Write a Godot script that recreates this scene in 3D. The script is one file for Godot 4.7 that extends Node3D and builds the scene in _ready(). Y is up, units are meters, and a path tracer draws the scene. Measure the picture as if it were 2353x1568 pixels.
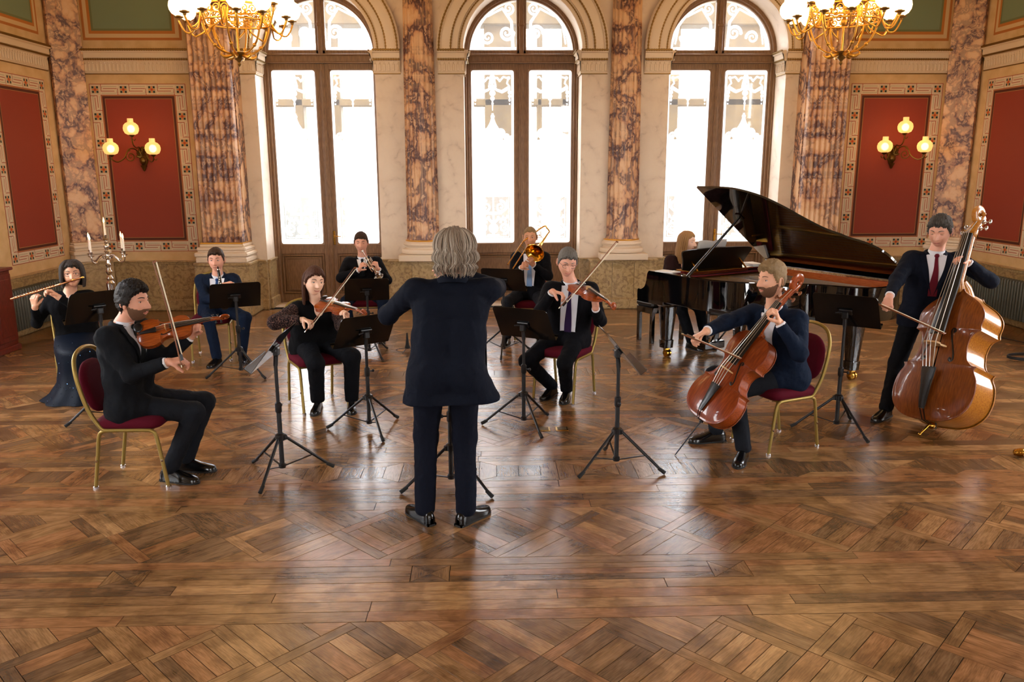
extends Node3D
# A chamber ensemble playing in a marble hall with three tall arched french windows.
# Order: camera, sky, exposure -> helpers -> room -> furniture -> people and instruments -> small details.

const XC := 0.5            # the middle of the room
const XL := -6.25          # inner faces of the walls
const XR := 7.25
const ZB := -12.4          # the window wall
const ZF := 7.0            # the wall behind the camera
const HC := 6.9            # ceiling

var names := {}
var M := {}
var rng := RandomNumberGenerator.new()

func _ready() -> void:
	rng.seed = 7
	view_and_light()
	make_materials()
	build_room()
	build_floor()
	build_lamps()
	build_furniture()
	build_people()
	build_small_things()

func view_and_light() -> void:
	var cam := Camera3D.new()
	cam.name = "camera"
	cam.fov = rad_to_deg(2.0 * atan(784.0 / 1830.0))
	cam.position = Vector3(0, 2.12, 0)
	cam.rotation_degrees = Vector3(-12.15, -1.55, -0.2)
	cam.near = 0.05
	cam.far = 200.0
	cam.current = true
	add_child(cam)
	var we := WorldEnvironment.new()
	we.name = "environment"
	var env := Environment.new()
	var sky := Sky.new()
	var sm := ProceduralSkyMaterial.new()
	sm.sky_top_color = Color(0.90, 0.94, 1.0)
	sm.sky_horizon_color = Color(1.0, 0.985, 0.96)
	sm.sky_curve = 0.3
	sm.ground_horizon_color = Color(0.62, 0.61, 0.58)
	sm.ground_bottom_color = Color(0.42, 0.41, 0.38)
	sm.sky_energy_multiplier = 1.0
	sky.sky_material = sm
	env.background_mode = Environment.BG_SKY
	env.sky = sky
	env.background_energy_multiplier = 25.0
	env.tonemap_mode = Environment.TONE_MAPPER_LINEAR
	env.tonemap_exposure = 1.0
	env.sdfgi_enabled = true
	env.ssao_enabled = true
	env.ssil_enabled = true
	we.environment = env
	add_child(we)

# ---------------------------------------------------------------- naming and tagging
func numbered(called: String) -> String:
	var k: int = names.get(called, 0)
	names[called] = k + 1
	return called if k == 0 else "%s_%03d" % [called, k]

func tag(o: Node3D, label: String, category: String, group := "", kind := "") -> Node3D:
	if label: o.set_meta("label", label)
	if category: o.set_meta("category", category)
	if group: o.set_meta("group", group)
	if kind: o.set_meta("kind", kind)
	return o

func thing(called: String, label: String, category: String, at := Vector3.ZERO, turn := 0.0, group := "") -> Node3D:
	var o := Node3D.new()
	o.name = numbered(called)
	add_child(o)
	o.position = at
	o.rotation.y = turn
	return tag(o, label, category, group)

func struct(called: String, label: String, category: String) -> Node3D:
	var o := Node3D.new()
	o.name = numbered(called)
	add_child(o)
	return tag(o, label, category, "", "structure")

func part(called: String, mesh, mat: Material, parent: Node3D, xf := Transform3D()) -> MeshInstance3D:
	var o := MeshInstance3D.new()
	o.name = called
	o.mesh = mesh.mesh() if mesh is MB else mesh
	o.material_override = mat
	o.transform = xf
	parent.add_child(o, true)
	return o

func single(called: String, mesh, mat: Material, label: String, category: String, at := Vector3.ZERO, group := "") -> MeshInstance3D:
	var o := MeshInstance3D.new()
	o.name = numbered(called)
	o.mesh = mesh.mesh() if mesh is MB else mesh
	o.material_override = mat
	o.position = at
	add_child(o)
	tag(o, label, category, group)
	return o

func copy_of(o: Node3D, label: String) -> Node3D:
	var base := String(o.name)
	if base.length() > 4 and base[-4] == "_" and base.right(3).is_valid_int(): base = base.left(-4)
	var c := o.duplicate()
	c.name = numbered(base)
	add_child(c)
	c.set_meta("label", label)
	return c

# ---------------------------------------------------------------- mesh builder
class MB:
	var v := PackedVector3Array()
	var n := PackedVector3Array()
	var t := PackedVector2Array()
	var i := PackedInt32Array()
	var xf := Transform3D()
	func tri(a: Vector3, b: Vector3, c: Vector3, na: Vector3, nb: Vector3, nc: Vector3, ta := Vector2.ZERO, tb := Vector2.ZERO, tc := Vector2.ZERO) -> void:
		var k := v.size()
		v.append(xf * a); v.append(xf * b); v.append(xf * c)
		n.append((xf.basis * na).normalized()); n.append((xf.basis * nb).normalized()); n.append((xf.basis * nc).normalized())
		t.append(ta); t.append(tb); t.append(tc)
		i.append(k); i.append(k + 2); i.append(k + 1)
	# a, b, c, d anticlockwise seen from the front
	func quad(a: Vector3, b: Vector3, c: Vector3, d: Vector3, uv0 := Vector2.ZERO, uv1 := Vector2.ONE) -> void:
		var m := (c - a).cross(d - b)
		var k := v.size()
		var nn := (xf.basis * m).normalized()
		v.append(xf * a); v.append(xf * b); v.append(xf * c); v.append(xf * d)
		for _q in 4: n.append(nn)
		t.append(Vector2(uv0.x, uv1.y)); t.append(uv1); t.append(Vector2(uv1.x, uv0.y)); t.append(uv0)
		i.append(k); i.append(k + 2); i.append(k + 1); i.append(k); i.append(k + 3); i.append(k + 2)
	# a grid of points; each row is a ring or a strip. Corners sharper than crease degrees stay sharp.
	func grid(rows: Array, closed := true, crease := 40.0, flip := false) -> void:
		var nr := rows.size()
		var nc: int = rows[0].size()
		var ncf := nc if closed else nc - 1
		var cc := cos(deg_to_rad(crease))
		var fn := PackedVector3Array()
		fn.resize((nr - 1) * ncf)
		for r in nr - 1:
			var a: PackedVector3Array = rows[r]
			var b: PackedVector3Array = rows[r + 1]
			for c in ncf:
				var c2 := (c + 1) % nc
				var m := (b[c2] - a[c]).cross(b[c] - a[c2])
				fn[r * ncf + c] = (-m if flip else m).normalized()
		var run := 0.0
		for r in nr - 1:
			var a: PackedVector3Array = rows[r]
			var b: PackedVector3Array = rows[r + 1]
			var step := a[0].distance_to(b[0])
			var around := 0.0
			for c in ncf:
				var c2 := (c + 1) % nc
				var f := fn[r * ncf + c]
				if f == Vector3.ZERO and a[c] == a[c2] and b[c] == b[c2]: continue
				var cn := [Vector3.ZERO, Vector3.ZERO, Vector3.ZERO, Vector3.ZERO]
				for q in 4:
					var dr := 0 if q < 2 else 1
					var dc := 0 if (q == 0 or q == 3) else 1
					var s := Vector3.ZERO
					for x in 2:
						for y in 2:
							var rr := r + dr - 1 + x
							var kk := c + dc - 1 + y
							if rr < 0 or rr >= nr - 1: continue
							if closed: kk = posmod(kk, ncf)
							elif kk < 0 or kk >= ncf: continue
							var g := fn[rr * ncf + kk]
							if g.dot(f) >= cc: s += g
					cn[q] = s.normalized() if s.length_squared() > 1e-8 else f
				var k := v.size()
				var w := a[c].distance_to(a[c2])
				v.append(xf * a[c]); v.append(xf * a[c2]); v.append(xf * b[c2]); v.append(xf * b[c])
				for q in 4: n.append((xf.basis * cn[q]).normalized())
				t.append(Vector2(around, run)); t.append(Vector2(around + w, run)); t.append(Vector2(around + w, run + step)); t.append(Vector2(around, run + step))
				around += w
				if flip:
					i.append(k); i.append(k + 1); i.append(k + 2); i.append(k); i.append(k + 2); i.append(k + 3)
				else:
					i.append(k); i.append(k + 2); i.append(k + 1); i.append(k); i.append(k + 3); i.append(k + 2)
			run += step
	func cap(ring: PackedVector3Array, towards: Vector3) -> void:
		var c := Vector3.ZERO
		for p in ring: c += p
		c /= ring.size()
		for k in ring.size():
			var a := ring[k]
			var b := ring[(k + 1) % ring.size()]
			if (a - c).cross(b - c).dot(towards) > 0: tri(c, a, b, towards, towards, towards, Vector2.ZERO, Vector2(a.x - c.x, a.z - c.z), Vector2(b.x - c.x, b.z - c.z))
			else: tri(c, b, a, towards, towards, towards, Vector2.ZERO, Vector2(b.x - c.x, b.z - c.z), Vector2(a.x - c.x, a.z - c.z))
	# a solid of revolution about y: profile of Vector2(radius, height) from bottom to top
	func lathe(profile: Array, seg := 24, crease := 35.0, at := Vector3.ZERO, closed := true) -> void:
		var rows := []
		for p in profile:
			var ring := PackedVector3Array()
			for k in seg:
				var a := -TAU * k / seg
				ring.append(at + Vector3(cos(a) * p.x, p.y, sin(a) * p.x))
			rows.append(ring)
		grid(rows, true, crease)
		if closed and profile[0].x > 1e-4: cap(rows[0], Vector3.DOWN)
		if closed and profile[-1].x > 1e-4: cap(rows[-1], Vector3.UP)
	# a tube along points; radii one number or one for each point
	func tube(path: Array, radii, seg := 8, caps := true, flat := 1.0, up := Vector3.UP) -> void:
		var rows := []
		var m := path.size()
		var side := Vector3.ZERO
		for k in m:
			var d: Vector3 = (path[mini(k + 1, m - 1)] - path[maxi(k - 1, 0)]).normalized()
			if k == 0:
				side = d.cross(up)
				if side.length() < 0.05: side = d.cross(Vector3.RIGHT if absf(d.x) < 0.9 else Vector3.BACK)
			side = (side - d * side.dot(d)).normalized()
			var w := d.cross(side).normalized()
			var r: float = radii[k] if radii is Array else radii
			var ring := PackedVector3Array()
			for q in seg:
				var a := TAU * (q + 0.5) / seg
				ring.append(path[k] + side * (cos(a) * r) + w * (sin(a) * r * flat))
			rows.append(ring)
		grid(rows, true, 50.0)
		if caps:
			cap(rows[0], (path[0] - path[1]).normalized())
			cap(rows[-1], (path[-1] - path[-2]).normalized())
	# a box with chamfered edges
	func box(size: Vector3, at := Vector3.ZERO, bevel := 0.0, turn := Basis()) -> void:
		var h := size / 2.0
		var keep := xf
		xf = xf * Transform3D(turn, at)
		if bevel <= 0.0:
			for ax in 3:
				for s in [-1.0, 1.0]:
					var e := Vector3.ZERO; e[ax] = s
					var u := Vector3.ZERO; u[(ax + 1) % 3] = 1.0
					var w := Vector3.ZERO; w[(ax + 2) % 3] = s
					var o := e * h
					var uh := u * h
					var wh := w * h
					quad(o - uh - wh, o + uh - wh, o + uh + wh, o - uh + wh, Vector2.ZERO, Vector2(size[(ax + 1) % 3], size[(ax + 2) % 3]))
		else:
			var b := minf(bevel, minf(h.x, minf(h.y, h.z)) * 0.9)
			for ax in 3:
				var a1 := (ax + 1) % 3
				var a2 := (ax + 2) % 3
				for s in [-1.0, 1.0]:
					var q := []
					for sg in [[-1, -1], [1, -1], [1, 1], [-1, 1]]:
						var p := Vector3.ZERO
						p[ax] = s * h[ax]; p[a1] = sg[0] * (h[a1] - b); p[a2] = sg[1] * (h[a2] - b)
						q.append(p)
					if s > 0: quad(q[0], q[1], q[2], q[3], Vector2.ZERO, Vector2(size[a1], size[a2]))
					else: quad(q[3], q[2], q[1], q[0], Vector2.ZERO, Vector2(size[a1], size[a2]))
				for s1 in [-1.0, 1.0]:
					for s2 in [-1.0, 1.0]:
						var p0 := Vector3.ZERO; var p1 := Vector3.ZERO
						p0[a1] = s1 * h[a1]; p0[a2] = s2 * (h[a2] - b); p0[ax] = h[ax] - b
						p1[a1] = s1 * (h[a1] - b); p1[a2] = s2 * h[a2]; p1[ax] = h[ax] - b
						var p2 := p1; p2[ax] = -p2[ax]
						var p3 := p0; p3[ax] = -p3[ax]
						if s1 * s2 > 0: quad(p3, p2, p1, p0)
						else: quad(p0, p1, p2, p3)
			for sx in [-1.0, 1.0]:
				for sy in [-1.0, 1.0]:
					for sz in [-1.0, 1.0]:
						var s := Vector3(sx, sy, sz)
						var a := s * Vector3(h.x, h.y - b, h.z - b)
						var c := s * Vector3(h.x - b, h.y, h.z - b)
						var d := s * Vector3(h.x - b, h.y - b, h.z)
						if sx * sy * sz > 0: tri(a, c, d, s, s, s)
						else: tri(a, d, c, s, s, s)
		xf = keep
	# a box beam from a to b
	func beam(a: Vector3, b: Vector3, w: float, h: float, bevel := 0.0, up := Vector3.UP) -> void:
		var d := b - a
		var z := d.normalized()
		var x := up.cross(z)
		if x.length() < 0.05: x = Vector3.RIGHT.cross(z)
		x = x.normalized()
		box(Vector3(w, h, d.length()), (a + b) / 2.0, bevel, Basis(x, z.cross(x), z))
	# a polygon (x, y) pushed along z from z0 to z1, edges chamfered by bevel on the +z side
	func prism(poly: PackedVector2Array, z0: float, z1: float, bevel := 0.0, scale_uv := 1.0, crease := 30.0) -> void:
		var p := poly
		if Geometry2D.is_polygon_clockwise(p): p.reverse()
		var front := p
		if bevel > 0.0:
			var off := Geometry2D.offset_polygon(p, -bevel)
			if off.size() == 1 and off[0].size() == p.size():
				# keep the points paired with the outline
				var q: PackedVector2Array = off[0]
				var best := 0
				for k in q.size():
					if q[k].distance_to(p[0]) < q[best].distance_to(p[0]): best = k
				front = PackedVector2Array()
				for k in q.size(): front.append(q[(best + k) % q.size()])
			else: bevel = 0.0
		var rows := []
		for r in ([[p, z0], [p, z1 - bevel], [front, z1]] if bevel > 0.0 else [[p, z0], [p, z1]]):
			var ring := PackedVector3Array()
			for q in r[0]: ring.append(Vector3(q.x, q.y, r[1]))
			rows.append(ring)
		grid(rows, true, crease, false)
		var ids := Geometry2D.triangulate_polygon(front)
		var idb := Geometry2D.triangulate_polygon(p)
		for k in range(0, ids.size(), 3):
			_face(front, ids, k, z1, 1.0, scale_uv)
		for k in range(0, idb.size(), 3):
			_face(p, idb, k, z0, -1.0, scale_uv)
	func _face(p: PackedVector2Array, ids: PackedInt32Array, k: int, z: float, s: float, su: float) -> void:
		var a := p[ids[k]]
		var b := p[ids[k + 1]]
		var c := p[ids[k + 2]]
		if (b - a).cross(c - a) * s < 0:
			var w := b
			b = c
			c = w
		var nn := Vector3(0, 0, s)
		tri(Vector3(a.x, a.y, z), Vector3(b.x, b.y, z), Vector3(c.x, c.y, z), nn, nn, nn, a * su, b * su, c * su)
	func ball(c: Vector3, r: Vector3, seg := 16, rings := 10, turn := Basis()) -> void:
		var rows := []
		for k in rings + 1:
			var e := PI * k / rings - PI / 2
			var ring := PackedVector3Array()
			for q in seg:
				var a := -TAU * q / seg
				ring.append(c + turn * (Vector3(cos(a) * cos(e), sin(e), sin(a) * cos(e)) * r))
			rows.append(ring)
		grid(rows, true, 80.0)
	func mesh() -> ArrayMesh:
		var arr := []
		arr.resize(Mesh.ARRAY_MAX)
		arr[Mesh.ARRAY_VERTEX] = v
		arr[Mesh.ARRAY_NORMAL] = n
		arr[Mesh.ARRAY_TEX_UV] = t
		arr[Mesh.ARRAY_INDEX] = i
		var m := ArrayMesh.new()
		m.add_surface_from_arrays(Mesh.PRIMITIVE_TRIANGLES, arr)
		return m

func V(x: float, y: float, z: float) -> Vector3:
	return Vector3(x, y, z)

# a smooth line through points
func smooth_path(pts: Array, steps := 6) -> Array:
	var out := []
	for k in pts.size() - 1:
		var a: Vector3 = pts[maxi(k - 1, 0)]
		var b: Vector3 = pts[k]
		var c: Vector3 = pts[k + 1]
		var d: Vector3 = pts[mini(k + 2, pts.size() - 1)]
		for s in steps:
			out.append(b.cubic_interpolate(c, a, d, float(s) / steps))
	out.append(pts[-1])
	return out

func rect_poly(x0: float, y0: float, x1: float, y1: float) -> PackedVector2Array:
	return PackedVector2Array([Vector2(x0, y0), Vector2(x1, y0), Vector2(x1, y1), Vector2(x0, y1)])

func round_rect(w: float, h: float, r: float, seg := 5) -> PackedVector2Array:
	var p := PackedVector2Array()
	for c in [[1, -1, -90], [1, 1, 0], [-1, 1, 90], [-1, -1, 180]]:
		for k in seg + 1:
			var a := deg_to_rad(c[2] + 90.0 * k / seg)
			p.append(Vector2(c[0] * (w / 2 - r) + cos(a) * r, c[1] * (h / 2 - r) + sin(a) * r))
	return p

# ---------------------------------------------------------------- materials
func noise_img(kind: int, freq: float, fractal: int, octaves: int, warp: float, seed_: int, w: int, h: int, warp_freq := 0.0) -> Image:
	var f := FastNoiseLite.new()
	f.noise_type = kind
	f.frequency = freq
	f.fractal_type = fractal
	f.fractal_octaves = octaves
	f.seed = seed_
	if warp > 0.0:
		f.domain_warp_enabled = true
		f.domain_warp_amplitude = warp
		f.domain_warp_frequency = warp_freq if warp_freq > 0.0 else freq
		f.domain_warp_fractal_octaves = 3
	return f.get_seamless_image(w, h, false, false, 0.15, true)

func ramp(stops: Array) -> Gradient:
	var g := Gradient.new()
	var o := PackedFloat32Array()
	var c := PackedColorArray()
	for s in stops:
		o.append(s[0])
		c.append(Color(s[1]))
	g.offsets = o
	g.colors = c
	return g

func tint(im: Image, g: Gradient) -> ImageTexture:
	im.convert(Image.FORMAT_L8)
	var d := im.get_data()
	var lut := PackedByteArray()
	for k in 256:
		var c := g.sample(k / 255.0)
		lut.append(c.r8); lut.append(c.g8); lut.append(c.b8)
	var out := PackedByteArray()
	out.resize(d.size() * 3)
	var j := 0
	for b in d:
		var q := b * 3
		out[j] = lut[q]; out[j + 1] = lut[q + 1]; out[j + 2] = lut[q + 2]
		j += 3
	return ImageTexture.create_from_image(Image.create_from_data(im.get_width(), im.get_height(), false, Image.FORMAT_RGB8, out))

func mat(called: String, color: Color, rough := 0.6, metal := 0.0) -> StandardMaterial3D:
	var m := StandardMaterial3D.new()
	m.resource_name = called
	m.albedo_color = color
	m.roughness = rough
	m.metallic = metal
	M[called] = m
	return m

func textured(called: String, tex: Texture2D, scale_: Vector3, rough := 0.5, triplanar := true) -> StandardMaterial3D:
	var m := mat(called, Color.WHITE, rough)
	m.albedo_texture = tex
	m.uv1_scale = scale_
	m.uv1_triplanar = triplanar
	m.uv1_world_triplanar = triplanar
	return m

func cloth(called: String, color: Color, rough := 0.9, rim := 0.25) -> StandardMaterial3D:
	var m := mat(called, color, rough)
	m.rim_enabled = true
	m.rim = rim * 0.5
	m.rim_tint = 0.8
	m.metallic_specular = 0.22
	m.heightmap_enabled = true
	m.heightmap_texture = M.weave
	m.heightmap_scale = 0.06
	m.uv1_triplanar = true
	m.uv1_scale = Vector3(9, 9, 9)
	return m

func make_materials() -> void:
	M.weave = ImageTexture.create_from_image(noise_img(FastNoiseLite.TYPE_SIMPLEX, 0.03, FastNoiseLite.FRACTAL_FBM, 4, 0.0, 3, 256, 256))
	# --- stone
	var breccia := noise_img(FastNoiseLite.TYPE_SIMPLEX_SMOOTH, 0.006, FastNoiseLite.FRACTAL_RIDGED, 5, 46.0, 11, 1024, 1024, 0.006)
	M.breccia_tex = tint(breccia, ramp([[0.0, "#d9b58d"], [0.40, "#d6ac82"], [0.53, "#c9986d"], [0.58, "#b17d5a"], [0.62, "#664034"], [0.69, "#432729"], [0.745, "#5e3a34"], [0.79, "#c79c74"], [0.84, "#d2a67e"], [0.88, "#4f302f"], [1.0, "#372224"]]))
	textured("breccia", M.breccia_tex, Vector3(0.42, 0.26, 0.42), 0.36)
	textured("breccia_flat", M.breccia_tex, Vector3(0.55, 0.33, 0.55), 0.42)
	M.breccia_flat.uv1_offset = Vector3(0.3, 0.55, 0.15)
	var wm := noise_img(FastNoiseLite.TYPE_SIMPLEX_SMOOTH, 0.004, FastNoiseLite.FRACTAL_RIDGED, 4, 70.0, 5, 1024, 1024, 0.004)
	textured("white_marble", tint(wm, ramp([[0.0, "#dccab4"], [0.55, "#d8c5af"], [0.80, "#d2bea8"], [0.94, "#c2ad98"], [1.0, "#af9a88"]])), Vector3(0.5, 0.5, 0.5), 0.35)
	var dd := noise_img(FastNoiseLite.TYPE_SIMPLEX_SMOOTH, 0.007, FastNoiseLite.FRACTAL_RIDGED, 6, 80.0, 17, 1024, 1024, 0.007)
	textured("dado_stone", tint(dd, ramp([[0.0, "#a48c60"], [0.3, "#937b50"], [0.5, "#b3996e"], [0.66, "#9f865c"], [0.8, "#7d6545"], [0.92, "#bea27c"], [1.0, "#6d543a"]])), Vector3(0.7, 0.7, 0.7), 0.28)
	# --- painted plaster
	var pl := noise_img(FastNoiseLite.TYPE_SIMPLEX, 0.012, FastNoiseLite.FRACTAL_FBM, 5, 0.0, 41, 512, 512)
	textured("cream_wall", tint(pl, ramp([[0.0, "#c7a573"], [0.5, "#d1b080"], [1.0, "#dabb8c"]])), Vector3(0.5, 0.5, 0.5), 0.75)
	mat("ivory_trim", Color("#d9c6ad"), 0.55)
	mat("gilt", Color("#8a6a34"), 0.42, 0.75)
	mat("bright_gilt", Color("#d8a244"), 0.3, 0.9)
	mat("ceiling_paint", Color("#d8c4a0"), 0.8)
	mat("painted_panel", Color.WHITE, 0.7)
	M.painted_panel.albedo_texture = panel_print()
	mat("painted_frieze_panel", Color.WHITE, 0.75)
	M.painted_frieze_panel.albedo_texture = green_print()
	# --- joinery
	var wd := noise_img(FastNoiseLite.TYPE_SIMPLEX_SMOOTH, 0.02, FastNoiseLite.FRACTAL_FBM, 5, 20.0, 8, 512, 512)
	M.wood_img = wd
	var wt := tint(wd.duplicate(), ramp([[0.0, "#583c22"], [0.35, "#6e4e2f"], [0.6, "#7a5837"], [1.0, "#8a6845"]]))
	textured("door_oak", wt, Vector3(6.0, 0.6, 6.0), 0.45)
	M.oak_tex = wt
	textured("mahogany", tint(wd.duplicate(), ramp([[0.0, "#3a0d07"], [0.5, "#5d180c"], [1.0, "#782413"]])), Vector3(8.0, 0.9, 8.0), 0.35)
	# --- floor boards: one grain, several stains
	var grain := Image.create(1024, 512, false, Image.FORMAT_L8)
	var fine := noise_img(FastNoiseLite.TYPE_SIMPLEX, 0.12, FastNoiseLite.FRACTAL_FBM, 3, 0.0, 51, 128, 512)
	fine.convert(Image.FORMAT_L8)
	fine.resize(1024, 512, Image.INTERPOLATE_CUBIC)
	var broad := noise_img(FastNoiseLite.TYPE_SIMPLEX_SMOOTH, 0.02, FastNoiseLite.FRACTAL_FBM, 4, 25.0, 52, 256, 512)
	broad.convert(Image.FORMAT_L8)
	broad.resize(1024, 512, Image.INTERPOLATE_CUBIC)
	var fd := fine.get_data()
	var bd := broad.get_data()
	var gd := PackedByteArray()
	gd.resize(fd.size())
	for k in fd.size(): gd[k] = clampi((fd[k] * 5 + bd[k] * 6) / 11, 0, 255)
	grain = Image.create_from_data(1024, 512, false, Image.FORMAT_L8, gd)
	var stains := [
		["#684a2c", "#7f5c37", "#8e6942", "#9b764d"],
		["#5c4027", "#725230", "#815e3a", "#8f6b44"],
		["#755534", "#8e6841", "#9f774d", "#ad8459"],
		["#4b3521", "#5f442a", "#6d5035", "#795c40"],
		["#694529", "#805633", "#8f633d", "#9c6f47"],
		["#523b27", "#664a30", "#745639", "#816243"]]
	for k in stains.size():
		var s: Array = stains[k]
		var m := mat("floor_oak_%d" % k, Color.WHITE, 0.24)
		m.albedo_texture = tint(grain.duplicate(), ramp([[0.12, s[0]], [0.4, s[1]], [0.6, s[2]], [0.88, s[3]]]))
		m.uv1_scale = Vector3(0.55, 1.6, 1)
		m.metallic_specular = 0.62
		m.heightmap_enabled = true
		m.heightmap_texture = ImageTexture.create_from_image(grain) if k == 0 else M.floor_oak_0.heightmap_texture
		m.heightmap_scale = 0.05
	# dirt and wear in patches, laid over all boards alike
	var dirt := noise_img(FastNoiseLite.TYPE_SIMPLEX_SMOOTH, 0.012, FastNoiseLite.FRACTAL_FBM, 6, 30.0, 77, 1024, 1024)
	M.dirt_tex = tint(dirt, ramp([[0.0, "#b3a99e"], [0.3, "#d8d2c9"], [0.5, "#fbf9f6"], [0.7, "#ffffff"], [0.88, "#efeae3"], [1.0, "#cbc3b9"]]))
	for k in stains.size():
		var m: StandardMaterial3D = M["floor_oak_%d" % k]
		m.detail_enabled = true
		m.detail_albedo = M.dirt_tex
		m.detail_blend_mode = BaseMaterial3D.BLEND_MODE_MUL
		m.detail_uv_layer = BaseMaterial3D.DETAIL_UV_2
		m.uv2_triplanar = true
		m.uv2_world_triplanar = true
		m.uv2_scale = Vector3(0.27, 0.27, 0.27)
	mat("floor_gap", Color("#1d120b"), 0.8)
	# --- metals, lacquers, glass
	mat("black_steel", Color("#0d0d10"), 0.35, 0.1)
	mat("stand_plate", Color("#0f0f10"), 0.14, 0.2)
	mat("black_rubber", Color("#111111"), 0.8)
	mat("chrome", Color("#cfcfd2"), 0.15, 1.0)
	mat("silver", Color("#d8d6d2"), 0.12, 1.0)
	mat("steel", Color("#9c9a94"), 0.3, 1.0)
	mat("chair_gold", Color("#927a3c"), 0.42, 0.6)
	mat("brass", Color("#c9993f"), 0.2, 1.0)
	mat("dark_brass", Color("#6d5326"), 0.38, 0.9)
	mat("rose_gold", Color("#c98d62"), 0.2, 1.0)
	mat("lacquer_brass", Color("#d8a748"), 0.16, 1.0)
	mat("piano_black", Color("#050506"), 0.06)
	M.piano_black.clearcoat_enabled = true
	M.piano_black.clearcoat = 1.0
	M.piano_black.clearcoat_roughness = 0.02
	mat("piano_satin", Color("#0a0908"), 0.3)
	mat("ebony", Color("#0c0a0a"), 0.3)
	mat("paper", Color("#eceae6"), 0.8)
	mat("string_metal", Color("#b9b4aa"), 0.3, 0.9)
	mat("bow_hair", Color("#e6dcc4"), 0.6)
	mat("bow_wood", Color("#7a4420"), 0.35)
	textured("spruce_red", tint(wd.duplicate(), ramp([[0.0, "#5f1d05"], [0.5, "#7d300a"], [1.0, "#984413"]])), Vector3(7, 0.8, 7), 0.32)
	textured("spruce_amber", tint(wd.duplicate(), ramp([[0.0, "#6a2a07"], [0.5, "#883d0d"], [1.0, "#a55216"]])), Vector3(7, 0.8, 7), 0.32)
	textured("spruce_brown", tint(wd.duplicate(), ramp([[0.0, "#562606"], [0.5, "#75380c"], [1.0, "#904c16"]])), Vector3(7, 0.8, 7), 0.34)
	textured("maple_amber", tint(wd.duplicate(), ramp([[0.0, "#85490e"], [0.5, "#a6671c"], [1.0, "#bf802e"]])), Vector3(1.0, 5.0, 5.0), 0.32)
	textured("maple_red", tint(wd.duplicate(), ramp([[0.0, "#6d2608"], [0.5, "#8d3c10"], [1.0, "#aa561c"]])), Vector3(1.0, 5.0, 5.0), 0.32)
	for k in ["spruce_red", "spruce_amber", "spruce_brown", "maple_amber", "maple_red"]:
		M[k].uv1_world_triplanar = false
		M[k].clearcoat_enabled = true
		M[k].clearcoat = 0.6
		M[k].clearcoat_roughness = 0.06
		M[k].metallic_specular = 0.35
	mat("bridge_maple", Color("#c9a06a"), 0.5)
	textured("soundboard", tint(wd.duplicate(), ramp([[0.0, "#a6641e"], [0.5, "#bd7c2c"], [1.0, "#cf9140"]])), Vector3(0.8, 0.8, 6), 0.35)
	textured("piano_rim_inside", tint(wd.duplicate(), ramp([[0.0, "#7d3412"], [0.5, "#9c4a1c"], [1.0, "#b4602a"]])), Vector3(1, 8, 1), 0.25)
	mat("gold_plate", Color("#b98f3e"), 0.35, 0.7)
	mat("red_felt", Color("#6d1018"), 0.95)
	# --- cloth, skin, leather
	cloth("chair_velvet", Color("#4e0b1b"), 0.85, 0.5)
	cloth("suit_black", Color("#0d0d11"), 0.85, 0.15)
	cloth("suit_navy", Color("#0f131e"), 0.85, 0.15)
	cloth("suit_blue", Color("#101a2b"), 0.85, 0.15)
	cloth("suit_charcoal", Color("#15171b"), 0.85, 0.15)
	cloth("trouser_grey", Color("#191b20"), 0.85, 0.12)
	cloth("trouser_black", Color("#0d0e12"), 0.85, 0.12)
	cloth("trouser_navy", Color("#0e111c"), 0.85, 0.12)
	cloth("shirt_white", Color("#dcdce2"), 0.8, 0.1)
	cloth("shirt_cream", Color("#d8d2c8"), 0.8, 0.1)
	cloth("black_knit", Color("#0e0e10"), 0.95, 0.1)
	cloth("lace_black", Color("#1c1416"), 0.95, 0.1)
	var lc := noise_img(FastNoiseLite.TYPE_CELLULAR, 0.035, FastNoiseLite.FRACTAL_FBM, 2, 10.0, 19, 256, 256)
	M.lace_black.albedo_color = Color.WHITE
	M.lace_black.albedo_texture = tint(lc, ramp([[0.0, "#141012"], [0.45, "#1c1416"], [0.6, "#5f463e"], [1.0, "#94705f"]]))
	cloth("sheer_brown", Color("#2c1a1a"), 0.9, 0.1)
	cloth("tie_blue", Color("#24406e"), 0.6, 0.2)
	cloth("tie_pale_blue", Color("#7f9cc4"), 0.6, 0.2)
	cloth("tie_purple", Color("#2d1d3e"), 0.6, 0.2)
	cloth("tie_maroon", Color("#5e1420"), 0.6, 0.2)
	cloth("tie_dark", Color("#14181a"), 0.6, 0.2)
	cloth("gown_blue", Color("#080f1b"), 0.55, 0.15)
	mat("sequin", Color("#5f88b8"), 0.12, 1.0)
	mat("shoe_black", Color("#0a0a0b"), 0.18)
	mat("shoe_sole", Color("#141210"), 0.7)
	for k in [["skin_light", "#d9a283"], ["skin_rosy", "#d59a80"], ["skin_tan", "#c98f6c"], ["skin_pale", "#e0b296"]]:
		var m := mat(k[0], Color(k[1]), 0.5)
		m.subsurf_scatter_enabled = true
		m.subsurf_scatter_strength = 0.08
	mat("lip", Color("#b0685a"), 0.45)
	mat("eye_white", Color("#d8d2cc"), 0.25)
	mat("iris", Color("#2b2119"), 0.15)
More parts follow.
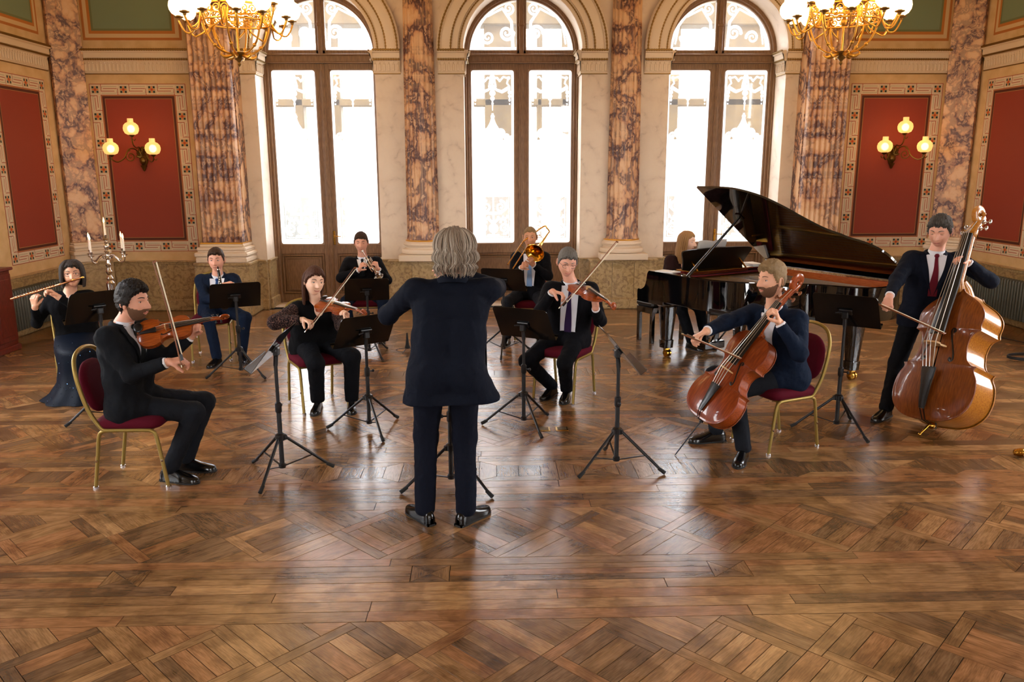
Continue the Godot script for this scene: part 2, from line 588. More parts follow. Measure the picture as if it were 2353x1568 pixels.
	for k in [["hair_dark", "#1b1512"], ["hair_brown", "#3a2618"], ["hair_auburn", "#4a2a1a"], ["hair_blond", "#9a7245"], ["hair_grey", "#8b7c6c"], ["hair_silver", "#b3a798"], ["hair_flutist", "#352d28"], ["hair_salt", "#6a6660"], ["hair_darkgrey", "#4a453f"], ["hair_straw", "#8d7350"], ["beard_brown", "#6b4b36"]]:
		var m := mat(k[0], Color(k[1]), 0.55)
		m.metallic_specular = 0.35
		m.heightmap_enabled = true
		m.heightmap_texture = M.weave
		m.heightmap_scale = 0.5
		m.uv1_triplanar = true
		m.uv1_scale = Vector3(22, 4, 22)
	mat("spectacle_frame", Color("#2a2326"), 0.3, 0.4)
	mat("lens_glass", Color(1, 1, 1, 0.08), 0.05)
	M.lens_glass.transparency = BaseMaterial3D.TRANSPARENCY_ALPHA
	# --- windows
	mat("clear_glass", Color(1, 1, 1, 0.06), 0.03)
	M.clear_glass.transparency = BaseMaterial3D.TRANSPARENCY_ALPHA
	for k in [["etched_pane", pane_print()], ["etched_fanlight", fan_print()]]:
		var m := mat(k[0], Color.WHITE, 0.55)
		m.albedo_texture = k[1]
		m.transparency = BaseMaterial3D.TRANSPARENCY_ALPHA
		m.backlight_enabled = true
		m.backlight = Color.WHITE
		m.texture_repeat = false
	# --- outside and sundries
	textured("loggia_stone", tint(pl.duplicate(), ramp([[0.0, "#3f3116"], [0.5, "#4a3b1d"], [1.0, "#564626"]])), Vector3(0.4, 0.4, 0.4), 0.8)
	mat("terrace", Color("#8f8a80"), 0.9)
	mat("hedge_green", Color("#262d1c"), 0.9)
	mat("radiator_grey", Color("#5b5f58"), 0.45, 0.2)
	mat("white_plastic", Color("#d9d7d2"), 0.4)
	mat("candle_wax", Color("#efe8da"), 0.5)
	M.candle_wax.subsurf_scatter_enabled = true
	M.candle_wax.subsurf_scatter_strength = 0.2
	var fl := mat("flame", Color("#ffd9a0"), 0.5)
	fl.emission_enabled = true
	fl.emission = Color("#ffc878")
	fl.emission_energy_multiplier = 22.0
	var gl := mat("lamp_globe_glow", Color("#fff1d8"), 0.3)
	gl.emission_enabled = true
	gl.emission = Color("#ffd9a0")
	gl.emission_energy_multiplier = 3.6
	var g2 := mat("sconce_globe_glow", Color("#f6dcae"), 0.3)
	g2.emission_enabled = true
	g2.emission = Color("#ffc572")
	g2.emission_energy_multiplier = 0.42
	g2.albedo_color.a = 0.62
	g2.roughness = 0.5
	g2.transparency = BaseMaterial3D.TRANSPARENCY_ALPHA
	var g3 := mat("bulb_glow", Color("#fff0d0"), 0.4)
	g3.emission_enabled = true
	g3.emission = Color("#ffdca0")
	g3.emission_energy_multiplier = 5.0

# the red field with its painted key-pattern border: 700 x 1235 points for 1.40 x 2.47 m
func panel_print() -> ImageTexture:
	var W := 700
	var Hh := 1235
	var im := Image.create(W, Hh, false, Image.FORMAT_RGB8)
	var ivory := Color("#d5c3a8")
	var red := Color("#9a3a24")
	im.fill(ivory)
	var bw := 82
	# red field and its dark band
	im.fill_rect(Rect2i(bw, bw, W - 2 * bw, Hh - 2 * bw), Color("#b07a45"))
	im.fill_rect(Rect2i(bw + 5, bw + 5, W - 2 * bw - 10, Hh - 2 * bw - 10), Color("#4f2015"))
	im.fill_rect(Rect2i(bw + 23, bw + 23, W - 2 * bw - 46, Hh - 2 * bw - 46), Color("#b08a52"))
	im.fill_rect(Rect2i(bw + 26, bw + 26, W - 2 * bw - 52, Hh - 2 * bw - 52), Color("#8c3524"))
	# lines of the border
	for e in [[0, 0, W, 4], [0, Hh - 4, W, 4], [0, 0, 4, Hh], [W - 4, 0, 4, Hh], [bw - 4, bw - 4, W - 2 * bw + 8, 4], [bw - 4, Hh - bw, W - 2 * bw + 8, 4], [bw - 4, bw - 4, 4, Hh - 2 * bw + 8], [W - bw, bw - 4, 4, Hh - 2 * bw + 8]]:
		im.fill_rect(Rect2i(e[0], e[1], e[2], e[3]), red)
	var nx := 3
	var ny := 6
	var px := (W - bw) / float(nx)
	var py := (Hh - bw) / float(ny)
	for a in nx + 1:
		for b in ny + 1:
			if a == 0 or a == nx or b == 0 or b == ny:
				_rosette(im, int(a * px), int(b * py), bw)
	for a in nx:
		for y in [0, Hh - bw]:
			_key(im, int(a * px) + bw, y, int(px) - bw, bw, false)
	for b in ny:
		for x in [0, W - bw]:
			_key(im, x, int(b * py) + bw, bw, int(py) - bw, true)
	return ImageTexture.create_from_image(im)

func _rosette(im: Image, x: int, y: int, s: int) -> void:
	var dark := Color("#20302a")
	im.fill_rect(Rect2i(x + 4, y + 4, s - 8, s - 8), Color("#cdbb9f"))
	var c := 15
	var o := 17
	im.fill_rect(Rect2i(x + o, y + o, s - 2 * o, s - 2 * o), Color("#b9a98c"))
	for q in [[0, 0], [1, 0], [0, 1], [1, 1]]:
		im.fill_rect(Rect2i(x + o + q[0] * (s - 2 * o - c), y + o + q[1] * (s - 2 * o - c), c, c), dark)
	im.fill_rect(Rect2i(x + s / 2 - 9, y + s / 2 - 9, 18, 18), Color("#c0521f"))
	im.fill_rect(Rect2i(x + s / 2 - 5, y + o, 10, s - 2 * o), Color("#c77a3a"))
	im.fill_rect(Rect2i(x + o, y + s / 2 - 5, s - 2 * o, 10), Color("#c77a3a"))
	im.fill_rect(Rect2i(x + s / 2 - 8, y + s / 2 - 8, 16, 16), Color("#b8481c"))

func _key(im: Image, x: int, y: int, w: int, h: int, upright: bool) -> void:
	var red := Color("#9a3a24")
	var grey := Color("#a8a088")
	var L := h if upright else w
	var B := w if upright else h
	# strokes in (along, across) of the run: two interlocked hooks
	var strokes := [
		[0, 0, 4, B * 0.62, red], [0, B * 0.62, L * 0.80, 4, red], [L * 0.14, B * 0.40, L * 0.80, 4, red], [L - 4, B * 0.40, 4, B * 0.60, red],
		[L * 0.05, B * 0.22, L * 0.90, 4, grey], [L * 0.05, B * 0.22, 4, B * 0.22, grey], [L * 0.05, B * 0.80, L * 0.88, 4, grey], [L * 0.92, B * 0.60, 4, B * 0.22, grey]]
	for s in strokes:
		var r := Rect2i(int(s[0]), int(s[1]), maxi(int(s[2]), 4), maxi(int(s[3]), 4))
		if upright: im.fill_rect(Rect2i(x + r.position.y, y + r.position.x, r.size.y, r.size.x), s[4])
		else: im.fill_rect(Rect2i(x + r.position.x, y + r.position.y, r.size.x, r.size.y), s[4])

# the green upper field in its orange lines: 1.42 x 1.9 m
func green_print() -> ImageTexture:
	var im := Image.create(284, 380, false, Image.FORMAT_RGB8)
	im.fill(Color("#b06c31"))
	im.fill_rect(Rect2i(7, 7, 270, 366), Color("#cdb083"))
	im.fill_rect(Rect2i(18, 18, 248, 344), Color("#b5702f"))
	im.fill_rect(Rect2i(26, 26, 232, 328), Color("#6c7450"))
	im.fill_rect(Rect2i(32, 32, 220, 316), Color("#77886c"))
	return ImageTexture.create_from_image(im)

# etched glass: opaque = ground (white), transparent = clear
func _dot(im: Image, x: float, y: float, r: float, c: Color) -> void:
	for yy in range(int(y - r), int(y + r) + 1):
		var q := r * r - (yy - y) * (yy - y)
		if q >= 0: im.fill_rect(Rect2i(int(x - sqrt(q)), yy, maxi(int(2 * sqrt(q)), 1), 1), c)

func _stroke(im: Image, pts: Array, r0: float, r1: float, c: Color) -> void:
	for k in pts.size() - 1:
		var a: Vector2 = pts[k]
		var b: Vector2 = pts[k + 1]
		var m := maxi(int(a.distance_to(b) / 1.5), 1)
		for s in m:
			var f := (k + float(s) / m) / (pts.size() - 1)
			var p := a.lerp(b, float(s) / m)
			_dot(im, p.x, p.y, lerpf(r0, r1, f), c)

func _volute(c: Vector2, r: float, a0: float, turns: float, s: float) -> Array:
	var out := []
	for k in 40:
		var f := k / 39.0
		var a := a0 + s * f * turns * TAU
		out.append(c + Vector2(cos(a), sin(a)) * r * (1.0 - 0.85 * f))
	return out

func pane_print() -> ImageTexture:
	var W := 264
	var Hh := 1024
	var im := Image.create(W, Hh, false, Image.FORMAT_RGBA8)
	var ice := Color(1, 1, 1, 1)
	var clear := Color(1, 1, 1, 0.03)
	im.fill(ice)
	var cx := W / 2.0
	# the upper clear field with the onion-shaped ground rising into it
	im.fill_rect(Rect2i(18, 30, W - 36, 350), clear)
	for y in range(330, 430):
		for side in [-1, 1]:
			var half: float = 96.0 - (y - 330) * 0.25
			var x0: float = cx + side * half - (0 if side < 0 else 24)
			if y > 380 and y < 404: im.fill_rect(Rect2i(int(x0), y, 22, 1), clear)
	_dot(im, cx, 392, 62, ice)
	for y in range(250, 350):
		var w := 6.0 + pow((y - 250) / 100.0, 2.0) * 44.0
		im.fill_rect(Rect2i(int(cx - w), y, int(2 * w), 1), ice)
	_dot(im, cx, 318, 22, ice)
	_dot(im, cx, 268, 12, ice)
	for side in [-1, 1]:
		_dot(im, cx + side * 48, 366, 30, ice)
		_stroke(im, _volute(Vector2(cx + side * 88, 384), 24, 0.0, 1.4, side), 6, 4, ice)
	# garland at the head
	for side in [-1, 1]:
		_dot(im, cx + side * 98, 48, 10, ice)
		_stroke(im, [Vector2(cx + side * 96, 52), Vector2(cx + side * 88, 78), Vector2(cx + side * 104, 96), Vector2(cx + side * 104, 180)], 5, 4, ice)
		_stroke(im, [Vector2(cx, 50), Vector2(cx + side * 30, 48), Vector2(cx + side * 44, 66), Vector2(cx + side * 66, 42), Vector2(cx + side * 96, 50)], 6, 5, ice)
		_stroke(im, [Vector2(cx, 86), Vector2(cx + side * 26, 116), Vector2(cx + side * 58, 126), Vector2(cx + side * 100, 104)], 5, 11, ice)
		_stroke(im, [Vector2(cx, 130), Vector2(cx + side * 20, 96), Vector2(cx + side * 12, 60)], 5, 6, ice)
		for q in 4: _dot(im, cx + side * 104, 130 + q * 22, 11 - q * 2.2, ice)
	for q in 6: _dot(im, cx, 44 + q * 30, [16, 9, 12, 18, 13, 7][q], ice)
	_stroke(im, [Vector2(cx, 50), Vector2(cx, 232)], 7, 3, ice)
	# the urn and scrolls at the foot
	im.fill_rect(Rect2i(26, 740, W - 52, 250), Color(1, 1, 1, 0.16))
	im.fill_rect(Rect2i(34, 740, 4, 244), ice)
	im.fill_rect(Rect2i(W - 38, 740, 4, 244), ice)
	im.fill_rect(Rect2i(34, 980, W - 68, 4), ice)
	_dot(im, cx, 930, 30, ice)
	_stroke(im, [Vector2(cx - 34, 972), Vector2(cx + 34, 972)], 6, 6, ice)
	_stroke(im, [Vector2(cx, 970), Vector2(cx, 740)], 9, 4, ice)
	for side in [-1, 1]:
		_stroke(im, _volute(Vector2(cx + side * 66, 930), 34, PI / 2, 1.6, -side), 8, 4, ice)
		_stroke(im, _volute(Vector2(cx + side * 46, 800), 36, -PI / 2, 1.6, side), 8, 4, ice)
		_stroke(im, [Vector2(cx, 900), Vector2(cx + side * 34, 870), Vector2(cx + side * 70, 880), Vector2(cx + side * 88, 850)], 9, 4, ice)
		_stroke(im, [Vector2(cx, 840), Vector2(cx + side * 46, 838), Vector2(cx + side * 86, 806), Vector2(cx + side * 84, 760)], 9, 4, ice)
		for q in 5: _dot(im, cx + side * (30 + q * 15), 862 + (q % 2) * 30, 8, ice)
	return ImageTexture.create_from_image(im)

func fan_print() -> ImageTexture:
	var W := 512
	var Hh := 256
	var im := Image.create(W, Hh, false, Image.FORMAT_RGBA8)
	var ice := Color(1, 1, 1, 1)
	im.fill(ice)
	_dot(im, 256, 256, 226, Color(1, 1, 1, 0.06))
	im.fill_rect(Rect2i(0, 236, W, 20), ice)
	for side in [-1, 1]:
		var c := 256.0
		_stroke(im, _volute(Vector2(c + side * 60, 60), 26, PI / 2, 1.5, side), 6, 3, ice)
		_stroke(im, _volute(Vector2(c + side * 70, 170), 34, 0, 1.6, -side), 8, 4, ice)
		_stroke(im, _volute(Vector2(c + side * 160, 190), 30, PI, 1.5, side), 7, 3, ice)
		_stroke(im, [Vector2(c + side * 40, 230), Vector2(c + side * 46, 120), Vector2(c + side * 90, 60), Vector2(c + side * 160, 96)], 8, 4, ice)
		_stroke(im, [Vector2(c + side * 100, 44), Vector2(c + side * 150, 70), Vector2(c + side * 196, 130), Vector2(c + side * 214, 220)], 5, 4, ice)
	return ImageTexture.create_from_image(im)

# ---------------------------------------------------------------- the room
const WX := [-2.56, 0.51, 3.58]     # window centres
const AW := 0.88                    # half width of an opening
const AY := 3.85                    # springing of the arches
const DEEP := 0.75                  # thickness of the window wall
const ZD := -12.95                  # door plane

func build_room() -> void:
	var wall := struct("wall_back", "marble window wall with three tall arches, fluted columns and gilded mouldings", "wall")
	var flank := struct("wall_left", "cream side wall with red painted panel above the grey radiator by the flutist", "wall")
	var right := struct("wall_right", "cream side wall with red painted panel behind the double bass scroll", "wall")
	var rear := struct("wall_front", "cream wall with arched windows opposite the ensemble", "wall")
	# ---- window wall: piers, spandrels, arches
	var xs := [-4.4]
	for x in WX: xs.append_array([x - AW, x + AW])
	xs.append(5.42)
	for k in range(0, 8, 2):
		var b := MB.new()
		b.box(V(xs[k + 1] - xs[k], HC, DEEP), V((xs[k] + xs[k + 1]) / 2, HC / 2, ZB - DEEP / 2))
		part("pier", b, M.white_marble, wall)
	for x in WX:
		var p := PackedVector2Array([Vector2(x + AW, HC), Vector2(x - AW, HC)])
		for k in 25:
			var a := PI - PI * k / 24
			p.append(Vector2(x + cos(a) * AW, AY + sin(a) * AW))
		var b := MB.new()
		b.prism(p, ZB - DEEP, ZB)
		part("spandrel", b, M.white_marble, wall)
		# archivolt
		var prof := [[0.88, 0.0], [0.88, 0.035], [0.91, 0.05], [0.96, 0.05], [0.965, 0.07], [1.06, 0.07], [1.07, 0.09], [1.20, 0.09], [1.215, 0.12], [1.25, 0.12], [1.27, 0.09], [1.27, 0.0]]
		var rows := []
		for k in 41:
			var a := PI * k / 40
			var row := PackedVector3Array()
			for q in prof: row.append(V(x + cos(a) * q[0], AY + sin(a) * q[0], ZB + q[1]))
			rows.append(row)
		var m := MB.new()
		m.grid(rows, false, 30.0)
		var arch := part("archivolt", m, M.ivory_trim, wall)
		for q in [[0.935, 0.055, 0.013], [1.065, 0.082, 0.017], [1.232, 0.122, 0.016]]:
			var pts := []
			var rr := []
			for k in 161:
				var a := PI * k / 160
				pts.append(V(x + cos(a) * q[0], AY + sin(a) * q[0], ZB + q[1]))
				rr.append(q[2] * (1.0 if k % 2 == 0 else 0.55))
			var g := MB.new()
			g.tube(pts, rr, 6)
			part("gilded_bead", g, M.gilt, arch)
	# ---- bays beside the window wall
	for s in [-1, 1]:
		var x0: float = XL - 0.4 if s < 0 else 5.42
		var x1: float = -4.4 if s < 0 else XR + 0.4
		var b := MB.new()
		b.box(V(x1 - x0, HC, 0.4), V((x0 + x1) / 2, HC / 2, ZB - 0.2))
		part("bay", b, M.cream_wall, wall)
		var cx: float = -5.17 if s < 0 else 6.17
		painted(wall, Transform3D(Basis(), V(cx, 0, ZB)), 1.40)
		moulding(wall, Transform3D(Basis(), V(-5.28 if s < 0 else 6.28, 0, ZB)), 1.86)
		dado(wall, Transform3D(Basis(), V(-5.28 if s < 0 else 6.28, 0, ZB)), 1.86, 0.07, 3)
	# ---- corner piers with fluted pilasters, and smooth marble in the corners
	for s in [-1, 1]:
		pilaster(wall, XC + s * 4.47, s)
		corner(wall, s)
	# ---- columns between the windows
	for k in 2:
		column(wall, (WX[k] + WX[k + 1]) / 2.0)
	# imposts beside every opening
	for x in WX:
		for s in [-1, 1]:
			var run := 0.40
			moulding(wall, Transform3D(Basis(), V(x + s * (AW + run / 2 - 0.02), 0, ZB)), run)
			# the return into the reveal
			moulding(wall, Transform3D(Basis(Vector3.UP, -s * PI / 2), V(x + s * AW, 0, ZB - 0.19)), 0.40)
			dado(wall, Transform3D(Basis(), V(x + s * (AW + 0.17), 0, ZB)), 0.34, 0.06, 1)
			dado(wall, Transform3D(Basis(Vector3.UP, -s * PI / 2), V(x + s * AW, 0, ZB - 0.22)), 0.44, 0.02, 1)
	entablature(wall)
	# ---- side walls
	for s in [-1, 1]:
		var w: Node3D = flank if s < 0 else right
		var x: float = XL if s < 0 else XR
		var turn := Basis(Vector3.UP, PI / 2 if s < 0 else -PI / 2)     # local +z looks into the room
		var len_ := ZF - ZB
		var mid := (ZF + ZB) / 2
		var holes := []
		for z in [-6.6, -2.6]:
			holes.append([(z - mid) * (1.0 if s > 0 else -1.0), 1.7, 0.9, 4.6])
		openings(w, Transform3D(turn, V(x, 0, mid)), len_ + 0.8, holes, M.cream_wall)
		for z in [-11.23, -9.45]:
			painted(w, Transform3D(turn, V(x, 0, z)), 1.31)
		moulding(w, Transform3D(turn, V(x, 0, -10.02)), 4.0)
		dado(w, Transform3D(turn, V(x, 0, -10.02)), 4.0, 0.07, 5)
		for q in 2:
			plain_window(Transform3D(turn, V(x, 0, [-6.6, -2.6][q])), 1.7, 0.9, 4.6, "tall clear window in the %s side wall, the one %s" % ["left" if s < 0 else "right", ["beside the ensemble", "beside the camera"][q]])
	# ---- wall behind the camera
	var rt := Basis(Vector3.UP, PI)
	openings(rear, Transform3D(rt, V(XC, 0, ZF)), XR - XL + 0.8, [[-3.2, 1.8, 0.9, 4.7], [3.2, 1.8, 0.9, 4.7]], M.cream_wall)
	for q in 2:
		plain_window(Transform3D(rt, V(XC + [3.2, -3.2][q], 0, ZF)), 1.8, 0.9, 4.7, "tall clear window in the wall facing the ensemble, the %s one" % ["right", "left"][q])
	# ---- ceiling
	var ceil := struct("ceiling", "plain cream plaster ceiling", "ceiling")
	var cb := MB.new()
	cb.box(V(XR - XL + 0.8, 0.3, ZF - ZB + 1.6), V(XC, HC + 0.15, (ZF + ZB) / 2))
	part("slab", cb, M.ceiling_paint, ceil)
	# ---- the french windows
	for k in 3: french_window(k)
	outside()

# the boards and stone round rectangular openings; hole = [middle, width, bottom, top]
func openings(parent: Node3D, xf: Transform3D, length: float, holes: Array, m: Material) -> void:
	holes.sort_custom(func(a, b): return a[0] < b[0])
	var x := -length / 2
	for h in holes + [[length / 2, 0.0, 0.0, 0.0]]:
		var x1: float = h[0] - h[1] / 2
		var b := MB.new()
		b.box(V(x1 - x, HC, 0.4), V((x + x1) / 2, HC / 2, -0.2))
		part("wall_section", b, m, parent, xf)
		if h[1] > 0:
			b = MB.new()
			b.box(V(h[1], HC - h[3], 0.4), V(h[0], (HC + h[3]) / 2, -0.2))
			part("lintel", b, m, parent, xf)
			b = MB.new()
			b.box(V(h[1], h[2], 0.4), V(h[0], h[2] / 2, -0.2))
			part("apron", b, m, parent, xf)
		x = h[0] + h[1] / 2

func plain_window(xf: Transform3D, w: float, y0: float, y1: float, label: String) -> void:
	var o := struct("window_%d" % (4 + names.get("plain_windows", 0)), label, "window")
	names["plain_windows"] = names.get("plain_windows", 0) + 1
	o.transform = xf
	var b := MB.new()
	for s in [-1, 1]:
		b.box(V(0.09, y1 - y0, 0.1), V(s * (w / 2 - 0.045), (y0 + y1) / 2, -0.25), 0.01)
	for y in [y0 + 0.045, y1 - 0.045, y0 + (y1 - y0) * 0.7]:
		b.box(V(w, 0.09, 0.1), V(0, y, -0.25), 0.01)
	b.box(V(0.08, y1 - y0, 0.09), V(0, (y0 + y1) / 2, -0.25), 0.01)
	part("frame", b, M.door_oak, o)
	for s in [-1, 1]:
		var p := MB.new()
		p.box(V(w / 2 - 0.1, y1 - y0 - 0.12, 0.006), V(s * w / 4, (y0 + y1) / 2, -0.25))
		part("pane", p, M.clear_glass, o)

# the painted red panel and the green field above it; local z = 0 is the wall face
func painted(parent: Node3D, xf: Transform3D, w: float) -> void:
	var b := MB.new()
	b.quad(V(-w / 2, 0.91, 0.004), V(w / 2, 0.91, 0.004), V(w / 2, 3.374, 0.004), V(-w / 2, 3.374, 0.004))
	_back(b, w, 0.91, 3.374)
	part("painted_panel", b, M.painted_panel, parent, xf)
	b = MB.new()
	b.quad(V(-w / 2 - 0.01, 3.98, 0.004), V(w / 2 + 0.01, 3.98, 0.004), V(w / 2 + 0.01, 5.88, 0.004), V(-w / 2 - 0.01, 5.88, 0.004))
	_back(b, w + 0.02, 3.98, 5.88)
	part("painted_field", b, M.painted_frieze_panel, parent, xf)

func _back(b: MB, w: float, y0: float, y1: float) -> void:
	b.quad(V(w / 2, y0, 0.0), V(-w / 2, y0, 0.0), V(-w / 2, y1, 0.0), V(w / 2, y1, 0.0))

# the gilded string course at the height of the imposts: local x runs along the wall, +z into the room
func moulding(parent: Node3D, xf: Transform3D, length: float) -> void:
	var prof := [[0.0, 3.515], [0.012, 3.515], [0.012, 3.535], [0.02, 3.54], [0.02, 3.69], [0.045, 3.70], [0.05, 3.725], [0.06, 3.735], [0.06, 3.80], [0.085, 3.815], [0.085, 3.85], [0.0, 3.85]]
	var h := length / 2
	var b := MB.new()
	var r0 := PackedVector3Array()
	var r1 := PackedVector3Array()
	for q in prof:
		r0.append(V(-h, q[1], q[0]))
		r1.append(V(h, q[1], q[0]))
	b.grid([r0, r1], false, 20.0)
	b.cap(r0, Vector3.LEFT)
	b.cap(r1, Vector3.RIGHT)
	var body := part("string_course", b, M.ivory_trim, parent, xf)
	# tongues of the frieze, too small to tell apart singly
	b = MB.new()
	var nt := maxi(int(length / 0.058), 2)
	var pitch := length / nt
	for k in nt:
		var x := -h + pitch * (k + 0.5)
		b.box(V(pitch * 0.55, 0.10, 0.014), V(x, 3.60, 0.026), 0.006)
		b.box(V(pitch * 0.30, 0.022, 0.014), V(x, 3.668, 0.026), 0.006)
	var t := part("tongues", b, M.ivory_trim, body)
	t.set_meta("kind", "stuff")
	b = MB.new()
	var pts := []
	var rr := []
	var nb := maxi(int(length / 0.034), 3) * 2
	for k in nb + 1:
		pts.append(V(-h + length * k / nb, 3.712, 0.056))
		rr.append(0.016 if k % 2 == 1 else 0.007)
	b.tube(pts, rr, 6)
	pts = []
	rr = []
	for k in nb + 1:
		pts.append(V(-h + length * k / nb, 3.842, 0.085))
		rr.append(0.019 if k % 2 == 1 else 0.013)
	b.tube(pts, rr, 6)
	part("gilded_bead", b, M.gilt, body)
	b = MB.new()
	b.box(V(length, 0.012, 0.02), V(0, 3.512, 0.01))
	part("dark_fillet", b, M.gilt, body)

# stone wainscot in slabs with a cap and a plinth
func dado(parent: Node3D, xf: Transform3D, length: float, proud: float, slabs: int) -> void:
	var w := length / slabs
	for k in slabs:
		var b := MB.new()
		b.box(V(w - 0.003, 0.56, proud), V(-length / 2 + w * (k + 0.5), 0.44, proud / 2), 0.002)
		part("dado_slab", b, M.dado_stone, parent, xf)
	var b := MB.new()
	b.box(V(length, 0.17, proud + 0.03), V(0, 0.085, (proud + 0.03) / 2), 0.012)
	part("plinth_course", b, M.dado_stone, parent, xf)
	b = MB.new()
	b.box(V(length, 0.03, proud + 0.012), V(0, 0.735, (proud + 0.012) / 2), 0.004)
	b.box(V(length, 0.022, proud + 0.03), V(0, 0.761, (proud + 0.03) / 2), 0.006)
	part("dado_cap", b, M.dado_stone, parent, xf)

func fluted_ring(c: Vector3, r: float, flutes := 20, depth := 0.07) -> PackedVector3Array:
	var ring := PackedVector3Array()
	var per := 6
	for k in flutes * per:
		var a := -TAU * k / (flutes * per)
		var f := (k % per) / float(per)
		var q := r * (1.0 - depth * sin(PI * clampf((f - 0.12) / 0.76, 0.0, 1.0)))
		ring.append(c + V(cos(a) * q, 0, sin(a) * q))
	return ring

func column(wall: Node3D, x: float) -> void:
	var at := V(x, 0, ZB - 0.03)
	var o := Node3D.new()
	o.name = "column"
	wall.add_child(o, true)
	o.position = at
	var rows := []
	for q in [[1.07, 0.268], [1.10, 0.262], [1.13, 0.256], [2.2, 0.250], [3.4, 0.240], [4.4, 0.226], [5.2, 0.215]]:
		rows.append(fluted_ring(V(0, q[0], 0), q[1]))
	var b := MB.new()
	b.grid(rows, true, 50.0)
	part("shaft", b, M.breccia, o)
	b = MB.new()
	b.lathe([Vector2(0.30, 0.86), Vector2(0.335, 0.868), Vector2(0.345, 0.90), Vector2(0.335, 0.932), Vector2(0.30, 0.94), Vector2(0.285, 0.955), Vector2(0.29, 0.975), Vector2(0.31, 0.985), Vector2(0.318, 1.005), Vector2(0.31, 1.03), Vector2(0.285, 1.04), Vector2(0.278, 1.052)], 40)
	part("base", b, M.ivory_trim, o)
	b = MB.new()
	b.lathe([Vector2(0.278, 1.05), Vector2(0.282, 1.06), Vector2(0.278, 1.072)], 40)
	part("gilded_ring", b, M.bright_gilt, o)
	b = MB.new()
	b.box(V(0.72, 0.095, 0.72), V(0, 0.812, 0), 0.006)
	part("plinth", b, M.ivory_trim, o)
	b = MB.new()
	b.lathe([Vector2(0.215, 5.2), Vector2(0.235, 5.22), Vector2(0.22, 5.26), Vector2(0.25, 5.42), Vector2(0.33, 5.52), Vector2(0.33, 5.56)], 32)
	b.box(V(0.72, 0.08, 0.72), V(0, 5.60, 0), 0.01)
	part("capital", b, M.gilt, o)
	# pedestal of three stone slabs
	for k in 3:
		b = MB.new()
		b.box(V(0.337, 0.56, 0.62), V((k - 1) * 0.34, 0.44, -0.04), 0.003)
		part("pedestal_slab", b, M.dado_stone, o)
	b = MB.new()
	b.box(V(1.08, 0.17, 0.68), V(0, 0.085, -0.04), 0.014)
	part("pedestal_foot", b, M.dado_stone, o)
	b = MB.new()
	b.box(V(1.05, 0.03, 0.64), V(0, 0.735, -0.04), 0.004)
	b.box(V(1.08, 0.022, 0.67), V(0, 0.757, -0.04), 0.006)
	part("pedestal_cap", b, M.dado_stone, o)

# the broad fluted pilaster on its corner pier
func pilaster(wall: Node3D, x: float, s: int) -> void:
	var o := Node3D.new()
	o.name = "corner_pier"
	wall.add_child(o, true)
	o.position = V(x, 0, ZB)
	var b := MB.new()
	b.box(V(0.62, HC - 0.8, 0.30), V(0, HC / 2 + 0.4, 0.15))
	part("pier_body", b, M.breccia, o)
	# outline of the fluted face, seen from above: x across, y forward
	var p := PackedVector2Array([Vector2(0.30, 0.0), Vector2(0.30, 0.40), Vector2(0.285, 0.42)])
	var nf := 7
	for k in nf:
		var x0 := 0.275 - 0.55 * k / nf
		var x1 := 0.275 - 0.55 * (k + 1) / nf
		p.append(Vector2(x0 - 0.006, 0.45))
		for q in 5:
			var f := (q + 0.5) / 5.0
			p.append(Vector2(lerpf(x0 - 0.010, x1 + 0.010, f), 0.45 - 0.028 * sin(PI * f)))
		p.append(Vector2(x1 + 0.006, 0.45))
	p.append_array([Vector2(-0.285, 0.42), Vector2(-0.30, 0.40), Vector2(-0.30, 0.0)])
	var rows := []
	for y in [1.08, 2.4, 4.2, 5.3]:
		var ring := PackedVector3Array()
		var sc: float = 1.0 - (y - 1.08) * 0.012
		for q in p: ring.append(V(q.x * sc, y, q.y))
		rows.append(ring)
	b = MB.new()
	b.grid(rows, true, 45.0, true)
	part("shaft", b, M.breccia, o)
	# mouldings of the base: rectangles with a cut corner, stacked
	var stack := [[0.375, 0.545, 0.785, 0.86], [0.365, 0.535, 0.86, 0.875], [0.39, 0.555, 0.875, 0.935], [0.345, 0.505, 0.935, 0.96], [0.36, 0.52, 0.96, 1.01], [0.325, 0.485, 1.01, 1.055]]
	for q in stack:
		b = MB.new()
		b.box(V(q[0] * 2, q[3] - q[2], q[1]), V(0, (q[2] + q[3]) / 2, q[1] / 2), 0.014 if q[3] - q[2] > 0.03 else 0.004)
		part("base_moulding", b, M.ivory_trim, o)
	b = MB.new()
	b.box(V(0.63, 0.022, 0.475), V(0, 1.068, 0.2375), 0.006)
	part("gilded_fillet", b, M.bright_gilt, o)
	for k in 2:
		b = MB.new()
		b.box(V(0.397, 0.58, 0.54), V((k - 0.5) * 0.40, 0.45, 0.27), 0.004)
		part("pedestal_slab", b, M.dado_stone, o)
	b = MB.new()
	b.box(V(0.88, 0.17, 0.58), V(0, 0.085, 0.29), 0.016)
	part("pedestal_foot", b, M.dado_stone, o)
	b = MB.new()
	b.box(V(0.83, 0.045, 0.56), V(0, 0.762, 0.28), 0.008)
	part("pedestal_cap", b, M.dado_stone, o)
	b = MB.new()
	b.box(V(0.66, 0.25, 0.5), V(0, 5.42, 0.25), 0.03)
	b.box(V(0.76, 0.12, 0.56), V(0, 5.6, 0.28), 0.02)
	part("capital", b, M.gilt, o)

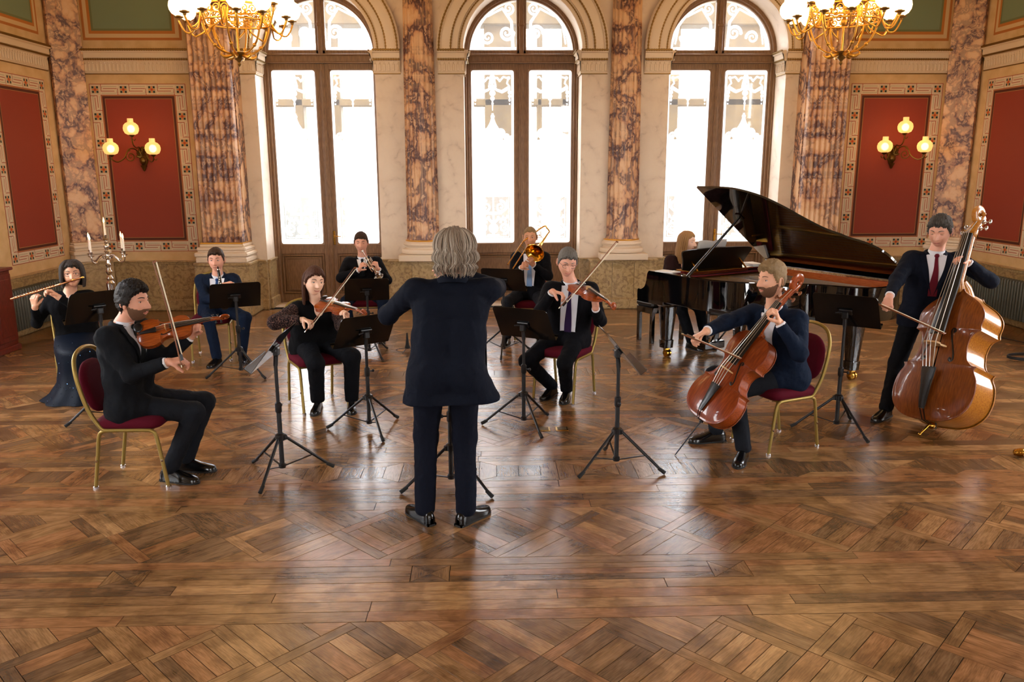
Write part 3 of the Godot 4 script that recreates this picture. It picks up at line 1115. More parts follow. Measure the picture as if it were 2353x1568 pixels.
# smooth marble pilaster set across the corner of the room
func corner(wall: Node3D, s: int) -> void:
	var x: float = XL if s < 0 else XR
	var o := Node3D.new()
	o.name = "corner_pilaster"
	wall.add_child(o, true)
	o.transform = Transform3D(Basis(Vector3.UP, -s * PI / 4), V(x - s * 0.17, 0, ZB + 0.17))
	var b := MB.new()
	b.box(V(0.44, 4.6, 0.34), V(0, 3.38, -0.10), 0.008)
	part("shaft", b, M.breccia_flat, o)
	for q in [[0.50, 0.43, 0.79, 0.90], [0.53, 0.455, 0.90, 0.96], [0.48, 0.41, 0.96, 1.0], [0.50, 0.425, 1.0, 1.05], [0.46, 0.37, 1.05, 1.08]]:
		b = MB.new()
		b.box(V(q[0], q[3] - q[2], q[1]), V(0, (q[2] + q[3]) / 2, q[1] / 2 - 0.22), 0.012)
		part("base_moulding", b, M.ivory_trim, o)
	b = MB.new()
	b.box(V(0.54, 0.60, 0.46), V(0, 0.46, 0.0), 0.004)
	part("pedestal_slab", b, M.dado_stone, o)
	b = MB.new()
	b.box(V(0.58, 0.17, 0.50), V(0, 0.085, 0.0), 0.012)
	part("pedestal_foot", b, M.dado_stone, o)
	b = MB.new()
	b.box(V(0.56, 0.03, 0.48), V(0, 0.775, 0.0), 0.006)
	part("pedestal_cap", b, M.dado_stone, o)

func entablature(wall: Node3D) -> void:
	var prof := [[0.0, 5.64], [0.42, 5.64], [0.42, 5.80], [0.45, 5.82], [0.45, 6.00], [0.40, 6.03], [0.40, 6.32], [0.50, 6.36], [0.50, 6.44], [0.66, 6.52], [0.66, 6.66], [0.0, 6.66]]
	var r0 := PackedVector3Array()
	var r1 := PackedVector3Array()
	for q in prof:
		r0.append(V(-4.4, q[1], ZB + q[0]))
		r1.append(V(5.42, q[1], ZB + q[0]))
	var b := MB.new()
	b.grid([r0, r1], false, 20.0)
	b.cap(r0, Vector3.LEFT)
	b.cap(r1, Vector3.RIGHT)
	part("entablature", b, M.ivory_trim, wall)

# a pair of glazed oak doors under a fanlight
func french_window(k: int) -> void:
	var words := ["on the left, beside the clarinettist", "in the middle, behind the trombonist", "on the right, behind the grand piano"]
	var o := struct("window_%d" % (k + 1), "tall oak french window with etched glass and fanlight %s" % words[k], "window")
	o.position = V(WX[k], 0, ZD)
	# frame: posts, transom, arch
	var b := MB.new()
	for s in [-1, 1]:
		b.box(V(0.07, AY, 0.14), V(s * 0.845, AY / 2, 0.0), 0.008)
		b.box(V(0.03, AY, 0.18), V(s * 0.865, AY / 2, 0.02), 0.008)
	part("post", b, M.door_oak, o)
	b = MB.new()
	b.box(V(1.70, 0.11, 0.15), V(0, 3.785, 0.0), 0.01)
	b.box(V(1.70, 0.03, 0.19), V(0, 3.845, 0.01), 0.008)
	b.box(V(1.70, 0.025, 0.17), V(0, 3.735, 0.01), 0.006)
	part("transom", b, M.door_oak, o)
	var rows := []
	for q in 33:
		var a := PI * q / 32
		var row := PackedVector3Array()
		for e in [[0.80, -0.06], [0.80, 0.05], [0.825, 0.06], [0.83, 0.09], [0.88, 0.09], [0.88, -0.06]]:
			row.append(V(cos(a) * e[0], AY + sin(a) * e[0], e[1]))
		rows.append(row)
	b = MB.new()
	b.grid(rows, true, 30.0)
	part("arch_frame", b, M.door_oak, o)
	b = MB.new()
	b.box(V(0.15, 0.88, 0.10), V(0, AY + 0.42, 0.0), 0.01)
	b.box(V(0.07, 0.88, 0.14), V(0, AY + 0.42, 0.01), 0.01)
	b.box(V(1.66, 0.07, 0.10), V(0, 3.885, 0.0), 0.01)
	b.box(V(0.09, 0.05, 0.16), V(0, 4.28, 0.01), 0.01)
	part("fanlight_bar", b, M.door_oak, o)
	for s in [-1, 1]:
		var poly := PackedVector2Array()
		var uvs := func(p: Vector2) -> Vector2: return Vector2(0.5 + p.x / 1.64, 1.0 - (p.y - 3.90) / 0.82)
		poly.append(Vector2(s * 0.07, 3.90))
		for q in 15:
			var a := deg_to_rad(2.0 + 84.0 * q / 14)
			poly.append(Vector2(s * cos(a) * 0.81, AY + sin(a) * 0.81))
		poly.append(Vector2(s * 0.07, AY + 0.805))
		etched(o, poly, uvs, M.etched_fanlight, "fanlight_pane")
	# the leaves
	for s in [-1, 1]:
		var leaf := Node3D.new()
		leaf.name = "door_leaf"
		o.add_child(leaf, true)
		leaf.position = V(s * 0.45, 0, 0.0)
		b = MB.new()
		# stiles and rails round the pane (pane 0.68 wide, 0.95 .. 3.64)
		b.box(V(0.10, 3.70, 0.06), V(-s * 0.392, 1.87, 0), 0.006)
		b.box(V(0.065, 3.70, 0.06), V(s * 0.372, 1.87, 0), 0.006)
		for e in [[0.02, 0.16], [0.80, 0.955], [3.635, 3.725]]:
			b.box(V(0.70, e[1] - e[0], 0.06), V(0, (e[0] + e[1]) / 2, 0), 0.006)
		part("leaf_frame", b, M.door_oak, leaf)
		b = MB.new()
		b.box(V(0.70, 0.66, 0.03), V(0, 0.48, -0.005))
		b.box(V(0.60, 0.56, 0.02), V(0, 0.48, 0.014), 0.01)
		part("lower_panel", b, M.door_oak, leaf)
		b = MB.new()
		for e in [[0.0, 0.78, 0.66, 0.025], [0.0, 0.18, 0.66, 0.025]]:
			b.box(V(e[2], e[3], 0.03), V(e[0], e[1], 0.03), 0.008)
		for e in [-1, 1]:
			b.box(V(0.025, 0.62, 0.03), V(e * 0.325, 0.48, 0.03), 0.008)
			b.box(V(0.012, 0.50, 0.02), V(e * 0.25, 0.48, 0.028), 0.004)
		for e in [0.23, 0.73]: b.box(V(0.5, 0.012, 0.02), V(0, e, 0.028), 0.004)
		part("panel_moulding", b, M.door_oak, leaf)
		# glazing bead with rounded corners
		var outer := rect_poly(-0.35, -1.36, 0.35, 1.36)
		var inner := round_rect(0.66, 2.66, 0.035)
		var bead := MB.new()
		var ro := PackedVector3Array()
		var ri := PackedVector3Array()
		for p in inner:
			ri.append(V(p.x, p.y + 2.295, 0.012))
			ro.append(V(clampf(p.x * 1.2, -0.345, 0.345), clampf(p.y * 1.2, -1.345, 1.345) + 2.295, 0.026))
		bead.grid([ri, ro], true, 60.0)
		part("glazing_bead", bead, M.door_oak, leaf)
		var uvp := func(p: Vector2) -> Vector2: return Vector2(0.5 + p.x / 0.68, 1.0 - (p.y - 0.95) / 2.69)
		etched(leaf, rect_poly(-0.345, 0.95, 0.345, 3.64), uvp, M.etched_pane, "pane")
		if s > 0:
			b = MB.new()
			b.box(V(0.035, 0.22, 0.008), V(-0.385, 1.06, 0.034), 0.003)
			b.tube([V(-0.385, 1.09, 0.03), V(-0.385, 1.09, 0.075), V(-0.375, 1.09, 0.085), V(-0.27, 1.085, 0.088)], 0.008, 8)
			part("handle", b, M.brass, leaf)
	# meeting stile over both leaves
	b = MB.new()
	b.box(V(0.08, 3.70, 0.035), V(0.0, 1.87, 0.035), 0.012)
	b.box(V(0.03, 3.70, 0.02), V(0.0, 1.87, 0.055), 0.008)
	part("meeting_stile", b, M.door_oak, o)
	b = MB.new()
	b.box(V(1.76, 0.02, 0.5), V(0, 0.01, 0.2), 0.005)
	part("threshold", b, M.white_marble, o)

# a glass sheet: the room side is etched, the rest clear
func etched(parent: Node3D, poly: PackedVector2Array, uv: Callable, m: Material, called: String) -> void:
	var a := MB.new()
	for k in Geometry2D.triangulate_polygon(poly).size() / 3:
		var ids := Geometry2D.triangulate_polygon(poly)
		var p := [poly[ids[k * 3]], poly[ids[k * 3 + 1]], poly[ids[k * 3 + 2]]]
		if (p[1] - p[0]).cross(p[2] - p[0]) < 0: p = [p[0], p[2], p[1]]
		a.tri(V(p[0].x, p[0].y, 0.004), V(p[1].x, p[1].y, 0.004), V(p[2].x, p[2].y, 0.004), Vector3.BACK, Vector3.BACK, Vector3.BACK, uv.call(p[0]), uv.call(p[1]), uv.call(p[2]))
	var g := part(called, a, m, parent)
	var b := MB.new()
	b.prism(poly, -0.004, 0.003)
	part("glass", b, M.clear_glass, g)

func outside() -> void:
	var g := single("terrace", _slab(V(34, 0.2, 14), V(XC, -0.35, -20.4)), M.terrace, "paved terrace outside the french windows", "terrace")
	g.set_meta("kind", "structure")
	var o := thing("loggia", "ochre stone loggia posts and beam seen through the etched glass", "loggia", V(0, -0.25, -15.6))
	for e in [[-4.6, 0.20], [-3.52, 0.16], [-2.85, 0.20], [-0.9, 0.16], [0.22, 0.60], [0.95, 0.10], [1.47, 0.22], [3.25, 0.62], [4.85, 1.05], [6.3, 0.3]]:
		var b := MB.new()
		b.box(V(e[1], 5.0, 0.3), V(e[0], 2.5, 0), 0.02)
		part("post", b, M.loggia_stone, o)
	var b := MB.new()
	b.box(V(12.4, 0.14, 0.3), V(0.8, 3.60, 0), 0.02)
	b.box(V(12.4, 0.5, 0.5), V(0.8, 5.2, 0), 0.02)
	part("beam", b, M.loggia_stone, o)
	var h := MB.new()
	var rows := []
	var nz := FastNoiseLite.new()
	nz.seed = 4
	nz.frequency = 2.2
	for q in [[-0.25, 0.55], [0.4, 0.62], [0.9, 0.60], [1.25, 0.50], [1.45, 0.30], [1.5, 0.05]]:
		var row := PackedVector3Array()
		for k in 121:
			var x := -6.4 + 3.4 * k / 120.0
			row.append(V(x, q[0] + 0.10 * nz.get_noise_2d(x * 3.0, q[0] * 5.0), -17.6 + q[1] + 0.14 * nz.get_noise_2d(x * 5.0 + 30.0, q[0] * 9.0)))
		rows.append(row)
	smooth_grid(h, rows, false, false)
	single("hedge", h, M.hedge_green, "clipped green hedge outside, dimly seen through the left door's etched glass", "hedge").set_meta("kind", "stuff")

func _slab(size: Vector3, at: Vector3) -> MB:
	var b := MB.new()
	b.box(size, at)
	return b

# ---------------------------------------------------------------- parquet
# Boards are polygons in (x, d) with d = -z, the distance from the camera's wall line. Each keeps its own grain direction and stain.
var boards := []

func board(p: Array, along: Vector2, stain: int) -> void:
	boards.append([PackedVector2Array(p), along.normalized(), stain])

func plank_rows(d0: float, d1: float, rows: int, x0 := XL, x1 := XR) -> void:
	var w := (d1 - d0) / rows
	for r in rows:
		var x := x0 - rng.randf() * 1.2
		while x < x1:
			var e := x + rng.randf_range(0.9, 2.6)
			var a := maxf(x, x0)
			var b := minf(e, x1)
			if b - a > 0.05:
				board([Vector2(a, d0 + w * r), Vector2(b, d0 + w * r), Vector2(b, d0 + w * (r + 1)), Vector2(a, d0 + w * (r + 1))], Vector2(1, 0), _stain())
			x = e

func _stain() -> int:
	return [0, 0, 1, 1, 2, 3, 4, 4, 5][rng.randi() % 9]

# a row of squares set on their corners, each framed and filled with boards, with triangles between
func diamonds(d0: float, d1: float, shift: float) -> void:
	var h := (d1 - d0) / 2
	var m := d0 + h
	var x := XL + shift - 2 * h
	var k := 0
	while x < XR + h:
		var c := Vector2(x, m)
		var e1 := Vector2(1, 1).normalized()
		var e2 := Vector2(-1, 1).normalized()
		var s := h / sqrt(2.0)          # half side
		var f := s * 0.30               # frame width
		if k % 2 == 1:
			var w := e1
			e1 = e2
			e2 = -w
		# frame: two long boards, two short ones
		for q in [-1.0, 1.0]:
			_slanted(c, e1, e2, -s, s, (s - f) if q > 0 else -s, s if q > 0 else -(s - f), e1)
			_slanted(c, e1, e2, (s - f) if q > 0 else -s, s if q > 0 else -(s - f), -(s - f), s - f, e2)
		var n := 3 + (k % 2)
		for q in n:
			var a := -(s - f) + 2 * (s - f) * q / n
			var b := -(s - f) + 2 * (s - f) * (q + 1) / n
			if k % 3 == 1: _slanted(c, e1, e2, a, b, -(s - f), s - f, e2)
			else: _slanted(c, e1, e2, -(s - f), s - f, a, b, e1)
		# triangles towards the next square, above and below: a strip along one edge and a fill
		for q in [-1.0, 1.0]:
			var t0 := Vector2(x, m + q * h)
			var t1 := Vector2(x + 2 * h, m + q * h)
			var t2 := Vector2(x + h, m)
			var u := t0.lerp(t1, 0.24)
			var v := u + (t2 - t0) * 0.76
			board([t0, u, v, t2], t2 - t0, _stain())
			var w2 := u.lerp(t1, 0.5)
			board([u, w2, w2 + (t2 - t0) * 0.38, v], t2 - t0, _stain())
			board([w2, t1, w2 + (t2 - t0) * 0.38], Vector2(1, 0), _stain())
		x += 2 * h
		k += 1

func _slanted(c: Vector2, e1: Vector2, e2: Vector2, a0: float, a1: float, b0: float, b1: float, along: Vector2) -> void:
	board([c + e1 * a0 + e2 * b0, c + e1 * a1 + e2 * b0, c + e1 * a1 + e2 * b1, c + e1 * a0 + e2 * b1], along, _stain())

# a row of small framed blocks with mitred pieces
func blocks(d0: float, d1: float, w: float) -> void:
	var x := XL
	var k := 0
	var h := d1 - d0
	while x < XR:
		var a := Vector2(x, d0)
		var b := Vector2(x + w, d0)
		var c := Vector2(x + w, d1)
		var d := Vector2(x, d1)
		var i := 0.22
		var ia := a.lerp(c, i)
		var ib := b.lerp(d, i)
		var ic := c.lerp(a, i)
		var id := d.lerp(b, i)
		board([a, b, ib, ia], Vector2(1, 0), _stain())
		board([b, c, ic, ib], Vector2(0, 1), _stain())
		board([c, d, id, ic], Vector2(1, 0), _stain())
		board([d, a, ia, id], Vector2(0, 1), _stain())
		if k % 2 == 0:
			var m := (ia + ic) / 2
			for t in [[ia, ib], [ib, ic], [ic, id], [id, ia]]:
				board([t[0], t[1], m], t[1] - t[0], _stain())
		else:
			board([ia, ia.lerp(ib, 0.5), id.lerp(ic, 0.5), id], Vector2(0, 1), 3)
			board([ia.lerp(ib, 0.5), ib, ic, id.lerp(ic, 0.5)], Vector2(0, 1), 3)
		x += w
		k += 1

# a band of long boards interrupted by small squares
func inset_band(d0: float, d1: float, every: float, shift: float) -> void:
	var s := d1 - d0
	var x := XL + shift - every
	while x < XR:
		var q := [Vector2(x, d0), Vector2(x + s * 1.15, d0), Vector2(x + s * 1.15, d1), Vector2(x, d1)]
		var m: Vector2 = (q[0] + q[2]) / 2.0
		for t in 4:
			board([q[t], q[(t + 1) % 4], m], q[(t + 1) % 4] - q[t], 1 if t % 2 else 3)
		var a := x + s * 1.15
		var b := x + every
		for r in 3:
			var y0 := d0 + s * r / 3
			var y1 := d0 + s * (r + 1) / 3
			board([Vector2(a, y0), Vector2(b, y0), Vector2(b, y1), Vector2(a, y1)], Vector2(1, 0), _stain())
		x += every

func build_floor() -> void:
	var floor_ := struct("floor", "worn oak parquet of framed diamonds and long boards with a soft polish", "floor")
	var b := MB.new()
	b.box(V(XR - XL + 0.8, 0.2, ZF - ZB + 1.6), V(XC, -0.112, (ZF + ZB) / 2))
	part("subfloor", b, M.floor_gap, floor_)
	plank_rows(-7.0, 2.20, 60)
	plank_rows(2.20, 2.87, 7)
	diamonds(2.87, 3.47, 0.16)
	plank_rows(3.47, 3.84, 4)
	inset_band(3.84, 4.02, 1.62, 0.95)
	plank_rows(4.02, 4.10, 1)
	diamonds(4.10, 4.76, 0.33)
	plank_rows(4.76, 5.22, 4)
	blocks(5.22, 5.60, 0.56)
	plank_rows(5.60, 5.93, 3)
	diamonds(5.93, 6.62, 0.1)
	plank_rows(6.62, 7.05, 4)
	diamonds(7.05, 7.74, 0.4)
	plank_rows(7.74, 8.05, 3)
	blocks(8.05, 8.43, 0.56)
	plank_rows(8.43, 8.76, 3)
	diamonds(8.76, 9.45, 0.2)
	plank_rows(9.45, 9.90, 4)
	diamonds(9.90, 10.6, 0.3)
	plank_rows(10.6, 12.35, 16)
	# the boards that show largest are parts of their own
	var order := []
	for k in boards.size():
		var p: PackedVector2Array = boards[k][0]
		var c := Vector2.ZERO
		var ar := 0.0
		for q in p.size():
			c += p[q]
			ar += p[q].cross(p[(q + 1) % p.size()]) / 2
		c /= p.size()
		var seen := 0.0
		if c.y > 2.6 and absf(c.x - c.y * 0.027) < c.y * 0.66 + 0.35: seen = absf(ar) / pow(c.y, 3.0)
		order.append([seen, k])
	order.sort_custom(func(x, y): return x[0] > y[0])
	var rest := []
	for s in 6: rest.append(MB.new())
	for k in order.size():
		var e: Array = boards[order[k][1]]
		if k < 290:
			var m := MB.new()
			_board_mesh(m, e)
			part("plank", m, M["floor_oak_%d" % e[2]], floor_)
		else: _board_mesh(rest[e[2]], e)
	for s in 6:
		part("distant_planks", rest[s], M["floor_oak_%d" % s], floor_).set_meta("kind", "stuff")

func _board_mesh(m: MB, e: Array) -> void:
	var p: PackedVector2Array = e[0]
	if Geometry2D.is_polygon_clockwise(p): p.reverse()
	var box := Rect2(XL, -7.0, XR - XL, 19.4)
	for q in p:
		if not box.grow(0.001).has_point(q):
			var cut := Geometry2D.intersect_polygons(p, rect_poly(XL, -7.0, XR, 12.4))
			if cut.is_empty(): return
			p = cut[0]
			break
	var o := Geometry2D.offset_polygon(p, -0.0019)
	if o.is_empty() or o[0].size() < 3: return
	p = o[0]
	if Geometry2D.is_polygon_clockwise(p): p.reverse()
	var u: Vector2 = e[1]
	var w := Vector2(-u.y, u.x)
	var off := Vector2(rng.randf() * 3.0, rng.randf() * 3.0)
	var c := Vector2.ZERO
	for q in p: c += q
	c /= p.size()
	var tilt := Vector2(rng.randf_range(-1, 1), rng.randf_range(-1, 1)) * 0.0035
	var lift := rng.randf_range(-0.0006, 0.0)
	var top := PackedVector3Array()
	for q in p: top.append(V(q.x, lift + clampf(tilt.dot(q - c), -0.0009, 0.0009), -q.y))
	var ids := Geometry2D.triangulate_polygon(p)
	for k in range(0, ids.size(), 3):
		var a := ids[k]
		var b := ids[k + 1]
		var d := ids[k + 2]
		if (p[b] - p[a]).cross(p[d] - p[a]) < 0:
			var x := b
			b = d
			d = x
		var nn := (top[b] - top[a]).cross(top[d] - top[a]).normalized()
		if nn.y < 0: nn = -nn
		m.tri(top[a], top[b], top[d], nn, nn, nn, Vector2(p[a].dot(u), p[a].dot(w)) + off, Vector2(p[b].dot(u), p[b].dot(w)) + off, Vector2(p[d].dot(u), p[d].dot(w)) + off)
	for k in p.size():
		var a := top[k]
		var b := top[(k + 1) % p.size()]
		m.quad(b, a, a + V(0, -0.008, 0), b + V(0, -0.008, 0))

# ---------------------------------------------------------------- lamps
func omni(parent: Node3D, at: Vector3, energy: float, color: Color, size: float) -> void:
	var l := OmniLight3D.new()
	l.name = "glow"
	l.light_color = color
	l.light_energy = energy
	l.light_size = size
	l.omni_range = 30.0
	l.omni_attenuation = 2.0
	l.shadow_enabled = true
	l.position = at
	parent.add_child(l, true)

func spiral(c: Vector3, x: Vector3, y: Vector3, r: float, a0: float, turns: float, n := 18) -> Array:
	var out := []
	for k in n + 1:
		var f := float(k) / n
		var a := a0 + turns * TAU * f
		out.append(c + (x * cos(a) + y * sin(a)) * r * (1.0 - 0.82 * f))
	return out

func chandelier(at: Vector3, label: String) -> void:
	# at: the middle of the gallery ring
	var o := thing("chandelier", label, "chandelier", at, 0.0, "gilded chandeliers")
	var b := MB.new()
	b.tube([V(0, -0.40, 0), V(0, HC - at.y, 0)], 0.014, 10)
	for y in [0.0, 0.35, 0.8]: b.ball(V(0, y, 0), V(0.035, 0.05, 0.035), 12, 8)
	part("stem", b, M.bright_gilt, o)
	# lower bowl: ribs, leaf cup, finial
	b = MB.new()
	b.lathe([Vector2(0.001, -0.47), Vector2(0.012, -0.455), Vector2(0.02, -0.44), Vector2(0.012, -0.42), Vector2(0.03, -0.40), Vector2(0.05, -0.385), Vector2(0.035, -0.37), Vector2(0.05, -0.35), Vector2(0.09, -0.335), Vector2(0.10, -0.32), Vector2(0.04, -0.31)], 16)
	part("finial", b, M.gilt, o)
	for k in 6:
		var a := TAU * (k + 0.5) / 6
		var d := V(cos(a), 0, sin(a))
		b = MB.new()
		b.tube(smooth_path([d * 0.06 + V(0, -0.33, 0), d * 0.17 + V(0, -0.31, 0), d * 0.28 + V(0, -0.22, 0), d * 0.345 + V(0, -0.08, 0), d * 0.36 + V(0, 0.0, 0)], 5), 0.011, 7)
		b.ball(d * 0.25 + V(0, -0.25, 0), V(0.022, 0.022, 0.022), 10, 6)
		b.tube(smooth_path([d * 0.07 + V(0, -0.345, 0), d * 0.14 + V(0, -0.37, 0), d * 0.19 + V(0, -0.345, 0), d * 0.17 + V(0, -0.315, 0)], 5), [0.022, 0.022, 0.022, 0.022, 0.022, 0.02, 0.018, 0.016, 0.014, 0.012, 0.010, 0.008, 0.007, 0.006, 0.005, 0.004], 7)
		part("rib", b, M.bright_gilt, o)
	# gallery: two rings with scrolls between
	for y in [0.0, 0.16]:
		b = MB.new()
		var pts := []
		for k in 49:
			var a := TAU * k / 48
			pts.append(V(cos(a) * 0.37, y, sin(a) * 0.37))
		b.tube(pts, 0.011, 6, false)
		part("gallery_ring", b, M.bright_gilt, o)
	b = MB.new()
	for k in 24:
		var a := TAU * k / 24
		var c := V(cos(a), 0, sin(a)) * 0.37
		var tx := V(-sin(a), 0, cos(a))
		b.tube(spiral(c + V(0, 0.10, 0), tx, Vector3.UP, 0.045, 0.0, 1.3, 12), 0.007, 5)
		b.tube(spiral(c + tx * 0.045 + V(0, 0.055, 0), tx, Vector3.UP, 0.04, PI, 1.3, 12), 0.007, 5)
		if k % 2 == 0: b.ball(c + V(0, 0.19, 0), V(0.016, 0.03, 0.016), 8, 6)
	part("scrollwork", b, M.bright_gilt, o).set_meta("kind", "stuff")
	# eighteen lamps in six clusters of three
	var am := MB.new()
	am.lathe([Vector2(0.014, -0.02), Vector2(0.02, 0.0), Vector2(0.05, 0.012), Vector2(0.052, 0.02), Vector2(0.02, 0.025), Vector2(0.03, 0.035)], 14)
	var cup := am.mesh()
	var gm := MB.new()
	gm.lathe([Vector2(0.035, 0.03), Vector2(0.07, 0.052), Vector2(0.093, 0.09), Vector2(0.10, 0.13), Vector2(0.093, 0.17), Vector2(0.07, 0.205), Vector2(0.04, 0.223), Vector2(0.032, 0.24), Vector2(0.001, 0.24)], 24, 60.0)
	var globe := gm.mesh()
	for k in 6:
		for s in [-1, 0, 1]:
			var a: float = TAU * k / 6 + s * deg_to_rad(17.0) + PI / 2
			var a0: float = TAU * k / 6 + s * deg_to_rad(4.0) + PI / 2
			var d := V(cos(a), 0, sin(a))
			var d0 := V(cos(a0), 0, sin(a0))
			var rr := 0.60 if s else 0.565
			var top := 0.02 if s else 0.13
			b = MB.new()
			b.tube(smooth_path([d0 * 0.37 + V(0, 0.10, 0), d0 * 0.40 + V(0, -0.02, 0), d * 0.47 + V(0, -0.12 + top * 0.3, 0), d * (rr - 0.06) + V(0, -0.13 + top * 0.6, 0), d * (rr - 0.005) + V(0, -0.04 + top * 0.9, 0), d * rr + V(0, top, 0)], 5), 0.0095, 7)
			var arm := part("arm", b, M.bright_gilt, o)
			part("cup", cup, M.gilt, arm, Transform3D(Basis(), d * rr + V(0, top, 0)))
			part("lamp_globe", globe, M.lamp_globe_glow, o, Transform3D(Basis(), d * rr + V(0, top, 0)))
			omni(o, d * rr + V(0, top + 0.13, 0), LAMP, Color("#ffc987"), 0.09)
	b = MB.new()
	b.lathe([Vector2(0.03, -0.10), Vector2(0.09, -0.05), Vector2(0.13, 0.0)], 20)
	part("ceiling_rose", b, M.gilt, o, Transform3D(Basis(), V(0, HC - at.y, 0)))

const LAMP := 0.13
const SCONCE := 0.035

func sconce(at: Vector3, label: String) -> void:
	# at: on the wall behind the boss; arms reach into the room
	var o := thing("wall_sconce", label, "wall lamp", at, 0.0, "bronze wall sconces")
	var b := MB.new()
	b.ball(V(0, 0.0, 0.02), V(0.07, 0.15, 0.035), 14, 10)
	b.ball(V(0, -0.06, 0.06), V(0.045, 0.06, 0.04), 12, 8)
	for k in 7:
		var a := PI * (k - 3) / 7.0
		b.tube(smooth_path([V(0, -0.02, 0.05), V(sin(a) * 0.07, cos(a) * 0.10 - 0.02, 0.07), V(sin(a) * 0.10, cos(a) * 0.17 - 0.03, 0.05)], 4), [0.012, 0.014, 0.016, 0.018, 0.019, 0.018, 0.014, 0.009, 0.004], 6)
	b.lathe([Vector2(0.001, -0.22), Vector2(0.02, -0.20), Vector2(0.028, -0.17), Vector2(0.05, -0.13)], 12, 35.0, V(0, 0, 0.04))
	part("boss", b, M.dark_brass, o)
	var gm := MB.new()
	gm.lathe([Vector2(0.045, 0.0), Vector2(0.085, 0.02), Vector2(0.104, 0.06), Vector2(0.108, 0.095), Vector2(0.098, 0.135), Vector2(0.07, 0.165), Vector2(0.042, 0.178), Vector2(0.040, 0.23), Vector2(0.036, 0.23), Vector2(0.036, 0.18)], 24, 60.0)
	var globe := gm.mesh()
	for s in [-1, 0, 1]:
		var tip: Vector3 = [V(-0.30, 0.02, 0.40), V(0, 0.30, 0.36), V(0.30, 0.02, 0.40)][s + 1]
		b = MB.new()
		var pts := []
		if s: pts = [V(s * 0.02, -0.02, 0.05), V(s * 0.06, 0.10, 0.13), V(s * 0.13, 0.10, 0.21), V(s * 0.17, -0.02, 0.27), V(s * 0.24, -0.08, 0.34), V(s * 0.295, -0.05, 0.395), tip]
		else: pts = [V(0, 0.05, 0.05), V(0, 0.13, 0.14), V(0, 0.12, 0.24), V(0, 0.16, 0.33), V(0, 0.24, 0.365), tip]
		b.tube(smooth_path(pts, 5), 0.010, 7)
		if s: b.tube(spiral(V(s * 0.11, 0.0, 0.20), V(s * 0.62, 0, 0.78), Vector3.UP, 0.085, PI / 2, -1.6, 22), 0.008, 6)
		b.lathe([Vector2(0.012, -0.03), Vector2(0.028, -0.02), Vector2(0.045, 0.0), Vector2(0.04, 0.006)], 14, 35.0, tip)
		b.tube(smooth_path([tip + V(0, -0.05, 0), tip + V(0.03 * (s if s else 1), -0.08, 0), tip + V(0.05 * (s if s else 1), -0.05, 0)], 4), 0.006, 5)
		part("arm", b, M.dark_brass, o)
		var sh := part("lamp_shade", globe, M.sconce_globe_glow, o, Transform3D(Basis(), tip))
		var bulb := MB.new()
		bulb.ball(V(0, 0.085, 0), V(0.05, 0.055, 0.05), 16, 10)
		part("bulb", bulb, M.bulb_glow, sh)
		omni(o, tip + V(0, 0.09, 0), SCONCE, Color("#ffb765"), 0.06)

func build_lamps() -> void:
	chandelier(V(-2.80, 3.73, -9.5), "gilded chandelier with white globe lamps above the clarinettist")
	chandelier(V(4.0, 3.73, -9.4), "gilded chandelier with white globe lamps above the grand piano")
	sconce(V(-5.17, 2.33, ZB), "bronze three-globe wall sconce on the red panel above the candelabrum")
	sconce(V(6.17, 2.33, ZB), "bronze three-globe wall sconce on the red panel above the bassist")

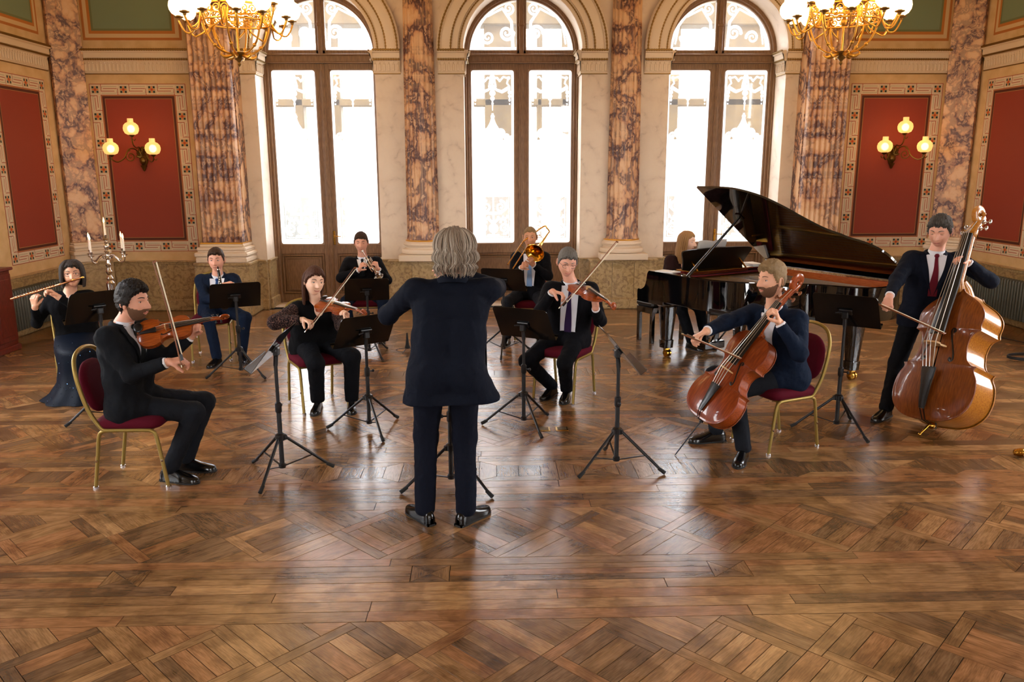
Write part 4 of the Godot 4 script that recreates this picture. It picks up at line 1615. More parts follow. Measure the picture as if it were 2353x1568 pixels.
# ---------------------------------------------------------------- furniture
# banquet chair; it looks along its local +z
func make_chair(label: String, at: Vector3, turn: float) -> Node3D:
	var o := thing("banquet_chair", label, "chair", at, turn, "gold and burgundy banquet chairs")
	for s in [-1, 1]:
		var x: float = s * 0.205
		var b := MB.new()
		b.tube(smooth_path([V(x, 0.008, 0.25), V(x, 0.22, 0.222), V(x, 0.37, 0.20), V(x, 0.405, 0.175), V(x, 0.412, 0.13), V(x, 0.412, 0.0)], 5), 0.013, 8, true, 1.0)
		var leg := part("front_leg", b, M.chair_gold, o)
		b = MB.new()
		b.lathe([Vector2(0.018, 0.0), Vector2(0.018, 0.012), Vector2(0.012, 0.018)], 12, 35.0, V(x, 0, 0.25))
		part("glide", b, M.chrome, leg)
		b = MB.new()
		b.lathe([Vector2(0.006, 0.0), Vector2(0.009, 0.012), Vector2(0.004, 0.018)], 8, 35.0, V(x + s * 0.012, 0.19, 0.228))
		part("stacking_stud", b, M.chrome, leg)
		b = MB.new()
		b.tube(smooth_path([V(x, 0.412, 0.0), V(x, 0.412, -0.10), V(x, 0.405, -0.15), V(x, 0.37, -0.18), V(x, 0.22, -0.205), V(x, 0.008, -0.24)], 5), 0.013, 8, true, 1.0)
		leg = part("rear_leg", b, M.chair_gold, o)
		b = MB.new()
		b.lathe([Vector2(0.018, 0.0), Vector2(0.018, 0.012), Vector2(0.012, 0.018)], 12, 35.0, V(x, 0, -0.24))
		part("glide", b, M.chrome, leg)
		b = MB.new()
		b.lathe([Vector2(0.006, 0.0), Vector2(0.009, 0.012), Vector2(0.004, 0.018)], 8, 35.0, V(x + s * 0.012, 0.19, -0.21))
		part("stacking_stud", b, M.chrome, leg)
	# hoop of the back
	var hoop := []
	for q in [[-0.205, 0.43, -0.16], [-0.212, 0.55, -0.225], [-0.215, 0.70, -0.265], [-0.195, 0.83, -0.295], [-0.13, 0.915, -0.315], [0.0, 0.945, -0.32], [0.13, 0.915, -0.315], [0.195, 0.83, -0.295], [0.215, 0.70, -0.265], [0.212, 0.55, -0.225], [0.205, 0.43, -0.16]]:
		hoop.append(V(q[0], q[1], q[2]))
	var b := MB.new()
	b.tube([V(-0.205, 0.412, -0.06)] + smooth_path([V(-0.205, 0.413, -0.12)] + hoop + [V(0.205, 0.413, -0.12)], 4) + [V(0.205, 0.412, -0.06)], 0.014, 8, true, 1.0)
	part("back_hoop", b, M.chair_gold, o)
	# padded back: rows from seat to crown, thick in the middle
	var rows := []
	for k in 17:
		var a := TAU * k / 16
		pass
	for r in 13:
		var f := r / 12.0
		var e := sin(PI * f)
		var row := PackedVector3Array()
		for k in 24:
			var a := -TAU * k / 24
			# superellipse outline of the pad in the plane of the back
			var cu := cos(a)
			var su := sin(a)
			var px := signf(cu) * pow(absf(cu), 0.62) * 0.192
			var py := signf(su) * pow(absf(su), 0.62) * 0.175
			if py > 0: px *= 1.0 - 0.30 * pow(py / 0.175, 2.0)
			var sc := 0.80 + 0.20 * sqrt(maxf(e, 0.0))
			var y := 0.685 + py * sc
			var t := lerpf(-0.022, 0.030, f)
			var lean := -0.257 - (y - 0.685) * 0.26
			row.append(V(px * sc, y, lean + t))
		rows.append(row)
	b = MB.new()
	b.grid(rows, true, 60.0)
	b.cap(rows[-1], V(0, 0.2, 1).normalized())
	b.cap(rows[0], V(0, -0.2, -1).normalized())
	part("backrest", b, M.chair_velvet, o)
	# seat cushion
	rows = []
	for q in [[0.94, 0.418], [1.0, 0.428], [1.02, 0.450], [1.0, 0.474], [0.93, 0.488], [0.75, 0.496], [0.4, 0.500]]:
		var row := PackedVector3Array()
		for p in round_rect(0.42 * q[0], 0.43 * q[0], 0.07 * q[0]): row.append(V(p.x, q[1], -p.y + 0.01))
		rows.append(row)
	b = MB.new()
	b.grid(rows, true, 60.0)
	b.cap(rows[-1], Vector3.UP)
	b.cap(rows[0], Vector3.DOWN)
	part("seat", b, M.chair_velvet, o)
	b = MB.new()
	b.beam(V(-0.19, 0.405, 0.15), V(0.19, 0.405, 0.15), 0.02, 0.02)
	b.beam(V(-0.19, 0.405, -0.12), V(0.19, 0.405, -0.12), 0.02, 0.02)
	b.beam(V(0, 0.41, -0.12), V(0, 0.41, 0.15), 0.34, 0.012)
	part("under_frame", b, M.chair_gold, o)
	return o

# orchestral music stand: pole at the middle; the desk faces local -z, legs turned by spin
func music_stand(label: String, at: Vector3, turn: float, height: float, spin: float, tilt := 32.0, reach := 0.36) -> Node3D:
	var o := thing("music_stand", label, "music stand", at, turn, "black orchestra music stands")
	var b := MB.new()
	b.tube([V(0, 0.06, 0), V(0, 0.50, 0)], 0.0165, 12)
	part("lower_tube", b, M.black_steel, o)
	b = MB.new()
	b.tube([V(0, 0.42, 0), V(0, height - 0.10, 0)], 0.0125, 12)
	part("upper_tube", b, M.black_steel, o)
	b = MB.new()
	b.lathe([Vector2(0.017, 0.46), Vector2(0.023, 0.47), Vector2(0.023, 0.53), Vector2(0.014, 0.54)], 14)
	b.tube([V(0.02, 0.50, 0), V(0.05, 0.50, 0)], 0.006, 8)
	b.ball(V(0.055, 0.50, 0), V(0.012, 0.014, 0.014), 10, 6)
	part("height_clamp", b, M.black_steel, o)
	b = MB.new()
	b.lathe([Vector2(0.018, 0.255), Vector2(0.032, 0.26), Vector2(0.034, 0.30), Vector2(0.018, 0.31)], 14)
	for k in 3:
		var a := spin + TAU * k / 3
		b.box(V(0.03, 0.035, 0.02), V(sin(a) * 0.035, 0.278, cos(a) * 0.035), 0.004, Basis(Vector3.UP, a))
	part("leg_collar", b, M.black_steel, o)
	b = MB.new()
	b.lathe([Vector2(0.001, 0.05), Vector2(0.024, 0.055), Vector2(0.026, 0.08), Vector2(0.017, 0.09)], 14)
	part("lower_hub", b, M.black_steel, o)
	for k in 3:
		var a := spin + TAU * k / 3
		var d := V(sin(a), 0, cos(a))
		b = MB.new()
		b.tube([d * 0.035 + V(0, 0.28, 0), d * (reach - 0.02) + V(0, 0.022, 0)], 0.0105, 8)
		var leg := part("leg", b, M.black_steel, o)
		b = MB.new()
		b.tube([d * (reach - 0.05) + V(0, 0.042, 0), d * reach + V(0, 0.0125, 0)], [0.0125, 0.0145], 10)
		part("rubber_foot", b, M.black_rubber, leg)
		b = MB.new()
		b.beam(d * 0.022 + V(0, 0.068, 0), d * (reach * 0.60) + V(0, 0.125, 0), 0.014, 0.007, 0.002)
		b.ball(d * (reach * 0.60) + V(0, 0.128, 0), V(0.008, 0.008, 0.008), 8, 6)
		part("brace", b, M.black_steel, leg)
	# head and desk, leaning back
	var lean := Transform3D(Basis(Vector3.RIGHT, deg_to_rad(tilt)), V(0, height, 0.0))
	b = MB.new()
	b.tube([V(0, height - 0.13, 0), V(0, height - 0.045, 0.008)], 0.016, 10)
	b.box(V(0.05, 0.06, 0.04), V(0, height - 0.03, 0.012), 0.008)
	part("tilt_head", b, M.black_steel, o)
	var poly := PackedVector2Array([Vector2(-0.255, -0.155), Vector2(0.255, -0.155), Vector2(0.250, 0.135)])
	for k in 5:
		var a := deg_to_rad(8.0 + 74.0 * k / 4)
		poly.append(Vector2(0.215 + cos(a) * 0.033, 0.137 + sin(a) * 0.033))
	for k in 5:
		var a := deg_to_rad(98.0 + 74.0 * k / 4)
		poly.append(Vector2(-0.215 + cos(a) * 0.033, 0.137 + sin(a) * 0.033))
	poly.append(Vector2(-0.250, 0.135))
	b = MB.new()
	b.prism(poly, -0.0015, 0.0015)
	part("desk", b, M.stand_plate, o, lean)
	b = MB.new()
	b.box(V(0.51, 0.003, 0.058), V(0, -0.155, -0.029))
	b.box(V(0.51, 0.012, 0.003), V(0, -0.150, -0.057))
	part("desk_lip", b, M.stand_plate, o, lean)
	b = MB.new()
	b.box(V(0.10, 0.05, 0.016), V(0, 0.0, 0.010), 0.004)
	b.tube([V(-0.03, 0.0, 0.02), V(-0.075, 0.0, 0.03)], 0.006, 8)
	part("desk_bracket", b, M.black_steel, o, lean)
	return o

func face(from: Vector3, to: Vector3) -> float:
	return atan2(to.x - from.x, to.z - from.z)

const PW := Vector3(0.8829, 0, -0.4695)    # across the piano, treble to bass
const PL := Vector3(0.4695, 0, 0.8829)     # along the piano, keys to tail
const PK := Vector3(1.715, 0, -9.16)       # treble corner of the keyboard

func pn(w: float, l: float, y: float) -> Vector3:
	return PK + PW * w + PL * l + V(0, y, 0)

func grand_piano() -> void:
	var o := thing("grand_piano", "polished black grand piano with its lid propped open", "piano", PK)
	# local axes: x = treble to bass, z = keys to tail
	o.basis = Basis(PW, Vector3.UP, PL)
	var out := PackedVector2Array()
	for p in smooth_path([V(0, 0.27, 0), V(0, 0.65, 0), V(0, 1.0, 0), V(0.03, 1.2, 0), V(0.13, 1.42, 0), V(0.30, 1.60, 0), V(0.50, 1.75, 0), V(0.66, 1.90, 0), V(0.76, 2.08, 0), V(0.84, 2.26, 0), V(0.97, 2.38, 0), V(1.16, 2.42, 0), V(1.36, 2.39, 0), V(1.47, 2.30, 0), V(1.50, 2.17, 0), V(1.50, 1.2, 0), V(1.50, 0.27, 0)], 4):
		out.append(Vector2(p.x, p.y))
	var inner: PackedVector2Array = Geometry2D.offset_polygon(out, -0.055)[0]
	# the rim: an open-topped wall
	var ring_o := []
	for y in [0.66, 0.665, 0.985, 0.99]:
		var r := PackedVector3Array()
		var q := 0.004 if y < 0.661 or y > 0.986 else 0.0
		for p in out: r.append(V(p.x + (q if p.x < 0.75 else -q), y, p.y))
		ring_o.append(r)
	var b := MB.new()
	b.grid(ring_o, true, 30.0, true)
	part("rim", b, M.piano_black, o)
	var po := _resample(out, 96)
	var pi_ := _resample(inner, 96)
	b = MB.new()
	var ro := PackedVector3Array()
	var ri := PackedVector3Array()
	var off := 0
	for k in 96:
		if pi_[k].distance_to(po[0]) < pi_[off].distance_to(po[0]): off = k
	for k in 96:
		ro.append(V(po[k].x, 0.99, po[k].y))
		var e := pi_[(off + k) % 96]
		ri.append(V(e.x, 0.99, e.y))
	b.grid([ri, ro], true, 30.0)
	part("rim_top", b, M.piano_black, o)
	b = MB.new()
	var rd := PackedVector3Array()
	for p in ri: rd.append(V(p.x, 0.80, p.z))
	b.grid([rd, ri], true, 30.0)
	part("inner_rim", b, M.piano_rim_inside, o)
	b = MB.new()
	b.xf = Transform3D(Basis(Vector3.RIGHT, Vector3.BACK, Vector3.DOWN), Vector3.ZERO)   # (x, y, z) -> (x, -z.. ) lays the polygon flat
	b.prism(inner, -0.84, -0.82)
	part("soundboard", b, M.soundboard, o)
	# cast plate: a gold frame with bars
	b = MB.new()
	b.box(V(1.36, 0.04, 0.20), V(0.75, 0.90, 0.62), 0.01)
	for e in [[0.10, 0.60, 0.12, 1.25], [0.40, 0.60, 0.44, 1.62], [0.72, 0.60, 0.86, 2.15], [1.05, 0.60, 1.16, 2.32], [1.40, 0.60, 1.38, 2.28]]:
		b.beam(V(e[0], 0.905, e[1]), V(e[2], 0.905, e[3]), 0.035, 0.04, 0.008)
	b.tube(smooth_path([V(0.08, 0.89, 0.9), V(0.12, 0.89, 1.3), V(0.36, 0.89, 1.56), V(0.68, 0.89, 1.85), V(0.86, 0.89, 2.15), V(1.16, 0.89, 2.33), V(1.40, 0.89, 2.26)], 4), 0.035, 8, true, 0.6)
	part("iron_plate", b, M.gold_plate, o)
	b = MB.new()
	for k in 44:
		var f := k / 43.0
		var w := lerpf(0.12, 1.38, f)
		var e := lerpf(1.15, 2.22, smoothstep(0.0, 0.75, f))
		b.tube([V(w, 0.925, 0.66), V(w + 0.02, 0.925, e)], 0.0016, 4)
	part("strings", b, M.string_metal, o).set_meta("kind", "stuff")
	b = MB.new()
	b.box(V(1.39, 0.03, 0.07), V(0.75, 0.975, 0.44), 0.006)
	b.box(V(1.20, 0.012, 0.10), V(0.75, 0.945, 0.56), 0.004)
	part("damper_rail", b, M.red_felt, o)
	# case bottom, beams
	b = MB.new()
	b.box(V(1.46, 0.03, 1.3), V(0.75, 0.68, 0.85), 0.004)
	b.beam(V(0.2, 0.63, 1.0), V(1.15, 0.63, 2.1), 0.12, 0.08, 0.01)
	b.beam(V(1.38, 0.63, 0.6), V(1.15, 0.63, 2.1), 0.12, 0.08, 0.01)
	part("under_beams", b, M.piano_satin, o)
	# cheeks with their curved profile, keybed, keyslip, fallboard
	var prof := PackedVector2Array()
	for p in smooth_path([V(0.45, 0.62, 0), V(0.03, 0.62, 0), V(0.0, 0.64, 0), V(0.0, 0.755, 0), V(0.06, 0.765, 0), V(0.12, 0.80, 0), V(0.15, 0.87, 0), V(0.165, 0.95, 0), V(0.19, 0.985, 0), V(0.23, 0.99, 0), V(0.45, 0.99, 0)], 4):
		prof.append(Vector2(p.x, p.y))
	for x in [0.0, 1.5]:
		b = MB.new()
		# polygon (length, height) pushed across the piano
		b.xf = Transform3D(Basis(Vector3.BACK, Vector3.UP, Vector3.LEFT), V(x + (0.075 if x < 0.5 else 0.0), 0, 0))
		b.prism(prof, 0.0, 0.075, 0.0)
		part("cheek", b, M.piano_black, o)
	b = MB.new()
	b.box(V(1.36, 0.09, 0.50), V(0.75, 0.665, 0.27), 0.006)
	b.box(V(1.36, 0.05, 0.03), V(0.75, 0.715, 0.035), 0.006)
	part("keybed", b, M.piano_black, o)
	b = MB.new()
	for k in 52: b.box(V(0.0228, 0.02, 0.15), V(0.75 - 0.6 + 1.2 * (k + 0.5) / 52, 0.735, 0.125), 0.002)
	part("white_keys", b, M.paper, o).set_meta("kind", "stuff")
	b = MB.new()
	for k in 51:
		if k % 7 != 2 and k % 7 != 6: b.box(V(0.011, 0.018, 0.095), V(0.75 - 0.6 + 1.2 * (k + 1.0) / 52, 0.752, 0.152), 0.003)
	part("black_keys", b, M.ebony, o).set_meta("kind", "stuff")
	b = MB.new()
	b.box(V(1.35, 0.20, 0.03), V(0.75, 0.86, 0.235), 0.008, Basis(Vector3.RIGHT, deg_to_rad(12.0)))
	b.box(V(1.39, 0.03, 0.16), V(0.75, 0.975, 0.32), 0.006)
	part("fallboard", b, M.piano_black, o)
	# music desk: a broad panel with waisted ends, leaning towards the tail
	var desk := PackedVector2Array([Vector2(-0.46, 0.0), Vector2(0.46, 0.0)])
	for p in smooth_path([V(0.46, 0.0, 0), V(0.47, 0.06, 0), V(0.495, 0.13, 0), V(0.53, 0.20, 0), V(0.52, 0.235, 0), V(0.40, 0.25, 0), V(0.0, 0.26, 0)], 4): desk.append(Vector2(p.x, p.y))
	for p in smooth_path([V(0.0, 0.26, 0), V(-0.40, 0.25, 0), V(-0.52, 0.235, 0), V(-0.53, 0.20, 0), V(-0.495, 0.13, 0), V(-0.47, 0.06, 0)], 4).slice(1): desk.append(Vector2(p.x, p.y))
	b = MB.new()
	b.prism(desk, -0.009, 0.009)
	part("music_desk", b, M.piano_satin, o, Transform3D(Basis(Vector3.RIGHT, deg_to_rad(20.0)), V(0.75, 1.0, 0.42)))
	b = MB.new()
	for x in [0.38, 1.12]: b.beam(V(x, 1.0, 0.58), V(x, 1.10, 0.465), 0.018, 0.01)
	b.box(V(0.95, 0.012, 0.26), V(0.75, 0.995, 0.47), 0.003)
	part("desk_strut", b, M.brass, o)
	# lid: hinge along the bass side, opened 38 degrees; its front flap is folded back on top
	var ang := deg_to_rad(37.0)
	var lid := PackedVector2Array()
	for p in out:
		if p.y >= 0.62: lid.append(Vector2(1.51 - p.x + (0.02 if p.x < 0.75 else 0.0), p.y))
	lid.insert(0, Vector2(1.53, 0.60))
	lid.append(Vector2(0.0, 0.60))
	# lid polygon: x = distance from the hinge, y = along; raised about the hinge line
	var hx := Basis(V(-cos(ang), sin(ang), 0), Vector3.BACK, V(sin(ang), cos(ang), 0))
	b = MB.new()
	b.xf = Transform3D(hx, V(1.51, 1.0, 0))
	b.prism(lid, 0.0, 0.022)
	part("lid", b, M.piano_black, o)
	b = MB.new()
	b.xf = Transform3D(hx, V(1.51, 1.0, 0))
	b.prism(rect_poly(0.02, 0.605, 1.50, 0.93), 0.024, 0.044)
	part("lid_flap", b, M.piano_black, o)
	b = MB.new()
	b.xf = Transform3D(hx, V(1.51, 1.0, 0))
	b.tube([V(0.0, 0.603, 0.023), V(1.53, 0.603, 0.023)], 0.006, 8)
	part("flap_hinge", b, M.brass, o)
	b = MB.new()
	b.xf = Transform3D(hx, V(1.51, 1.0, 0))
	b.box(V(0.10, 0.07, 0.012), V(1.02, 0.86, -0.006), 0.003)
	var lid_at := V(1.51 - cos(ang) * 1.02, 1.0 + sin(ang) * 1.02, 0.86)
	b.xf = Transform3D()
	b.tube([V(0.035, 0.985, 0.80), lid_at + V(0, -0.01, 0)], [0.020, 0.012], 8)
	b.tube([V(0.10, 0.985, 0.62), V(0.06, 1.0, 0.70), V(0.035, 0.99, 0.80)], 0.010, 6)
	part("lid_prop", b, M.piano_black, o)
	# legs: tapering, on brass casters
	for e in [[0.17, 0.34], [1.33, 0.34], [1.12, 2.10]]:
		var leg := Node3D.new()
		leg.name = "leg"
		o.add_child(leg, true)
		leg.position = V(e[0], 0, e[1])
		b = MB.new()
		var rows := []
		for q in [[0.66, 0.095], [0.60, 0.095], [0.585, 0.08], [0.20, 0.052], [0.195, 0.064], [0.105, 0.058], [0.10, 0.04]]:
			var row := PackedVector3Array()
			for p in round_rect(q[1] * 2, q[1] * 2, q[1] * 0.25, 3): row.append(V(p.x, q[0], -p.y))
			rows.append(row)
		rows.reverse()
		b.grid(rows, true, 30.0)
		b.cap(rows[0], Vector3.DOWN)
		part("shaft", b, M.piano_black, leg)
		b = MB.new()
		for s in [-1, 1]:
			b.xf = Transform3D(Basis(Vector3.FORWARD, PI / 2), V(s * 0.02 - 0.01, 0.042, 0.02))
			b.lathe([Vector2(0.012, -0.004), Vector2(0.041, 0.0), Vector2(0.042, 0.012), Vector2(0.041, 0.022), Vector2(0.012, 0.026)], 20)
		b.xf = Transform3D()
		b.box(V(0.07, 0.035, 0.05), V(0, 0.088, 0.008), 0.008)
		b.tube([V(-0.045, 0.042, 0.02), V(0.045, 0.042, 0.02)], 0.008, 8)
		part("caster", b, M.brass, leg)
	# pedal lyre
	b = MB.new()
	for s in [-1, 1]:
		b.beam(V(0.75 + s * 0.10, 0.62, 0.50), V(0.75 + s * 0.07, 0.12, 0.47), 0.035, 0.05, 0.008)
		b.beam(V(0.75 + s * 0.05, 0.12, 0.50), V(0.75 + s * 0.14, 0.62, 0.86), 0.018, 0.018, 0.004)
	b.box(V(0.30, 0.09, 0.16), V(0.75, 0.10, 0.46), 0.012)
	part("pedal_lyre", b, M.piano_black, o)
	b = MB.new()
	for s in [-1, 0, 1]:
		b.tube([V(0.75 + s * 0.03, 0.14, 0.47), V(0.75 + s * 0.03, 0.62, 0.50)], 0.004, 6)
		b.tube(smooth_path([V(0.75 + s * 0.075, 0.085, 0.42), V(0.75 + s * 0.075, 0.075, 0.33), V(0.75 + s * 0.075, 0.055, 0.25)], 3), [0.010, 0.010, 0.012, 0.014, 0.017, 0.020, 0.020], 8, true, 0.5)
	part("pedals", b, M.brass, o)

func _resample(p: PackedVector2Array, n: int) -> PackedVector2Array:
	var total := 0.0
	for k in p.size(): total += p[k].distance_to(p[(k + 1) % p.size()])
	var out := PackedVector2Array()
	var step := total / n
	var run := 0.0
	var want := 0.0
	for k in p.size():
		var a := p[k]
		var b := p[(k + 1) % p.size()]
		var d := a.distance_to(b)
		while want < run + d - 1e-9 and out.size() < n:
			out.append(a.lerp(b, (want - run) / d))
			want += step
		run += d
	while out.size() < n: out.append(p[0])
	return out

func piano_bench() -> void:
	var at := pn(0.72, -0.42, 0)
	var o := thing("piano_bench", "black padded piano bench behind the keyboard", "bench", at)
	o.basis = Basis(PW, Vector3.UP, PL)
	var b := MB.new()
	b.box(V(0.56, 0.07, 0.33), V(0, 0.485, 0), 0.025)
	part("seat", b, M.piano_satin, o)
	b = MB.new()
	b.box(V(0.54, 0.08, 0.31), V(0, 0.41, 0), 0.006)
	part("apron", b, M.piano_black, o)
	for x in [-0.24, 0.24]:
		for z in [-0.125, 0.125]:
			b = MB.new()
			b.box(V(0.05, 0.38, 0.05), V(x, 0.19, z), 0.005)
			part("leg", b, M.piano_black, o)

# cast-iron column radiator along local x, looking to +z
func radiator(label: String, at: Vector3, turn: float, n: int, valve: float) -> void:
	var o := thing("radiator", label, "radiator", at, turn, "grey cast-iron radiators")
	var b := MB.new()
	var rows := []
	for q in [[0.13, 0.010], [0.145, 0.018], [0.62, 0.018], [0.645, 0.012]]:
		var row := PackedVector3Array()
		for p in round_rect(q[1] * 2, 0.15 if q[1] > 0.015 else 0.13, q[1] * 0.9, 4): row.append(V(p.x, q[0], -p.y))
		rows.append(row)
	b.grid(rows, true, 50.0)
	b.cap(rows[-1], Vector3.UP)
	b.cap(rows[0], Vector3.DOWN)
	var sec := b.mesh()
	for k in n: part("section", sec, M.radiator_grey, o, Transform3D(Basis(), V((k - (n - 1) / 2.0) * 0.058, 0, 0)))
	b = MB.new()
	for y in [0.18, 0.60]: b.tube([V(-n * 0.029, y, 0), V(n * 0.029, y, 0)], 0.022, 10)
	part("header_pipe", b, M.radiator_grey, o)
	for x in [-1, 1]:
		b = MB.new()
		b.box(V(0.03, 0.14, 0.12), V(x * (n * 0.029 - 0.09), 0.07, 0), 0.006)
		part("foot", b, M.radiator_grey, o)
	b = MB.new()
	b.tube([V(valve * (n * 0.029), 0.60, 0), V(valve * (n * 0.029 + 0.05), 0.60, 0)], 0.012, 8)
	b.tube([V(valve * (n * 0.029 + 0.04), 0.62, 0.0), V(valve * (n * 0.029 + 0.04), 0.0, 0.0)], 0.010, 8)
	part("feed_pipe", b, M.radiator_grey, o)
	b = MB.new()
	b.xf = Transform3D(Basis(Vector3.RIGHT, PI / 2), V(valve * (n * 0.029 + 0.03), 0.60, 0.02))
	b.lathe([Vector2(0.018, 0.0), Vector2(0.026, 0.01), Vector2(0.026, 0.06), Vector2(0.020, 0.075), Vector2(0.001, 0.078)], 16)
	part("thermostat_head", b, M.white_plastic, o)

func candelabrum(at: Vector3) -> void:
	var o := thing("candelabrum", "tall silver five-arm candelabrum standing between flutist and clarinettist", "candelabrum", at)
	var b := MB.new()
	b.lathe([Vector2(0.15, 0.0), Vector2(0.15, 0.015), Vector2(0.12, 0.03), Vector2(0.07, 0.05), Vector2(0.045, 0.09), Vector2(0.03, 0.12)], 28)
	part("foot", b, M.silver, o)
	b = MB.new()
	var rows := []
	for q in [[0.12, 0.022], [0.20, 0.026], [0.50, 0.036], [0.74, 0.046], [0.78, 0.048]]:
		rows.append(fluted_ring(V(0, q[0], 0), q[1], 10, 0.12))
	b.grid(rows, true, 60.0)
	part("fluted_shaft", b, M.silver, o)
	b = MB.new()
	b.lathe([Vector2(0.048, 0.78), Vector2(0.052, 0.79), Vector2(0.046, 0.80), Vector2(0.030, 0.82), Vector2(0.042, 0.845), Vector2(0.030, 0.87), Vector2(0.018, 0.885), Vector2(0.034, 0.91), Vector2(0.040, 0.93), Vector2(0.022, 0.955), Vector2(0.017, 0.975), Vector2(0.032, 1.0), Vector2(0.034, 1.015), Vector2(0.02, 1.03), Vector2(0.016, 1.07), Vector2(0.030, 1.09), Vector2(0.024, 1.11), Vector2(0.018, 1.14), Vector2(0.022, 1.16), Vector2(0.034, 1.175), Vector2(0.016, 1.19), Vector2(0.03, 1.22), Vector2(0.028, 1.245), Vector2(0.014, 1.262), Vector2(0.022, 1.285), Vector2(0.012, 1.30), Vector2(0.028, 1.312), Vector2(0.03, 1.318), Vector2(0.012, 1.33), Vector2(0.016, 1.35), Vector2(0.018, 1.37)], 20)
	part("upper_stem", b, M.silver, o)
	var tops := [V(0, 1.37, 0)]
	for k in 4:
		var a := TAU * k / 4 + 0.30
		var d := V(cos(a), 0, sin(a))
		b = MB.new()
		b.tube(smooth_path([V(0, 1.10, 0) + d * 0.018, V(0, 1.125, 0) + d * 0.06, V(0, 1.105, 0) + d * 0.12, V(0, 1.055, 0) + d * 0.18, V(0, 1.065, 0) + d * 0.235, V(0, 1.115, 0) + d * 0.25], 5), 0.008, 8)
		b.tube(smooth_path([V(0, 1.125, 0) + d * 0.06, V(0, 1.10, 0) + d * 0.075, V(0, 1.095, 0) + d * 0.055], 3), 0.005, 6)
		var arm := part("arm", b, M.silver, o)
		b = MB.new()
		b.lathe([Vector2(0.006, 1.105), Vector2(0.014, 1.115), Vector2(0.010, 1.125), Vector2(0.034, 1.135), Vector2(0.036, 1.14), Vector2(0.012, 1.146), Vector2(0.012, 1.165), Vector2(0.018, 1.18), Vector2(0.018, 1.186)], 18, 35.0, d * 0.25)
		part("candle_cup", b, M.silver, arm)
		tops.append(V(0, 1.184, 0) + d * 0.25)
	var words := ["topmost white candle of the silver candelabrum", "white candle on the candelabrum's right arm", "white candle on the candelabrum's near arm", "white candle on the candelabrum's left arm", "white candle on the candelabrum's far arm"]
	var wax := MB.new()
	wax.lathe([Vector2(0.0115, 0.0), Vector2(0.0105, 0.14), Vector2(0.010, 0.145), Vector2(0.004, 0.142)], 14)
	var wick := MB.new()
	wick.tube([V(0, 0.14, 0), V(0.001, 0.152, 0)], 0.0012, 5)
	var fl := MB.new()
	fl.lathe([Vector2(0.001, 0.146), Vector2(0.0075, 0.155), Vector2(0.009, 0.166), Vector2(0.007, 0.180), Vector2(0.0035, 0.196), Vector2(0.0005, 0.210)], 12, 70.0)
	var wm := wax.mesh()
	var km := wick.mesh()
	var fm := fl.mesh()
	for k in 5:
		var c := thing("candle", words[k], "candle", at + tops[k], 0.0, "lit candles of the candelabrum")
		part("wax", wm, M.candle_wax, c)
		part("wick", km, M.black_rubber, c)
		part("flame", fm, M.flame, c)
		omni(c, V(0, 0.165, 0), 0.006, Color("#ffb765"), 0.012)

func build_furniture() -> void:
	grand_piano()
	piano_bench()
	# chairs: place, then the way they look
	make_chair("burgundy banquet chair turned sideways under the foremost violinist", V(-2.465, 0, -5.39), PI / 2)
	make_chair("burgundy banquet chair under the cellist, seen from its right side", V(2.235, 0, -5.93), face(V(2.524, 0, -5.801), V(2.045, 0, -5.595)))
	make_chair("burgundy banquet chair under the silver-haired viola player", V(0.70, 0, -7.33), face(V(0.90, 0, -7.6), V(0.60, 0, -7.1)))
	make_chair("burgundy banquet chair under the woman with the violin", V(-1.60, 0, -7.13), face(V(-1.75, 0, -7.4), V(-1.45, 0, -6.85)))
	make_chair("burgundy banquet chair under the clarinettist", V(-3.22, 0, -9.15), 0.18)
	make_chair("burgundy banquet chair under the trumpeter", V(-1.62, 0, -10.25), 0.12)
	make_chair("burgundy banquet chair under the trombonist", V(0.52, 0, -10.05), -0.05)
	# stands: pole foot, way the desk looks (towards its player), height, legs
	music_stand("black music stand edge-on in front of the foremost violinist", V(-1.49, 0, -5.39), PI / 2, 0.93, 0.35, 38.0)
	music_stand("black music stand edge-on in front of the cellist", V(0.90, 0, -5.44), -PI / 2 + 0.06, 0.88, 0.55, 38.0)
	music_stand("black music stand in front of the woman with the violin", V(-1.02, 0, -6.38), face(V(-1.55, 0, -7.1), V(-1.02, 0, -6.4)), 0.84, -0.2)
	music_stand("black music stand in front of the viola player", V(0.27, 0, -6.42), face(V(0.72, 0, -7.2), V(0.27, 0, -6.42)), 0.88, 0.9)
	music_stand("black music stand in front of the clarinettist", V(-2.645, 0, -8.25), face(V(-3.1, 0, -9.3), V(-2.645, 0, -8.25)), 0.85, 0.6)
	music_stand("black music stand in front of the trumpeter", V(-1.42, 0, -9.12), face(V(-1.6, 0, -10.2), V(-1.42, 0, -9.12)), 0.77, 0.4)
	music_stand("black music stand in front of the trombonist", V(0.15, 0, -9.15), face(V(0.45, 0, -10.1), V(0.15, 0, -9.15)), 0.87, 0.2)
	music_stand("black music stand between cellist and bassist", V(2.85, 0, -6.22), face(V(3.3, 0, -6.9), V(2.85, 0, -6.22)) - 0.1, 1.0, 1.0)
	music_stand("black music stand half hidden behind the foremost violinist", V(-3.30, 0, -6.72), face(V(-3.9, 0, -7.3), V(-3.3, 0, -6.72)), 1.00, 0.3)
	music_stand("black music stand standing before the conductor", V(-0.28, 0, -5.14), PI, 0.92, -0.15)
	radiator("grey cast-iron radiator with white valve behind the flutist", V(XL + 0.20, 0, -10.55), PI / 2, 24, -1.0)
	radiator("grey cast-iron radiator behind the double bass", V(XR - 0.20, 0, -10.7), -PI / 2, 26, 1.0)
	candelabrum(V(-4.62, 0, -9.75))

